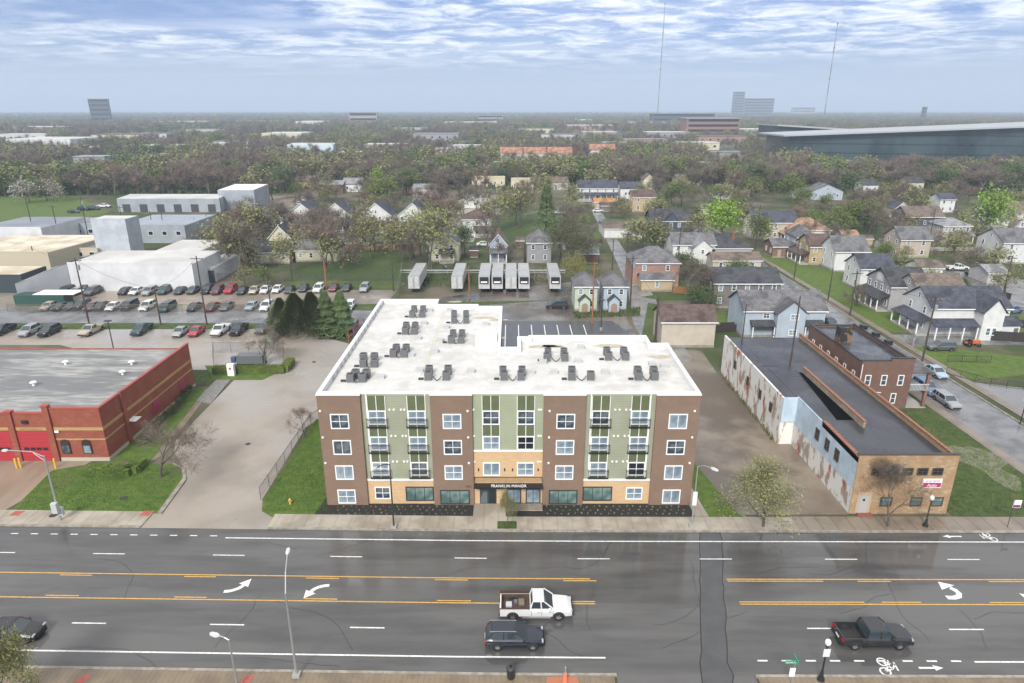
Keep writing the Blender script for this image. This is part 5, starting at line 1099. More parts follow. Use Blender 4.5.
detail(AV[0],1.98,5.7,(-.38,.42,1.3),.5,1.02,.8,True); detail(AV[1],1.9,4.8,(-1.15,-.1,.95),.45,.9,.62); detail(AV[2],1.98,5.7,(-.95,.1,1.2),.5,1.0,.8); detail(AV[3],1.82,4.7,(-.95,-.05,.95),.4,.82,.55)
for k_ in (-.62,.62): MB().box(-2.0,.1,k_-.02,k_+.02,1.62,1.67).build('roof_rail',STEEL,AV[1])
# rows of the west lots, all nosing toward the avenue
cn={'charcoal':'charcoal','navy':'dark navy'}
def row(items,ref,grp):
    cnt={}
    for it in items: cnt[(it[0],it[1])]=cnt.get((it[0],it[1]),0)+1
    seen={}
    od=('first','second','third','fourth','fifth','sixth','seventh','eighth')
    for k,c,px,py in items:
        q=seen.get((k,c),0); seen[(k,c)]=q+1
        nm={'suv':'SUV','sedan':'sedan','pickup':'pickup','van':'minivan','wagon':'estate car'}[k]
        lb='%s %s %s'%(c if c!='paleblue' else 'pale blue',nm,ref) if cnt[(k,c)]==1 else '%s %s %s from the left %s'%(od[q],c,nm,ref)
        vehicle(k,c,px,py,R(-90+rg.uniform(-3,3)),lb,grp)
row([('pickup','charcoal',3,333),('suv','silver',30,334),('suv','black',50,334),('pickup','beige',92,333),('pickup','green',142,332.5),('sedan','silver',181,334.5),('sedan','red',197,334),('pickup','white',221,333),('pickup','black',239,332.5),('pickup','grey',264,331)],'parked on the wet lot by the grass strip','cars in the front row of the west lot')
row([('sedan','beige',50,308.5),('sedan','charcoal',62,309),('sedan','navy',73,308.5),('suv','navy',82,308),('sedan','maroon',93,309),('sedan','charcoal',102,308.5),('sedan','white',114,309),('van','navy',130,308.5),('suv','white',148,309),('van','green',168,310),('sedan','charcoal',195,309.5),('sedan','maroon',213,309.5),('sedan','grey',227,309),('sedan','paleblue',252,308.5),('suv','white',267,309),('wagon','white',350,308)],'in middle row behind the lot fence','cars in the middle row of the west lot')
row([('suv','charcoal',67,293.5),('sedan','silver',77,294),('suv','grey',93,294),('suv','green',87,290.5),('sedan','black',126,293.5),('sedan','white',137,293.5),('suv','silver',150,294),('suv','green',165,293),('sedan','charcoal',181,293),('sedan','green',194,292.5),('suv','charcoal',208,292.5),('suv','maroon',218,293),('suv','red',231,292),('sedan','black',243,293),('sedan','beige',255,292.5),('sedan','white',266,292),('sedan','white',278,291.5),('sedan','charcoal',290,292),('sedan','charcoal',304,290.5),('suv','white',319,291),('sedan','maroon',334,290),('sedan','black',347,290),('suv','silver',365,290.5)],'in back row by the white warehouse','cars in the back row of the west lot')
for a in (('suv','charcoal',557,308,R(180),'dark grey SUV parked beside the mint green cottage yard'),
 ('wagon','silver',946,404,R(-90),'silver grey station wagon parked on the side street verge'),('sedan','paleblue',935,375,R(-90),'pale blue grey sedan parked north of the station wagon'),('suv','blue',925,391,R(-90),'blue car half hidden by the brick flats porch'),
 ('sedan','black',829,325,R(-90),'black car parked behind the brick flats on street'),('suv','grey',940,350,R(180),'grey SUV parked before the white farmhouse porch'),
 ('pickup','white',957,270,R(0),'white pickup parked on the lawn drive behind houses'),('suv','black',975,275,R(180),'black SUV parked by the low grey garage'),('suv','blue',1011,313,R(20),'bright blue car at right edge beyond dark fence'),
 ('sedan','black',771,246,R(-90),'black car parked on the far side street verge'),('sedan','white',484,246,R(0),'white car in drive beside the light blue cottage'),('sedan','white',352,246,R(0),'white car parked before the leaning budding tree'),('sedan','silver',362,246,R(0),'silver car parked beside the white one on mid street'),
 ('suv','black',666,213,R(-60),'black SUV on the alley behind the tan house'),('sedan','silver',660,206,R(-60),'silver car further up the alley behind tan house'),
 ('sedan','charcoal',74,213,R(0),'leftmost charcoal car on the grass beyond grey blocks'),('suv','navy',84,210.5,R(0),'dark navy SUV on the grass beyond grey blocks'),('van','charcoal',94,210,R(0),'charcoal minivan on the grass beyond grey blocks'),('pickup','white',104,207.5,R(0),'white pickup on the grass beyond the grey blocks'),
 ('van','white',303,201,R(-60),'white minivan in the wet lot beyond the house row'),('sedan','white',299,205,R(-60),'white sedan in the wet lot beyond the house row'),('sedan','blue',451,202,R(0),'blue car in the far car park behind bare trees'),('sedan','white',470,199,R(0),'white car in the far car park behind bare trees'),
 ('suv','blue',362,213,R(20),'blue car behind the white gabled house row'),('suv','white',367,210,R(20),'white car behind the white gabled house row'),('sedan','paleblue',560,214,R(0),'pale blue car near the wide white farmhouse'),('sedan','white',598,212,R(0),'white car before the rusty orange roofed shed')):
    vehicle(*a)
# orange tractor
x,y=G(971,346); t=empty('garden_tractor',(x,y,0),0,'orange garden tractor beside grey SUV at white farmhouse','tractor'); OM=mat('tractor_orange',(.45,.12,.03),.5)
bevel(MB().box(0,1.5,-.35,.35,.5,1.15).build('bonnet',OM,t),.08); MB().box(-1.1,0,-.45,.45,.45,.7).build('chassis',OM,t); bevel(MB().box(-.6,-.1,-.3,.3,.7,1.3).build('seat',PLAST,t),.08)
for xx,r in ((-.7,.5),(1.1,.33)):
    a,b=wheel_mesh(r)
    for s in (-.6,.6): link('wheel',a,t,(xx,s,r))
# semi-trailers
TRW=mat('trailer_white',(.48,.49,.49),.4,c2=(.40,.41,.41),scale=1.2); TRR=mat('trailer_roof',(.36,.37,.37),.4,c2=(.28,.285,.285),scale=.8,detail=8,wave=(1.2,.85,1))
tm={}
def trailer(px0,px1,reefer,label,W_=2.6,L=14.5):
    x,y=G((px0+px1)/2,293.5); e=empty('semi_trailer',(x,y,0),0,label,'trailer','semi trailers backed against the rail')
    if not tm:
        tm['b']=MB().box(-1.3,1.3,0,L,1.15,4.0).mesh('box_body',TRW); tm['r']=MB().box(-1.32,1.32,-.02,L,4.0,4.06).mesh('roof',TRR); tm['c']=MB().box(-.5,.5,.3,L-.3,.85,1.149).mesh('chassis',PLAST)
        tm['l']=MB().box(-.08,.08,-.08,.08,0,1.149).mesh('landing_leg',PLAST); tm['u']=bevel_mesh=MB().box(-1.0,1.0,-.35,-.001,2.5,3.95).mesh('cooling_unit',mat('reefer_unit_black',(.02,.022,.03),.4)); tm['g']=MB().box(-.6,.6,-.40,-.351,1.7,2.49).mesh('unit_panel',WT)
        tm['f']=MB().box(-1.15,1.15,-.06,-.001,1.25,3.9).mesh('door_panel',TRW); tm['h']=MB().box(-.15,.15,-.09,-.061,1.3,3.85).mesh('door_bar',STEEL)
    link('box_body',tm['b'],e); link('roof',tm['r'],e); link('chassis',tm['c'],e)
    for s in (-.7,.7): link('landing_leg',tm['l'],e,(s,2.2,0))
    if reefer: link('cooling_unit',tm['u'],e); MB().box(-.75,.75,-.37,-.351,2.65,3.0).build('unit_grille',WT,e)
    else: link('door_panel',tm['f'],e); link('door_bar',tm['h'],e)
    a,b=wheel_mesh(.5)
    for yy in (L-3,L-1.7):
        for s in (-1.05,1.05): o=link('wheel',a,e,(s,yy,.5)); o.rotation_euler=(0,0,PI/2)
    return e
for a in ((408.5,420,False,'white box trailer leftmost, standing alone by the grass'),(451.5,463,False,'white box trailer second from left beside orange pole'),(478.5,490,True,'refrigerated trailer with black unit, leftmost of the four together'),(491.5,503,True,'refrigerated trailer second of the four parked together'),(505,517,False,'streaky roofed plain trailer third of the four together'),(518,530,True,'refrigerated trailer with black unit, rightmost of four together'),(549,561,True,'refrigerated trailer standing alone at right of the row')): trailer(*a)
# ================================================================ POLES AND LAMPS
WOOD=mat('pole_wood',(.045,.036,.03),.9,c2=(.07,.058,.05),scale=4,stretch=(1,1,.2)); WOODO=mat('pole_wood_orange',(.30,.12,.05),.8,c2=(.22,.09,.04),scale=3)
POLES={}
def pole(key,bx,by,ty,label,arm=1,r=.15,wood=None,z0=0,tr=False,ang=0):
    x,y=G(bx,by,z0); h=HT(y,ty)-z0; h=min(max(h,4),15)
    e=empty('utility_pole',(x,y,z0),ang,label,'utility pole','utility poles'); b=MB(); b.tube((0,0,0 if z0 else -.1),(0,0,h),r,r*.65,8); b.build('shaft',wood or WOOD,e)
    for k in range(arm): MB().box(-1.2,1.2,-.06,.06,h-.6-k*1.0,h-.47-k*1.0).build('crossarm',wood or WOOD,e)
    if arm:
        for s in (-1.1,-.4,.4,1.1): MB().tube((s,0,h-.47),(s,0,h-.3),.05,.04,6).build('insulator',mat('insulator_grey',(.3,.28,.27),.4),e)
    if tr: MB().tube((.35,0,h-2.4),(.35,0,h-1.4),.27,.27,10).build('transformer',mat('transformer_grey',(.25,.27,.28),.5),e)
    POLES[key]=(x,y,z0+h-.35); return e
PL=[('a',89,323,258,'tall dark utility pole in front of white warehouse, leaning left',1,1),('b',161,325,287,'utility pole between green and black SUVs by grass strip',0,0),('c',207,325,256,'tall utility pole right of the warehouse end',1,0),('d',271,309,273,'thin utility pole left of the evergreen trees',0,0),
('e',37,270,246,'short utility pole on the cream roofed factory yard',0,0),('f',90,244,179,'tallest utility pole beside the metal tower building',1,1),('g',36,243,197,'thin utility pole at the left by green field',1,0),('h',61,246,205,'thin utility pole left of the tallest yard pole',1,0),('i',123,226,206,'pole before the long white roofed depot',1,0),
('j',154,236,211,'pole on the grey flat roofed block, left of two',0,0),('k',165,236,211,'pole on the grey flat roofed block, right of two',0,0),('l',222,216,197,'pole at the joint of depot and blue grey box',0,0),('m',254,213,196,'pole at the right corner of the blue grey box',0,0),
('n',393.5,291,258,'dark utility pole left of the lone box trailer',0,0),('o',630,308,256,'utility pole on alley edge beside the pale blue cottage',1,1),('p',612,270,239,'utility pole behind the two narrow cottages',0,0),('q',655,343,297,'thick black pole at the corner of beige garage',0,0),
('r',755,250,205,'utility pole before the beige two storey house',1,0),('s',794,279,239,'utility pole on the verge by ochre house',0,1),('t',828,300,268,'utility pole on verge before white gabled house',0,0),('u',850,315,271,'utility pole on verge before the lavender grey house',1,0),('v',922,362,297,'utility pole before the white farmhouse porch',1,1),
('w',1002,298,256,'utility pole beside blue car at the right edge',1,0),('x',901,255,232,'pole beside the peach stucco house',0,0),('y',929,241,209,'pole between dark blue and pale grey houses',0,0),('z',999,226,210,'thin pole before the long white house right of tree',0,0),('a1',1010,230,208,'doubled pole right of bright green tree',0,1),
('b1',678,262,225,'pole rising behind the white gabled twin wing house',0,0),('c1',626,270,232,'pole by the alley behind rose brick house',1,0),('d1',652,251,206,'tall pole behind the long low workshop',0,0),('e1',292,280,262,'short pole by the budding shrubs and fence',0,0)]
for k,bx,by,ty,lb,arm,tr in PL: pole(k,bx,by,ty,lb,arm,tr=bool(tr),r=.17 if k!='q' else .24)
pole('or1',326.5,289,260,'orange brown pole behind white SUV in back row',0,wood=WOODO,r=.2); pole('or2',469.5,299,267,'orange brown pole beside the second trailer',0,wood=WOODO,r=.2); pole('or3',592,324,262,'tall orange brown pole with box at the mint cottage',0,wood=WOODO,r=.17)
pole('rf1',790,366,296,'dark pole rising from the black roof, right one',0,z0=6.15,r=.14); pole('rf2',742,341,304,'dark pole rising from black roof rear corner, left one',0,z0=6.15,r=.12)
def wire(a,b,label,dz=0,sag=.9,off=(0,)):
    p,q=Vector(POLES[a]),Vector(POLES[b]); 
    P=[p.lerp(q,t/12)+Vector((0,0,dz-sag*4*(t/12)*(1-t/12))) for t in range(13)]
    m=MB(); m.sweep(P,.022,4); tag(m.build('power_line',BKM),label,'power line','overhead wires')
for a,b,lb in (('a','b','overhead wire between the tall warehouse pole and its neighbour'),('b','c','overhead wire crossing middle of the west lot'),('c','d','overhead wire from warehouse end to evergreen trees'),('s','t','overhead wire along side street past ochre house'),('t','u','overhead wire along side street past lavender house'),('u','v','overhead wire along side street to the farmhouse'),('r','s','overhead wire from beige house to ochre house'),('o','c1','overhead wire over alley beside rose brick house'),('c1','d1','overhead wire running north up the alley'),('v','w','overhead wire over the white farmhouse roof'),('e','a','overhead wire from the factory yard to warehouse pole'),('f','h','overhead wire left of metal tower'),('h','g','overhead wire over the far left grey block'),('q','o','overhead wire from garage corner up the alley')): wire(a,b,lb)
# street lamps
LH=mat('lamp_head_grey',(.5,.52,.52),.4); LHG=mat('lamp_glass',(.65,.67,.66),.2)
def cobra(x,y,h,ax,ay,label,m,ah=.5,r=.09,base=True):
    e=empty('street_lamp',(x,y,.13),0,label,'street lamp','cobra head lamps of the avenue'); MB().tube((0,0,0),(0,0,h),r,r*.6,8).build('pole',m,e)
    MB().sweep([(0,0,h-.05),(ax*.4,ay*.4,h+ah*.7),(ax,ay,h+ah)],.045,6).build('arm',m,e)
    if base: MB().box(-.28,.28,-.28,.28,-.12,.25).build('base',mat('lamp_base',(.3,.3,.28),.7),e)
    an=math.atan2(ay,ax); hd=MB(); hd.loft([[(a,-w,-t),(a,w,-t),(a,w*.8,t),(a,-w*.8,t)] for a,w,t in ((-.1,.07,.05),(.15,.17,.09),(.6,.15,.07),(.75,.05,.03))]); o=hd.build('lamp_head',LH,e,(ax,ay,h+ah)); o.rotation_euler=(0,0,an)
    return e
x,y=G(394,528.5); cobra(x,y,HT(y,460)-.6,-1.0,-1.5,'dark street lamp before the left half of apartment block',DKM)
x,y=G(691.5,527.5); e=cobra(x,y,HT(y,462)-.6,1.0,-1.2,'grey street lamp with small signs by the apartment corner',STEEL); MB().box(-.22,.22,-.13,-.1,2.6,4.2).build('sign_plate',LHG,e)
x,y=G(297,677); cobra(x,y,7.7,-.45,2.4,'tall pale grey street lamp on the near pavement, left of crossing',STEEL,ah=1.6,r=.12)
x,y=G(238,690); cobra(x,y,4.6,-.9,.3,'short grey street lamp at the bottom edge by red tactile paving',STEEL,ah=.1)
def ornate(px,py,ty,label):
    x,y=G(px,py); h=HT(y,ty)-.13; e=empty('ornamental_lamp',(x,y,.13),0,label,'street lamp','black ornamental lamps'); b=MB()
    b.tube((0,0,0),(0,0,.25),.28,.24,12).tube((0,0,.25),(0,0,.9),.17,.09,12).tube((0,0,.9),(0,0,h-.6),.075,.055,10).tube((0,0,h-.62),(0,0,h-.5),.12,.16,12); b.build('post',BKM,e)
    g=MB(); n=12; g.loft([[(r*math.cos(2*PI*i/n),r*math.sin(2*PI*i/n),z) for i in range(n)] for r,z in ((.12,h-.5),(.2,h-.36),(.23,h-.18),(.17,h-.03),(.05,h+.06))]); g.build('globe',mat('lamp_globe',(.75,.76,.74),.3),e,smooth=True)
    return e
e=ornate(820.5,681,640,'black ornamental lamp with white globe on near pavement'); MB().box(-.25,.25,-.1,-.07,2.3,3.0).build('sign_plate',LHG,e)
ornate(925,527,496,'black ornamental lamp before the tan brick front')
x,y=G(1020,424); e=empty('lamp_post',(x,y,0),0,'black lamp post with white box head at right street corner','street lamp'); MB().tube((0,0,0),(0,0,3.4),.08,.06,8).build('post',BKM,e); MB().box(-.25,.25,-.25,.25,3.4,4.0).build('lamp_head',WT,e)
x,y=G(114,351); e=empty('lamp_post',(x,y,0),0,'short dark lot lamp post behind the fire station roof','street lamp'); MB().tube((0,0,0),(0,0,5.6),.1,.08,8).build('post',DKM,e); MB().box(-.6,.6,-.25,.25,5.6,5.75).build('lamp_head',DKM,e)
x,y=G(601,331); e=empty('lamp_post',(x,y,0),0,'dark lot lamp post on concrete foot by striped stalls','street lamp'); MB().tube((0,0,0),(0,0,.7),.3,.3,10).build('footing',M_kerb,e); MB().tube((0,0,.7),(0,0,6.2),.09,.07,8).build('post',DKM,e); MB().box(-.5,.5,-.2,.2,6.2,6.35).build('lamp_head',DKM,e)
# signal mast by the fire station
x,y=G(61,521); e=empty('signal_mast',(x,y,.12),0,'steel mast with long arm and cabinet before the fire station','signal mast'); h=HT(y,457)
MB().tube((0,0,0),(0,0,h),.13,.08,8).build('pole',STEEL,e); MB().sweep([(0,0,h-.1),(-1.6,.6,h+.15),(-4.3,1.0,h+.1)],.05,6).build('arm',STEEL,e); MB().tube((0,0,h-.6),(-1.4,.5,h+.05),.03,.03,6).build('brace',STEEL,e)
MB().loft([[(a,-w,-t),(a,w,-t),(a,w*.8,t),(a,-w*.8,t)] for a,w,t in ((-.5,.05,.03),(-.35,.15,.07),(0,.16,.09),(.15,.07,.05))]).build('lamp_head',LH,e,(-4.5,1.0,h+.1))
bevel(MB().box(-.3,.3,-.55,-.13,1.1,2.3).build('cabinet',mat('cabinet_grey',(.42,.44,.44),.5),e),.03); MB().box(.05,.45,-.1,.25,.6,1.5).build('cabinet',mat('cabinet_grey',(.42,.44,.44),.5),e)
# litter bin
x,y=G(511,679); e=empty('litter_bin',(x,y,.13),0,'black round litter bin on near kerb below the crossover','litter bin'); n=16
MB().loft([[(r*math.cos(2*PI*i/n),r*math.sin(2*PI*i/n),z) for i in range(n)] for r,z in ((.26,0),(.3,.08),(.34,.9),(.36,.95))]).build('bin_body',BKM,e); MB().loft([[(r*math.cos(2*PI*i/n),r*math.sin(2*PI*i/n),z) for i in range(n)] for r,z in ((.36,.96),(.3,1.06),(.18,1.1))]).build('lid',DKM,e); MB().tube((0,0,1.1),(0,0,1.105),.13,.13,12).build('opening',mat('deep_black',(.004,.004,.004),.9),e)
# orange sloped kerb ramp and grey post
x,y=G(565,684); sheet('path',[(x-1.5,y-.6),(x+1.2,y-.6),(x+.9,y+.55),(x-1.3,y+.55)],.137,mat('orange_tactile',(.38,.13,.07),.6)); e=empty('marker_post',(x,y,.13),0,'grey marker post with orange sleeve at the near kerb','post'); MB().tube((0,0,0),(0,0,.9),.2,.13,8).build('sleeve',mat('orange_sleeve',(.6,.2,.1),.5),e); MB().tube((0,0,.9),(0,0,1.5),.06,.06,8).build('post',STEEL,e)
for px in (82,246): a,b_=G(px,680); sheet('path',[(a-.5,b_-.8),(a+.3,b_-.8),(a+.6,b_+.35),(a-.1,b_+.35)],.137,M_redpave)
for px,py in ((18,514),(147,514)): a,b_=G(px,py); sheet('path',[(a-.6,b_-.5),(a+.4,b_-.5),(a+.6,b_+.4),(a-.5,b_+.4)],.126,M_redpave)
# street name sign
x,y=G(791,687); e=empty('street_sign',(x,y,.13),0,'green street name sign on thin post at near corner','street sign'); MB().tube((0,0,0),(0,0,2.5),.035,.035,6).build('post',STEEL,e)
GS=mat('sign_green',(.03,.30,.17),.4); s=MB().box(-.75,.25,-.02,.02,2.1,2.4).build('name_plate',GS,e); text('lettering','DAVIS AVE',.19,WT,s,(-.25,-.022,2.17),ext=.003); MB().box(-.02,.02,-.4,.4,2.42,2.68).build('name_plate',GS,e); MB().box(-.32,.1,-.03,.0,.9,1.7).build('small_sign',WT,e)
x,y=G(1007,528); e=empty('bus_stop_sign',(x,y,.13),0,'white and purple stop sign on thin post at right pavement','street sign'); MB().tube((0,0,0),(0,0,3.2),.035,.035,6).build('post',DKM,e); s=MB().box(-.05,.75,-.02,.02,2.3,3.2).build('sign_plate',WT,e); MB().box(0,.7,-.03,-.021,2.35,2.65).build('sign_band',mat('sign_purple',(.2,.03,.16),.4),s)
# hydrant
x,y=G(290.5,505); e=empty('fire_hydrant',(x,y,.1),0,'small yellow fire hydrant on lawn left of the apartments','hydrant'); HY=mat('hydrant_yellow',(.55,.33,.08),.5)
MB().tube((0,0,0),(0,0,.6),.13,.11,10).tube((0,0,.6),(0,0,.75),.14,.05,10).build('barrel',HY,e); MB().tube((-.2,0,.42),(.2,0,.42),.05,.05,8).build('nozzle',HY,e)
# manhole covers / drains
for px,py,r in ((248,444,.35),(54,516,.45),(314,362,.35),(124,499,.4)):
    x,y=G(px,py); z=.13 if py>495 else .012; S(MB().tube((x,y,z-.006),(x,y,z),r,r,14).build('ground_drain_cover',mat('iron_cover',(.03,.028,.025),.6)))
# ---------------- fences
CL=mat('chainlink_grey',(.2,.21,.21),.5,metal=.5)
def fence(pts,h,label,m=None,kind='link',step=2.5,group=None,nm=None):
    x0,y0=pts[0]; e=empty(nm or {'link':'chainlink_fence','wood':'wooden_fence','iron':'iron_fence','rail':'guard_rail'}[kind],(x0,y0,0),0,label,'fence',group); m=m or CL
    P=[(a-x0,b-y0) for a,b in pts]
    for (a,b) in zip(P,P[1:]):
        L_=math.hypot(b[0]-a[0],b[1]-a[1]); n=max(1,round(L_/step)); dx,dy=(b[0]-a[0])/L_,(b[1]-a[1])/L_; an=math.atan2(dy,dx)
        M_=MB()
        if kind=='link':
            M_.box(0,L_,-.03,.03,h-.06,h); nb=int(L_/.22) 
            for i in range(nb):
                u=i*.22; M_.add([(u,0,.05),(u+.03,0,.05),(u+.25,0,h-.06),(u+.22,0,h-.06)],[(0,1,2,3)]); M_.add([(u+.22,0,.05),(u+.25,0,.05),(u+.03,0,h-.06),(u,0,h-.06)],[(0,1,2,3)])
        elif kind=='wood':
            nb=int(L_/.16)
            for i in range(nb): M_.box(i*.16+.005,i*.16+.15,-.015,.015,.05,h+(i%2)*.01)
            M_.box(0,L_,.015,.06,h*.25,h*.25+.09).box(0,L_,.015,.06,h*.75,h*.75+.09)
        elif kind=='iron':
            M_.box(0,L_,-.02,.02,h-.15,h-.1).box(0,L_,-.02,.02,.15,.2); nb=int(L_/.3)
            for i in range(nb): M_.box(i*.3,i*.3+.025,-.012,.012,.05,h)
        elif kind=='rail':
            M_.box(0,L_,-.04,.04,h-.3,h).box(0,L_,-.02,.02,h*.35,h*.35+.12)
        o=M_.build({'link':'mesh_panel','wood':'board_panel','iron':'bar_panel','rail':'rail'}[kind],m,e,(a[0],a[1],0),an)
        for i in range(min(n+1,40)):
            t=i/n; MB().tube((0,0,0),(0,0,h+.05),.04 if kind!='wood' else .06,None,6).build('post',m,e,(a[0]+(b[0]-a[0])*t,a[1]+(b[1]-a[1])*t))
    return e
fence([(-27.9,63.9),(-27.6,82.5),(-24.5,90)],1.6,'grey chain fence beside the driveway left of the apartments')
DKF=mat('dark_fence',(.05,.055,.055),.6)
fence(gp((8,312),(260,312)),1.7,'long weathered mesh fence before the middle row of cars',mat('rusty_mesh',(.13,.12,.10),.7),'link',4)
fence(gp((212,281),(300,281),(395,281)),2.0,'dark mesh fence along the back of the west lot',DKF,'link',4)
fence(gp((398,298),(402,271)),2.2,'pale mesh fence at the left of the trailer yard')
fence([(G(400,275)[0],170),(G(565,275)[0],170)],1.3,'pale horizontal guard rail behind the parked trailers',mat('galv_rail',(.36,.38,.38),.5),'rail',3)
fence(gp((275,341),(290,328)),2.3,'grey slatted fence beside the evergreen trees',mat('slat_grey',(.16,.18,.19),.6),'wood',2)
RG=mat('red_gate_steel',(.33,.07,.06),.5)
x,y=G(349,346); e=empty('steel_gate',(x,y,0),R(80),'red steel gate frame beside the dark bin enclosure','gate')
for z in (.2,1.5,2.8): MB().box(0,7.5,-.05,.05,z,z+.1).build('rail',RG,e)
for u in (0,2.5,5,7.4): MB().box(u,u+.1,-.05,.05,0,2.9).build('post',RG,e)
x,y=G(353,337); e=empty('bin_enclosure',(x,y,0),0,'dark screened bin enclosure behind the red gate','enclosure')
DP=mat('dark_screen',(.035,.045,.06),.6); MB().box(0,4.6,0,.12,0,2.0).build('screen_panel',DP,e); MB().box(0,.12,.12,5,0,2.0).build('screen_panel',DP,e); MB().box(4.48,4.6,.12,5,0,2.0).build('screen_panel',DP,e); MB().box(.13,4.47,.13,4.9,0,.05).build('slab',M_asph2,e)
BRD=mat('dark_brown_boards',(.035,.03,.027),.8)
fence(gp((983,340),(1060,345)),1.9,'dark stained board fence right of the white farmhouse',BRD,'wood',2.4)
fence(gp((715,333),(742,331)),1.5,'dark board fence behind the beige garage',BRD,'wood',2.4)
OF=mat('new_cedar_boards',(.34,.16,.06),.7); fence(gp((673,293),(697,295),(694,287)),1.7,'orange cedar fence beside the tan stucco garage',OF,'wood',2.4)
IRN=mat('black_iron',(.02,.02,.02),.5); fence(gp((946,374),(990,386),(1040,392)),1.3,'black iron railing around the corner lawn',IRN,'iron',2.2); fence(gp((947,362),(990,363)),1.3,'black iron railing on north side of corner lawn',IRN,'iron',2.2)
fence(gp((1002,326),(1060,332)),1.7,'dark board fence beyond the farmhouse yard',BRD,'wood',2.4)
# bins
for px,py,lb in ((869,301,'blue wheeled bin, left of pair on the verge lawn'),(885,301,'blue wheeled bin, right of pair on verge lawn'),(899,312,'blue wheeled bin by the lavender grey house corner'),(444,270,'blue wheeled bin before the pale yellow cottage')):
    x,y=G(px,py); e=empty('wheeled_bin',(x,y,0),rg.random(),lb,'bin','wheeled bins'); BB=mat('bin_blue',(.02,.05,.11),.5); MB().prism([(-.3,-.35),(.3,-.35),(.3,.35),(-.3,.35)],0,1.0).build('bin_body',BB,e); MB().box(-.33,.33,-.38,.4,1.0,1.08).build('lid',BB,e)
x,y=G(20,306); 
e=empty('storage_container',(x-1,y,0),0,'dark green container beside white canopy in the west lot','container'); MB().box(0,11,0,3,0,2.4).build('container_body',mat('container_green',(.02,.07,.055),.5,wave=(.3,.7,0)),e); MB().box(4,13,.4,4.5,2.42,2.5).build('canopy_roof',WT,e)
x,y=G(271,343); bevel(tag(MB().box(-.5,.5,-.5,.5,0,1.1).build('utility_cabinet',mat('pale_green_cabinet',(.3,.38,.3),.5),None,(x,y)),'pale green utility cabinet by the slatted grey fence','utility box'),.04)
# generator pen
x,y=G(232,376); e=empty('display_cabinet',(x,y,.1),0,'white upright cabinet with red emblem before the clipped hedge','cabinet'); bevel(MB().box(-.55,.55,-.35,.35,0,2.0).build('cabinet_body',WT,e),.04); MB().tube((0,-.36,1.3),(0,-.351,1.3),.2,.2,10).build('emblem',mat('emblem_red',(.4,.05,.07),.5),e)
x,y=G(252,364); e=empty('generator',(x,y,.1),0,'grey generator set inside the hedged pen','generator'); bevel(MB().box(-2.2,2.2,-.8,.8,.2,1.7).build('housing',mat('generator_grey',(.12,.13,.14),.5),e),.05); MB().box(-2.3,2.3,-.9,.9,0,.2).build('skid',PLAST,e); MB().tube((1.5,0,1.7),(1.5,0,2.3),.1,.1,8).build('exhaust',STEEL,e)
fence(gp((214,366),(214,353),(284,353),(284,366)),2.0,'light mesh fence around the generator pen',None,'link',3)
x,y=G(252,357); tag(bevel(MB().box(-.35,.35,-.35,.35,0,.9).build('gas_meter',mat('meter_blue',(.04,.08,.2),.5),None,(G(234,362)[0],G(234,362)[1],.1)),.05),'small blue metal box inside the generator pen','utility box')
# plants of the mulch beds: one spot per plant
TUFT=mat('tuft_yellow_green',(.17,.2,.08),.8,c2=(.26,.27,.17),scale=9)
def tuft_mesh(seed):
    r=random.Random(seed); b=MB()
    for i in range(26):
        a=r.random()*6.28; q=r.random()*.12; x,y=q*math.cos(a),q*math.sin(a); l=.16+.16*r.random(); ox,oy=math.cos(a)*l*.7,math.sin(a)*l*.7; w=.03
        b.add([(x-w*math.sin(a),y+w*math.cos(a),0),(x+w*math.sin(a),y-w*math.cos(a),0),(x+ox,y+oy,l)],[(0,1,2)])
    return b.mesh('plant_tuft',TUFT)
tms=[tuft_mesh(i) for i in range(3)]; rgt=random.Random(4); k=0
for (xa,xb,off) in ((-19,-4.6,0),(3.8,19,0)):
    nx=int((xb-xa)/.72)
    for i in range(nx):
        for j in range(3):
            xx=xa+i*.72+(.36 if j%2 else 0)+rgt.uniform(-.12,.12); yy=60.95+j*.66+rgt.uniform(-.12,.12)
            if yy>62.6 and (xx<-15.3 or 15<xx or -8.6<xx<-4 or 3<xx<7.7): continue
            o=link('plant_tuft',tms[k%3],None,(xx,yy,.11),rgt.random()*6); s=rgt.uniform(.35,.62); o.scale=(s,s,s); k+=1
            tag(o,'small yellow green tuft planted in the black mulch of the %s bed'%('left' if xa<0 else 'right'),'plant','%s mulch bed plants'%('left' if xa<0 else 'right'))

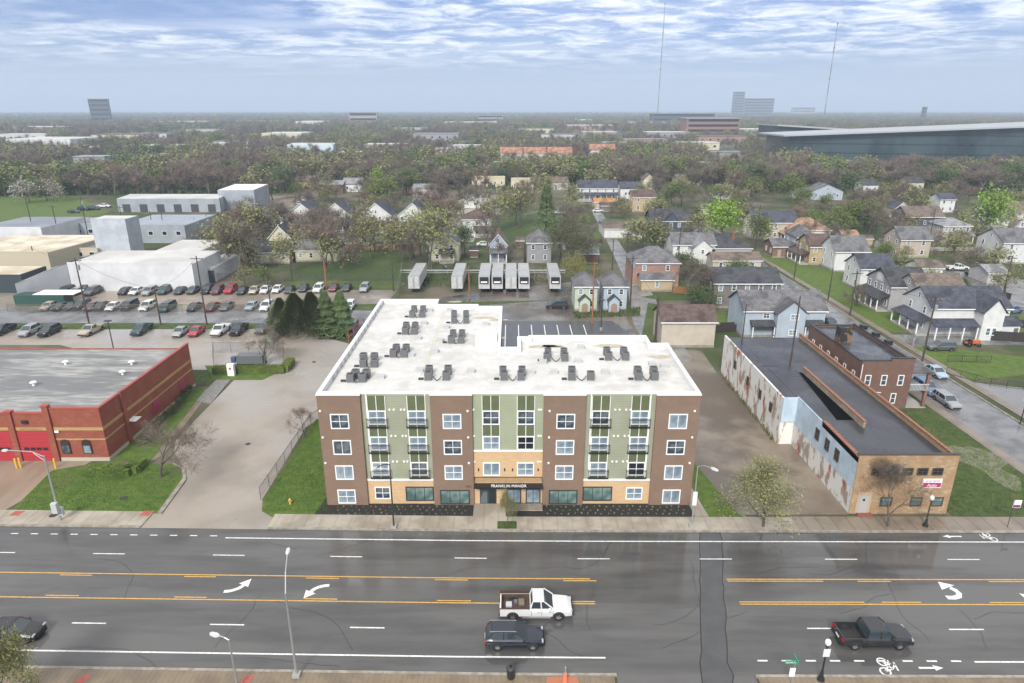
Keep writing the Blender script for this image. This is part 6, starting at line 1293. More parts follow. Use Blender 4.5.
# yard clutter behind and between the houses
GREYB=mat('weathered_boards',(.14,.125,.11),.8,c2=(.09,.08,.07),scale=2); PALE=mat('pale_vinyl',(.5,.5,.48),.5)
for pts,h,lb,m,k in (((( 560,262),(560,240),(574,240)),1.6,'weathered board fence behind the weathered grey house',GREYB,'wood'),(((512,266),(524,266),(524,246)),1.5,'weathered board fence left of the weathered grey house',GREYB,'wood'),
 (((432,272),(428,250)),1.4,'mesh fence left of the pale yellow cottage',CL,'link'),(((346,240),(440,240)),1.1,'low mesh fence along mid street before the gabled row',CL,'link'),
 (((600,268),(598,242),(640,242)),1.4,'mesh fence along the alley below the long low workshop',CL,'link'),(((700,300),(712,300),(712,280)),1.6,'weathered board fence left of the taupe house',GREYB,'wood'),
 (((720,300+30),(740,329)),1.5,'second dark board fence between garage and light blue house',BRD,'wood'),(((683,275),(700,275),(703,262)),1.6,'weathered board fence behind rose brick house',GREYB,'wood'),
 (((655,262),(690,262)),1.5,'board fence below the white twin wing house',GREYB,'wood'),(((850,262),(870,262),(880,252)),1.5,'weathered board fence right of white house with long roof',GREYB,'wood'),
 (((872,258),(896,262),(905,275)),1.4,'mesh fence left of the peach stucco house',CL,'link'),(((935,262),(996,258)),1.2,'mesh fence on the bright lawn behind parked pickup',CL,'link'),
 (((930,285),(985,294),(1010,300)),1.5,'dark board fence behind the brown roofed house',BRD,'wood'),(((868,302),(880,306)),1.2,'short pale picket fence before lavender house',PALE,'iron'),
 (((1000,270),(1024,274),(1060,280)),1.2,'mesh fence beside the low grey garage',CL,'link'),(((758,262),(768,270),(795,290)),1.1,'low mesh fence along the verge by ochre house',CL,'link'),
 (((620,222),(600,222),(590,236)),1.2,'mesh fence around the lawn by the orange shed',CL,'link'),(((740,205),(790,207)),1.3,'mesh fence behind the long beige house',CL,'link'),
 (((830,250),(850,252)),1.5,'weathered board fence before the tiny blue garage',GREYB,'wood'),(((660,202),(700,204),(745,206)),1.3,'mesh fence north of the navy house',CL,'link')):
    fence(gp(*pts),h,lb,m,k,3)
for px0,px1,yb,lb,wl,rf in ((556,566,250,'small grey garden shed by the olive bushy tree','S_grey','R_dark'),(516,524,248,'small brown garden shed left of grey house','B_brown','R_brown'),(706,716,285,'small white shed behind the taupe house','S_white','R_grey'),(736,744,318,'low dark shed against the light blue house','S_dgrey','R_dark'),
  (880,890,250,'small pale shed beside the peach stucco house','S_lgrey','R_grey'),(945,957,293,'grey shed by the round dark evergreen','S_grey','R_brown'),(862,872,246,'little tan shed behind the long grey roof','S_tan','R_brown'),(664,674,252,'white lean shed beside navy and white house','S_white','R_lt'),
  (700,709,215,'cream shed north of lime green tree','S_cream','R_brown'),(470,478,258,'dark shed behind the dark green tree','B_brown','R_dark'),(345,353,232,'white shed between gabled row houses','S_white','R_lt'),(394,399,229,'narrow grey shed between gabled row houses','S_grey','R_grey'),(755,768,233,'cream garage right before the beige house','S_cream','R_grey'),(918,930,246,'blue shed behind the peach stucco house','S_blue','R_lt')):
    house(lb,px0,px1,yb,yb-4,None,3.6,'gx',globals()[wl],globals()[rf],cols=0,rows=1,door=False,cat='shed',name='shed',h=2.3,rh=.8,ov=.2)
x,y=G(575,281); 
# ================================================================ TREES
BARK=mat('bark_grey',(.075,.062,.052),.9,c2=(.11,.095,.08),scale=6,stretch=(1,1,.3)); BARKL=mat('bark_pale',(.17,.15,.12),.9,c2=(.10,.085,.07),scale=6,stretch=(1,1,.3))
def leafm(n,c,c2,rnd=.12): 
    m=mat(n,c,.7,c2=c2,scale=.35,detail=5,lo=.35,hi=.65,rnd=rnd,spec=.25)
    b=m.node_tree.nodes['Principled BSDF']; b.inputs['Subsurface Weight'].default_value=0
    return m
TWIG=leafm('bare_twigs',(.115,.095,.075),(.165,.138,.11)); TWIGR=leafm('reddish_twigs',(.16,.115,.09),(.21,.16,.13))
LF={'bare':TWIG,'red':TWIGR,'bud':leafm('budding_leaves',(.23,.24,.09),(.17,.18,.07)),'green':leafm('fresh_leaves',(.13,.18,.035),(.08,.12,.025)),'bright':leafm('lime_leaves',(.23,.36,.045),(.15,.27,.03)),'olive':leafm('olive_foliage',(.085,.095,.035),(.055,.065,.028)),'conifer':leafm('conifer_needles',(.095,.15,.055),(.125,.17,.065)),'arbor':leafm('arborvitae_foliage',(.15,.19,.07),(.19,.20,.09)),'blossom':leafm('pale_blossom',(.42,.40,.34),(.30,.29,.24)),'forsythia':leafm('yellow_green_shoots',(.33,.33,.08),(.24,.27,.06)),'deep':leafm('dark_green_leaves',(.055,.09,.03),(.08,.12,.04))}
def rv(r): 
    v=Vector((r.gauss(0,1),r.gauss(0,1),r.gauss(0,1))); return v.normalized()
def skeleton(r,H,th,spread,lev,nb,tr=.022,lean=(0,0)):
    out=[];tips=[]
    def grow(p,d,L,rad,l):
        n=4 if l<lev else 3; P=[p]; q=p; dd=d.copy()
        for i in range(n):
            dd=(dd+rv(r)*(.16+.06*l)+Vector((0,0,.06 if l else .02))).normalized(); q=q+dd*(L/n); P.append(q)
        out.append((P,[rad*(1-.62*i/n) for i in range(n+1)],l))
        if l==lev: tips.append((P[-1],dd)); tips.append((P[len(P)//2],dd)); return
        k=nb if l else nb+1
        for j in range(k):
            t=(.45 if l else th)+(1-(.45 if l else th))*(j+.6*r.random())/k; t=min(t,1)
            i=min(int(t*n),n-1); f=t*n-i; b=P[i].lerp(P[i+1],f)
            a=r.random()*2*PI+j*2.4; u=dd.orthogonal().normalized(); w=dd.cross(u)
            side=u*math.cos(a)+w*math.sin(a); nd=(dd*(1-spread*.55)+side*spread+Vector((0,0,.12))).normalized()
            grow(b,nd,L*(.62+.2*r.random())*(1.15-.35*t if l==0 else 1),rad*(1-.62*t)*.62,l+1)
        grow(P[-1],(dd+rv(r)*.2).normalized(),L*.55,rad*.38,l+1)
    if len(tips)==-1: pass
    grow(Vector((0,0,0)),Vector((lean[0],lean[1],1)).normalized(),H*.52,H*tr,0)
    return out,tips
def tree_mesh(kind,seed,H=10.,det=2,spread=.75,lean=(0,0),th=.4,dens=1.):
    r=random.Random(seed); leaf=LF[kind]; tb=MB(); cb=MB(); lev={2:3,1:2,0:1}[det]; nb=3
    if kind in('conifer','arbor'):
        tb.sweep([(0,0,0),(0,0,H*.9)],[H*.02,H*.004],6)
        n=int({2:9500,1:1700,0:300}[det]*dens); wd={2:.12,1:.20,0:.34}[det]*H/6
        wid=.36 if kind=='arbor' else .31
        for i in range(n):
            t=r.random()**.75; z=H*(.03+.96*t)
            prof=(min(1,(1-t)*1.35)**.8 if kind=='arbor' else (1-t)**.85)
            lay=1-.28*abs(math.sin(z*(2.2 if kind=='conifer' else 1.3)+seed))*(1 if kind=='conifer' else .5)
            a=r.random()*2*PI; lump=1+.16*math.sin(3*a+z*1.3+seed)+.08*math.sin(7*a-z*2)
            rr=H*wid*prof*lay*lump*(.45+.55*r.random()**.35)+.05
            p=Vector((rr*math.cos(a),rr*math.sin(a),z)); o=Vector((math.cos(a),math.sin(a),-.35 if kind=='conifer' else .8)).normalized()
            s=Vector((-math.sin(a),math.cos(a),0)); q=p+o*wd*(1.3+r.random()); k=s*wd*.55+rv(r)*wd*.2
            cb.add([p-k,p+k,q],[(0,1,2)])
        return tb.mesh('trunk',BARK),cb.mesh('crown',leaf)
    segs,tips=skeleton(r,H,th,spread,lev,nb,lean=lean)
    for P,rd,l in segs:
        if det==2 or l<2: tb.sweep(P,[max(x,.012*H/10) for x in rd],{0:8,1:6,2:4,3:3}[l] if det==2 else (5 if l==0 else 3))
        else: tb.sweep(P,[max(x,.02) for x in rd],3)
    zt=max(p.z for p,_ in tips)
    # twigs
    tl={2:.14,1:.17,0:.22}[det]*H; tw={2:.0022,1:.0038,0:.0055}[det]*H; nt={2:7,1:14,0:30}[det]
    T=MB()
    if kind in ('bare','red'): nt=int(nt*1.5)
    for p,d in tips:
        for j in range(nt):
            v=(d*.8+rv(r)*.95+Vector((0,0,.15))).normalized(); q=p+rv(r)*tl*.25; e=q+v*tl*(.5+r.random()*.8); s=v.cross(rv(r)).normalized()*tw
            T.add([q-s,q+s,e],[(0,1,2)])
            if det==2:
                for _ in range(2):
                    m_=q.lerp(e,.3+.5*r.random()); v2=(v+rv(r)*.8).normalized(); T.add([m_-s*.6,m_+s*.6,m_+v2*tl*.45],[(0,1,2)])
    if kind in ('bare','red'):
        return tb.mesh('trunk',BARK),T.mesh('crown',leaf)
    n0=len(T.f)
    dn={'bud':(30,18,26),'green':(44,42,60),'bright':(36,48,60),'olive':(38,50,60),'blossom':(18,22,30),'forsythia':(22,24,30),'deep':(38,50,64)}[kind][2-det]*dens
    ls={2:.0135,1:.027,0:.040}[det]*H
    L_=MB(); L_.v,L_.f,L_.m=T.v,T.f,T.m
    for p,d in tips:
        for j in range(int(dn)):
            c=p+rv(r)*tl*(.25+1.35*r.random()**.7)*(1.15 if kind in('green','bright','olive','deep') else 1); a=rv(r); b_=a.cross(rv(r)).normalized(); sz=ls*(.6+.8*r.random())
            L_.add([c+a*sz,c-a*sz*.4+b_*sz*.8,c-a*sz*.5-b_*sz*.8],[(0,1,2)],1)
    return tb.mesh('trunk',BARK),L_.mesh('crown',[TWIG,leaf])
TM={}
def tmesh(kind,v,det,**k):
    key=(kind,v,det,tuple(sorted(k.items())))
    if key not in TM: TM[key]=tree_mesh(kind,v*17+hash(kind)%1 +{'bare':1,'red':2,'bud':3,'green':4,'bright':5,'olive':6,'conifer':7,'arbor':8,'blossom':9,'forsythia':10,'deep':11}[kind]*101,10.,det,**k)
    return TM[key]
KN={'bare':('bare_tree','bare grey brown tree'),'red':('bare_tree','bare reddish tree'),'bud':('budding_tree','yellow green budding tree'),'green':('leafy_tree','fresh green leafy tree'),'bright':('leafy_tree','lime green tree'),'olive':('leafy_tree','olive bushy tree'),'conifer':('conifer_tree','dark conifer'),'arbor':('evergreen_tree','evergreen tree'),'blossom':('blossom_tree','pale blossoming tree'),'forsythia':('shrub','yellow flowering shrub'),'deep':('leafy_tree','dark green tree')}
def realH(me):
    return max(v.co.z for v in me.vertices) 
RH={}
TREES=[]
def tree(kind,px,py,pt,label=None,det=2,v=0,wide=1.,x=None,y=None,H=None,z=0,**k):
    if x is None: x,y=G(px,py)
    if H is None: H=HT(y,pt)
    t,c=tmesh(kind,v,det,**k); key=c.name
    if key not in RH: RH[key]=max(max(q.co.z for q in c.vertices),1)
    s=H/RH[key]; e=empty(KN[kind][0],(x,y,z),random.Random(int(x*13+y*7)).random()*6.28,None,'tree' if kind!='forsythia' else 'shrub','trees of the neighbourhood')
    e.scale=(s*wide,s*wide,s); link('trunk',t,e); link('crown',c,e)
    if label: tag(e,label)
    else: TREES.append((e,kind,x,y))
    return e
# near ones
tree('bud',763,527.5,458,'budding kerb tree with thick trunk before the brown gravel lot',2,1,1.15,dens=1.2,th=.25,spread=.85)
tree('bare',888,527.5,458,'bare street tree with pale forked trunk before tan brick front',2,2,.95)
tree('bare',161,478,418,'bare spreading tree on the fire station corner lawn',2,3,1.25)
tree('bud',507,530,484,'small upright budding tree in the pavement planter by the entrance',2,4,.42)
tree('red',305,438,404,'small bare reddish tree behind the driveway fence',2,5,.9)
tree('bud',14,712,632,'brownish budding tree cut by the bottom left frame corner',2,6,.75,dens=2.)
tree('bare',265,366,322,'bare many stemmed tree inside the hedged generator pen',2,7,1.1,th=.12)
for i,(a,b_,c,w_) in enumerate(((283,334,297,.95),(297.5,335,292,1.05),(314,335,291,.95),(328,335,290,1.0),(343,334,290,.95))):
    tree('arbor' if i<3 else 'conifer',a,b_,c,['leftmost olive evergreen of the five behind the slatted fence','second from left of five evergreens, brownish green','middle one of the five evergreens by the driveway','fourth of the five evergreens, dark green cone','rightmost of the five evergreens next to red gate'][i],2,i,w_*1.3)
for q in (S(MB().box(G(507,531)[0]-1,G(507,531)[0]+1,58.3,59.6,.1,.16).build('planter_ground',M_grass)),): pass
# middle distance, read off the photograph
for a in (('bud',221,272,213,'leaning budding tree with forked crown by the white low sheds',1,1,1.1),('bare',240,276,212,'dense bare tree second right of the white low sheds',1,2,1.0),('bare',251,268,216,'bare tree between the low sheds and cream bungalow',1,3,1.),('bare',231,268,220,None,1,4,.9),
 ('bare',333,262,213,'gnarled bare tree right of the cream bungalows',1,5,1.2),('bare',323,262,220,None,1,6,.9),('bud',372,259,211,'budding tree before the second white gabled house',1,7,1.),('bud',402,266,213,'slim budding tree leaning left before brick field wall',1,8,.9),('bare',410,267,226,None,1,9,.8),('bud',429,267,203,'large leaning budding tree left of the pale yellow cottage',1,10,1.1),
 ('green',386,216,177,'large round fresh green tree behind the white gabled row',1,1,1.15),('bright',378,192,164,'small bright round tree behind the large round green tree',1,2,.9),('bare',440,212,172,'big bare tree behind the pale yellow cottage',1,1,1.25),('bare',462,218,178,'bare tree with clear trunk by the far car park',1,2,1.),('bare',476,214,180,None,1,3,1.),
 ('bud',500,233,184,'budding tree on the lawn behind the blue cottage',1,4,1.1),('bud',519,228,182,'pale budding tree left of the tall dark conifer',1,5,1.1),('conifer',546,238,184,'tall dark conifer behind the weathered grey house',1,1,1.0),('bud',565,215,177,'budding tree left of the wide white farmhouse',1,6,1.),
 ('olive',575,266,211,'big olive green bushy tree at the alley mouth',2,1,1.1),('forsythia',571,290,249,'yellow green flowering shrub right of the lone trailer',2,1,.7),('red',560,262,240,'reddish bare shrub tree behind the lone trailer',1,2,.8),('deep',465,254,220,'small dark green tree beside the pale yellow cottage',1,1,.75),
 ('bare',608,221,203,'dead branching stub tree on the lawn by the workshop',1,7,1.1),('bright',722,241,194,'bright lime green tree at the side street far corner',1,1,1.15),('bare',692,232,208,'dark bare shrubby tree beside the navy house',1,8,1.2),('bare',691,306,256,'bare spreading tree between cedar fence and taupe house',2,9,1.1),('blossom',702,296,262,'pale blossoming tree behind the taupe house corner',2,1,1.1),
 ('blossom',655,247,230,'cream blossoming tree before the navy and white house',1,2,1.3),('bright',979,240,182,'tall bright lime green tree near the right edge',1,3,.85),('blossom',975,238,205,'pale leafed small tree under the tall lime tree',1,3,1.),('deep',962,291,275,'round dark evergreen bush behind white farmhouse',1,2,1.2),
 ('green',974,263,253,'light green shrub left on the white house lawn',1,4,1.5),('green',994,265,250,'light green shrub right beside the white house wall',1,5,1.2),('olive',645,282,271,'dark ivy clump against the rose brick house corner',1,3,.9),('red',505,262,240,'reddish bare tree between blue cottage and grey house',1,4,1.2),('bare',515,262,238,None,1,5,1.),
 ('bare',487,262,222,'tall thin bare tree left of the light blue cottage',1,6,.7),('bare',560,232,200,None,1,7,1.),('green',298,198,180,'fresh green tree beside the wet lot behind the rows',1,6,1.),('green',326,222,200,'fresh green tree behind white gabled house row',1,7,1.2),('deep',312,215,198,None,1,3,1.3),
 ('bare',300,222,190,None,1,8,.8),('green',265,287,266,'green shrubby tree at the lot fence by bare trees',1,8,1.2),('bud',245,285,262,None,1,9,1.),('bud',755,180,158,None,1,1,1.1),('bud',735,192,165,'large budding tree behind the lime tree to the north',1,2,1.2),('green',790,203,172,'fresh green tree left of the twin gable cottage',1,9,1.3),('bright',803,180,168,None,1,4,1.2),
 ('bud',853,208,192,'yellow green tree right of the twin gable cottage',1,3,1.3),('bare',868,238,198,None,1,1,1.2),('red',800,222,196,None,1,5,1.2),('bare',824,226,198,None,1,2,1.3),('red',842,228,200,None,1,6,1.3),('bare',880,246,204,None,1,3,1.2),('bud',872,262,248,None,1,4,1.2),('green',885,262,240,None,1,5,1.3),('deep',856,240,222,None,1,4,1.3),('deep',700,222,205,None,1,5,1.2)):
    tree(a[0],a[1],a[2],a[3],a[4],a[5],a[6],a[7])
# scattered neighbours
EX=[]
for o in list(COL.objects):
    if o.parent is None and o.type=='EMPTY' and o.get('category') in('house','garage','shed','warehouse','factory','depot','industrial building','workshop','building','apartment building','commercial building','fire station','office building','office tower','trailer'):
        xs=[];ys=[]
        for c in o.children:
            if c.type=='MESH':
                for q in c.bound_box: xs.append(o.location.x+c.location.x+q[0]); ys.append(o.location.y+c.location.y+q[1])
        if xs: EX.append((min(xs),max(xs),min(ys),max(ys),o['category']))
def blocked(x,y,m=3.,front=0.):
    f0=front
    if 60<x<74.5 and y<290: return True
    if 27<x<39 and y<295: return True
    for a,b_,c,d_,cat in EX:
        far=cat in('office building','office tower','warehouse','depot','factory','building')
        fm=f0*(2. if far else 1) if cat!='office tower' else 0
        if a-m<x<b_+m and c-m-fm<y<d_+m: return True
        # keep the sight line from the camera to the foot of the building
        if fm and y<c and y>c-fm:
            s=y/c
            if (a-m)*s-2<x<(b_+m)*s+2: return True
    return False
rt=random.Random(99)
ZN=[ # px0,px1,py0,py1,count,kinds,heights
 (0,270,180,195,44,('bare','bud','green','bare','red'),(8,13)),(0,60,193,203,6,('bare','bud','blossom'),(6,11)),(270,440,177,196,34,('bare','bare','bud','green','deep','red'),(9,14)),(440,640,172,188,34,('bare','bud','bare','green','deep'),(9,14)),
 (640,780,168,196,34,('bud','bud','green','bare','deep'),(9,14)),(780,1024,170,196,40,('bare','bare','bud','green','red','deep'),(9,14)),(860,1024,196,222,24,('bare','bud','red'),(6,11)),(560,640,200,262,12,('bare','bud'),(5,8)),
 (440,560,196,262,16,('bare','bud'),(7,11)),(640,760,196,262,30,('bare','bud','green'),(7,10)),(780,900,205,255,24,('bare','red','green'),(6,10)),(240,345,228,276,26,('bare','bud','bare','red'),(8,12)),(260,450,196,206,10,('bare','bud'),(7,11)),(850,1010,225,300,26,('bare','red','bud'),(5,8)),(640,760,250,335,10,('bare','deep'),(4,7)),(196,260,252,280,5,('bare','bud'),(6,9)),(300,460,200,262,30,('bare','bud','bare','red'),(8,12)),(800,860,255,330,4,('bare','deep'),(3,6))]
for a,b_,c,d_,n,ks,hh in ZN:
    k=0;tries=0
    while k<n and tries<n*12:
        tries+=1; px=rt.uniform(a,b_); py=rt.uniform(c,d_); x,y=G(px,py)
        if blocked(x,y,2.2,7 if y<300 else 12): continue
        tree(rt.choice(ks),0,0,0,None,1 if y<430 else 0,rt.randrange(1,5),rt.uniform(1.,1.45),x=x,y=y,H=rt.uniform(*hh)*1.22); k+=1
LM=[(60,205,'the green field'),(150,205,'the white roofed depot'),(235,205,'the blue grey box warehouse'),(225,275,'the low white sheds'),(280,220,'the timbered gable house'),(340,225,'the white gabled row'),(415,222,'the right end of gabled row'),(320,190,'the far brick building'),(430,190,'the far car park'),(490,182,'the cream flat roofed block'),(545,160,'the orange roofed terrace'),(597,190,'the wide white farmhouse'),(650,172,'the pale bungalow in woods'),
 (670,225,'the navy and white house'),(640,205,'the tan stucco house'),(690,182,'the brown roofed far house'),(740,180,'the big budding trees'),(722,215,'the lime green tree'),(775,215,'the long beige house'),(825,192,'the twin gable cottage'),(815,225,'the orange brown roof'),(850,235,'the tiny blue garage'),(900,205,'the small white gable house'),(945,200,'the white dormered house'),(1005,205,'the long white house'),(880,170,'the glass hall, left part'),(960,165,'the glass hall, right part'),(915,240,'the peach stucco house'),(20,188,'the left woods edge'),(100,185,'the woods beyond green field'),(190,185,'the woods behind the depot'),(270,180,'the woods left of brick building'),(500,228,'the light blue cottage'),(690,285,'the orange cedar fence'),(295,255,'the cream bungalows')]
LMG=[(*G(a,b_),n) for a,b_,n in LM]
grp={}
for e,kind,x,y in TREES:
    l=min(LMG,key=lambda q:math.hypot(q[0]/q[1]-x/y,0)*300+abs(math.log(q[1]/y))*120)[2]
    grp.setdefault((KN[kind][1],l),[]).append((x/y,e))
OD=['','first','second','third','fourth','fifth','sixth','seventh','eighth','ninth','tenth','eleventh','twelfth','thirteenth','fourteenth','fifteenth','sixteenth']
for (kn,l),its in grp.items():
    its.sort(key=lambda q:q[0])
    for i,(u,e) in enumerate(its):
        tag(e,('%s near %s'%(kn,l)) if len(its)==1 else '%s %s from the left near %s'%(OD[i+1],kn,l))
print('TREES',len(TREES))
# ---- hedges and shrubs
def hedge(pts,w,h,label,m='deep',dens=60):
    r=random.Random(len(label)); x0,y0=pts[0]; b=MB(); P=[(a-x0,c-y0) for a,c in pts]
    for (a,b0),(c,d0) in zip(P,P[1:]):
        L_=math.hypot(c-a,d0-b0); n=int(L_*dens*(w+h))
        dx,dy=(c-a)/L_,(d0-b0)/L_; nx,ny=-dy,dx
        # woody inner body
        b.add([(a+nx*s*w*.4,b0+ny*s*w*.4,z) for z in (0,h*.86) for s in (-1,1)]+[(c+nx*s*w*.4,d0+ny*s*w*.4,z) for z in (0,h*.86) for s in (-1,1)],[(0,1,3,2),(4,6,7,5),(2,3,7,6),(0,2,6,4),(1,5,7,3)])
        for i in range(n):
            t=r.random()*L_; s=r.uniform(-.5,.5)*w; z=r.uniform(.05,1)*h
            q=r.random()
            if q<.45: z=h*(.9+.15*r.random())
            elif q<.9: s=(.5 if r.random()<.5 else -.5)*w*(.88+.2*r.random())
            p=Vector((a+dx*t+nx*s,b0+dy*t+ny*s,z)); u=rv(r)*.13; v=u.cross(rv(r)).normalized()*.09
            b.add([p-v,p+v,p+u],[(0,1,2)])
    o=b.build('hedge',LF[m],None,(x0,y0,.08)); tag(o,label,'hedge'); return o
hedge(gp((88,474),(132,475),(143,464.5)),1.5,1.0,'low clipped L shaped hedge on the fire station lawn','green')
hedge(gp((214,373.5),(285,372.5),(292,364)),1.4,1.2,'clipped hedge along the front of the generator pen','green')
for i in range(11):
    t=i/10; px=142+(192-142)*t; py=445+(392-445)*t; x,y=G(px,py); 
    t_,c_=tmesh('deep' if i%3 else 'olive',1+i%3,1,th=.05); e=empty('shrub',(x,y,0),i,'%s dark shrub from the street along fire station side wall'%(['first','second','third','fourth','fifth','sixth','seventh','eighth','ninth','tenth','eleventh'][i]),'shrub','shrubs along the fire station wall'); s=1.5/RH.setdefault(c_.name,max(q.co.z for q in c_.vertices)); e.scale=(s*1.1,s*1.1,s); link('stem',t_,e); link('crown',c_,e)
# weeds at the foot of the garage / yard edges
def scatter_stuff(name,poly,n,m,size,label=None,seed=1,z=0.02,hgt=1.):
    r=random.Random(seed); xs=[p[0] for p in poly]; ys=[p[1] for p in poly]; b=MB(); k=0
    def inside(x,y):
        c=False; j=len(poly)-1
        for i in range(len(poly)):
            if (poly[i][1]>y)!=(poly[j][1]>y) and x<(poly[j][0]-poly[i][0])*(y-poly[i][1])/(poly[j][1]-poly[i][1])+poly[i][0]: c=not c
            j=i
        return c
    while k<n:
        x=r.uniform(min(xs),max(xs)); y=r.uniform(min(ys),max(ys))
        if not inside(x,y): continue
        a=r.random()*6.28; s=size*(.5+r.random()); b.add([(x-s*.35*math.cos(a),y-s*.35*math.sin(a),z),(x+s*.35*math.cos(a),y+s*.35*math.sin(a),z),(x+r.uniform(-.3,.3)*s,y+r.uniform(-.3,.3)*s,z+s*hgt)],[(0,1,2)]); k+=1
    o=b.build(name,m); o['kind']='stuff'; return o
WD=leafm('weed_green',(.06,.09,.03),(.09,.11,.045),0); GB=leafm('grass_blades',(.085,.17,.022),(.06,.13,.018),0)
scatter_stuff('grass',gp((14,511),(52,472),(173,467),(182,475),(158,512)),9000,GB,.09,seed=2,z=.1)
scatter_stuff('grass',gp((265,512),(266,500),(316,422),(340,422),(328,512)),9000,GB,.09,seed=3,z=.1)
scatter_stuff('grass',[(47,60.9),(60.5,60.9),(60.5,98),(57,95),(47,80)],12000,leafm('rough_grass',(.075,.13,.025),(.11,.13,.05),0),.11,seed=4,z=.06)
scatter_stuff('weeds',gp((575,318),(640,316),(640,308),(600,312),(573,312)),1500,WD,.4,seed=5)
scatter_stuff('weeds',[(33.9,78),(34.3,78),(34.3,101),(33.9,101)],160,leafm('dry_weeds',(.15,.13,.07),(.10,.11,.04),0),.5,seed=6)
scatter_stuff('weeds',gp((420,288),(600,280),(600,270),(420,268)),2500,WD,.4,seed=8)
# undergrowth below the near woods
UG=leafm('undergrowth_green',(.06,.10,.025),(.09,.12,.035),0)
scatter_stuff('undergrowth',gp((-60,196),(290,194),(330,172),(-60,160)),26000,UG,2.2,seed=9,z=0,hgt=.8)
scatter_stuff('undergrowth',gp((300,190),(760,190),(1080,200),(1080,165),(300,165)),22000,leafm('undergrowth_brown',(.085,.085,.045),(.06,.08,.025),0),2.2,seed=10,z=0,hgt=.8)
# ---- the far woods: one mass per sort of tree, instanced from sources that stand in the scene
def woods(name,kind,v,pts):
    t,c=tmesh(kind,v,0)
    src=empty(KN[kind][0],(0,0,0)); src.parent=None
    return src
WP={}
def wood_mass(kind,v,P,nm):
    t,c=tmesh(kind,v,0); hz=RH.setdefault(c.name,max(q.co.z for q in c.vertices))
    # first of the mass is a real tree: its meshes are what is repeated
    me=bpy.data.meshes.new(nm); me.from_pydata([(p[0],p[1],0) for p in P],[],[])
    a=me.attributes.new('s','FLOAT','POINT'); a.data.foreach_set('value',[p[2]/hz for p in P])
    a=me.attributes.new('r','FLOAT','POINT'); a.data.foreach_set('value',[p[3] for p in P])
    o=bpy.data.objects.new(nm,me); COL.objects.link(o); o['kind']='stuff'
    ng=bpy.data.node_groups.new(nm,'GeometryNodeTree'); ng.interface.new_socket('Geometry',in_out='INPUT',socket_type='NodeSocketGeometry'); ng.interface.new_socket('Geometry',in_out='OUTPUT',socket_type='NodeSocketGeometry')
    N=ng.nodes; L=ng.links; gi=N.new('NodeGroupInput'); go=N.new('NodeGroupOutput'); ip=N.new('GeometryNodeInstanceOnPoints'); j=N.new('GeometryNodeJoinGeometry')
    for ob in (SRC[(kind,v)]):
        oi=N.new('GeometryNodeObjectInfo'); oi.inputs[0].default_value=ob; oi.transform_space='ORIGINAL'; L.new(oi.outputs['Geometry'],j.inputs[0])
    def attr(n): 
        x=N.new('GeometryNodeInputNamedAttribute'); x.inputs[0].default_value=n; return [q for q in x.outputs if q.enabled][0]
    cx=N.new('ShaderNodeCombineXYZ'); L.new(attr('r'),cx.inputs[2]); L.new(gi.outputs[0],ip.inputs['Points']); L.new(j.outputs[0],ip.inputs['Instance']); L.new(cx.outputs[0],ip.inputs['Rotation'])
    cs=N.new('ShaderNodeCombineXYZ'); s=attr('s'); m=N.new('ShaderNodeMath'); m.operation='MULTIPLY'; m.inputs[1].default_value=1.35; L.new(s,m.inputs[0]); L.new(m.outputs[0],cs.inputs[0]); L.new(m.outputs[0],cs.inputs[1]); L.new(s,cs.inputs[2]); L.new(cs.outputs[0],ip.inputs['Scale'])
    L.new(ip.outputs[0],go.inputs[0]); md=o.modifiers.new('w','NODES'); md.node_group=ng
SRC={}
for e,kind,x,y in TREES:
    for c in e.children:
        pass
KW=[('bare',1),('bare',2),('red',1),('bud',1),('green',1),('deep',1),('bare',3),('bud',2)]
for kv in KW:
    t,c=tmesh(kv[0],kv[1],0)
    for o in COL.objects:
        if o.type=='MESH' and o.data==c and o.parent: 
            tt=[q for q in o.parent.children if q.data==t][0]; SRC[kv]=(tt,o); break
    if kv not in SRC:
        e=tree(kv[0],0,0,0,'%s of variety %s at the near edge of woods'%(KN[kv[0]][1],'first second third fourth'.split()[kv[1]-1]),0,kv[1],1.,x=-150+KW.index(kv)*23,y=372,H=11); SRC[kv]=(e.children[0],e.children[1])
        SRC[kv]=tuple(sorted(e.children,key=lambda q:q.name.startswith('crown')))
rw=random.Random(5); PTS={kv:[] for kv in KW}; n=0
import mathutils.noise as MN
bands=[(335,470,9.0),(470,700,10.5),(700,1050,14),(1050,1700,19),(1700,2800,30),(2800,5200,50)]
for y0,y1,sp in bands:
    y=y0
    while y<y1:
        xm=y*.86+40; x=-xm
        while x<xm:
            xx=x+rw.uniform(-.45,.45)*sp; yy=y+rw.uniform(-.45,.45)*sp; x+=sp
            cl=MN.noise(Vector((xx/120,yy/170,0)))
            if y<470 and (cl<-.10 and xx>-130): continue
            if y<1700 and cl<-.28: continue
            if yy<1700 and blocked(xx,yy,5,26 if yy<700 else 60): continue
            g=MN.noise(Vector((xx/70+9,yy/110,3)))
            if g>.12: kv=rw.choice([('bud',1),('green',1),('bud',2),('bare',1),('deep',1)]) 
            elif g<-.2: kv=rw.choice([('bare',1),('bare',2),('bare',3),('red',1)])
            else: kv=rw.choice([('bare',1),('bare',2),('bare',3),('bud',1),('red',1),('bare',2),('bud',2)])
            Hh=rw.uniform(10,17)*(1 if y<1050 else 1.25)
            PTS[kv].append((xx,yy,Hh,rw.random()*6.28)); n+=1
        y+=sp
print('WOODS',n)
for i,kv in enumerate(KW): wood_mass(kv[0],kv[1],PTS[kv],'woods')
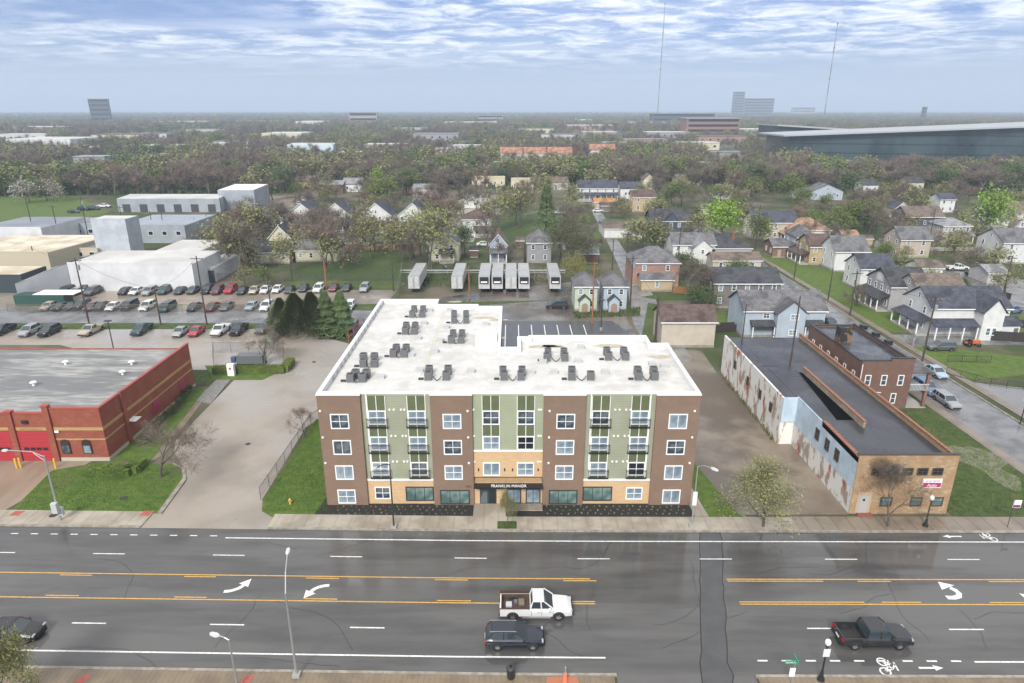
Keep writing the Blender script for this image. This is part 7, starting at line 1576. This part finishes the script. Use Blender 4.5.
# ================================================================ WORLD, LIGHT, AIR, CAMERA
W=bpy.data.worlds.new('World'); sc.world=W; W.use_nodes=True; nt=W.node_tree; N=nt.nodes; L=nt.links
bg=N['Background']
SUN_EL,SUN_AZ=R(38),R(196)
sky=N.new('ShaderNodeTexSky'); sky.sky_type='NISHITA'; sky.sun_disc=False; sky.sun_elevation=SUN_EL; sky.sun_rotation=SUN_AZ; sky.air_density=1; sky.dust_density=1.0; sky.ozone_density=2
tc=N.new('ShaderNodeTexCoord'); sx=N.new('ShaderNodeSeparateXYZ'); L.new(tc.outputs['Generated'],sx.inputs[0])
def M2(op,a,b=None,c=None):
    n=N.new('ShaderNodeMath'); n.operation=op
    for i,v in enumerate((a,b,c)):
        if v is None: continue
        if hasattr(v,'links'): L.new(v,n.inputs[i])
        else: n.inputs[i].default_value=v
    return n.outputs[0]
zz=M2('MAXIMUM',sx.outputs[2],.0)
zc=M2('ADD',zz,.055)
cb=N.new('ShaderNodeCombineXYZ'); L.new(M2('DIVIDE',sx.outputs[0],zc),cb.inputs[0]); L.new(M2('DIVIDE',sx.outputs[1],zc),cb.inputs[1])
def nz(scale,det,rough,off,st=(1,1,1),dist=0):
    mp=N.new('ShaderNodeMapping'); mp.inputs['Location'].default_value=off; mp.inputs['Scale'].default_value=st; L.new(cb.outputs[0],mp.inputs[0])
    n=N.new('ShaderNodeTexNoise'); n.inputs['Scale'].default_value=scale; n.inputs['Detail'].default_value=det; n.inputs['Roughness'].default_value=rough; n.inputs['Distortion'].default_value=dist; L.new(mp.outputs[0],n.inputs[0]); return n.outputs[0]
def mr(s,a,b,c=0,d=1):
    n=N.new('ShaderNodeMapRange'); n.interpolation_type='SMOOTHSTEP'; n.clamp=True
    for i,v in enumerate((a,b,c,d)): n.inputs[i+1].default_value=v
    L.new(s,n.inputs[0]); return n.outputs[0]
big=mr(nz(.22,4,.55,(7.7,2.3,0)),.30,.52)
fine=mr(nz(1.9,10,.66,(1,5,0),(1.1,1.15,1),.35),.38,.66)
wisp=mr(nz(.45,8,.62,(8,2,0),(.5,1.9,1),.5),.42,.72)
c1=M2('MULTIPLY',big,fine)
hi=mr(zz,.035,.075)
cover=M2('MAXIMUM',M2('MULTIPLY',c1,hi),M2('MULTIPLY',M2('MULTIPLY',wisp,.45),mr(zz,.01,.05)))
def mixc(f,a,b):
    x=N.new('ShaderNodeMix'); x.data_type='RGBA'
    L.new(f,x.inputs[0])
    for i,v in ((6,a),(7,b)):
        if hasattr(v,'links'): L.new(v,x.inputs[i])
        else: x.inputs[i].default_value=tuple(v)+(1,)
    return x.outputs[2]
K=1.0
hz=mr(zz,.0,.10)
tint=N.new('ShaderNodeMix'); tint.data_type='RGBA'; tint.blend_type='MULTIPLY'; tint.inputs[0].default_value=1
L.new(sky.outputs[0],tint.inputs[6]); tint.inputs[7].default_value=(.10,.205,.47,1)
base=mixc(hz,(2.1,2.4,2.8),tint.outputs[2])
out=mixc(cover,base,(6.6,6.7,6.8))
out=mixc(mr(zz,.17,.6),out,(5.6,5.55,5.5))
L.new(out,bg.inputs[0]); bg.inputs[1].default_value=.1
sun=bpy.data.lights.new('sun','SUN'); sun.energy=2.2; sun.angle=R(16); sun.color=(1,.95,.88); sun.specular_factor=.25
so=bpy.data.objects.new('sun',sun); COL.objects.link(so)
# Sky sun_rotation: clockwise from +Y; direction to the sun:
az=SUN_AZ; d=Vector((math.sin(az)*math.cos(SUN_EL),math.cos(az)*math.cos(SUN_EL),math.sin(SUN_EL)))
so.rotation_euler=d.to_track_quat('Z','Y').to_euler()
# the air
hb=MB().box(-15000,15000,-400,17000,-1.2,400)
hz_=hb.build('haze',None if 0 else [])
hm=bpy.data.materials.new('haze'); hm.use_nodes=True; n=hm.node_tree.nodes; n.clear()
o=n.new('ShaderNodeOutputMaterial'); v=n.new('ShaderNodeVolumePrincipled'); v.inputs['Color'].default_value=(.60,.72,.90,1); v.inputs['Density'].default_value=HAZE; v.inputs['Anisotropy'].default_value=.0
hm.node_tree.links.new(v.outputs[0],o.inputs['Volume']); hz_.data.materials.append(hm); hz_['kind']='stuff'
cam=bpy.data.cameras.new('camera'); cam.lens=FPX/1024*36; cam.sensor_width=36; cam.sensor_fit='HORIZONTAL'; cam.clip_start=.5; cam.clip_end=40000
co=bpy.data.objects.new('camera',cam); COL.objects.link(co); co.location=(0,0,CH); co.rotation_euler=(PI/2-TH,0,0); sc.camera=co
sc.view_settings.view_transform='Standard'; sc.view_settings.look='None'; sc.view_settings.gamma=1; sc.view_settings.exposure=EXPO
sc.render.engine='CYCLES'; cy=sc.cycles; cy.max_bounces=6; cy.diffuse_bounces=3; cy.glossy_bounces=3; cy.transparent_max_bounces=4; cy.volume_bounces=1; cy.use_denoising=True; cy.sample_clamp_indirect=4
cy.use_adaptive_sampling=True; cy.adaptive_threshold=.015
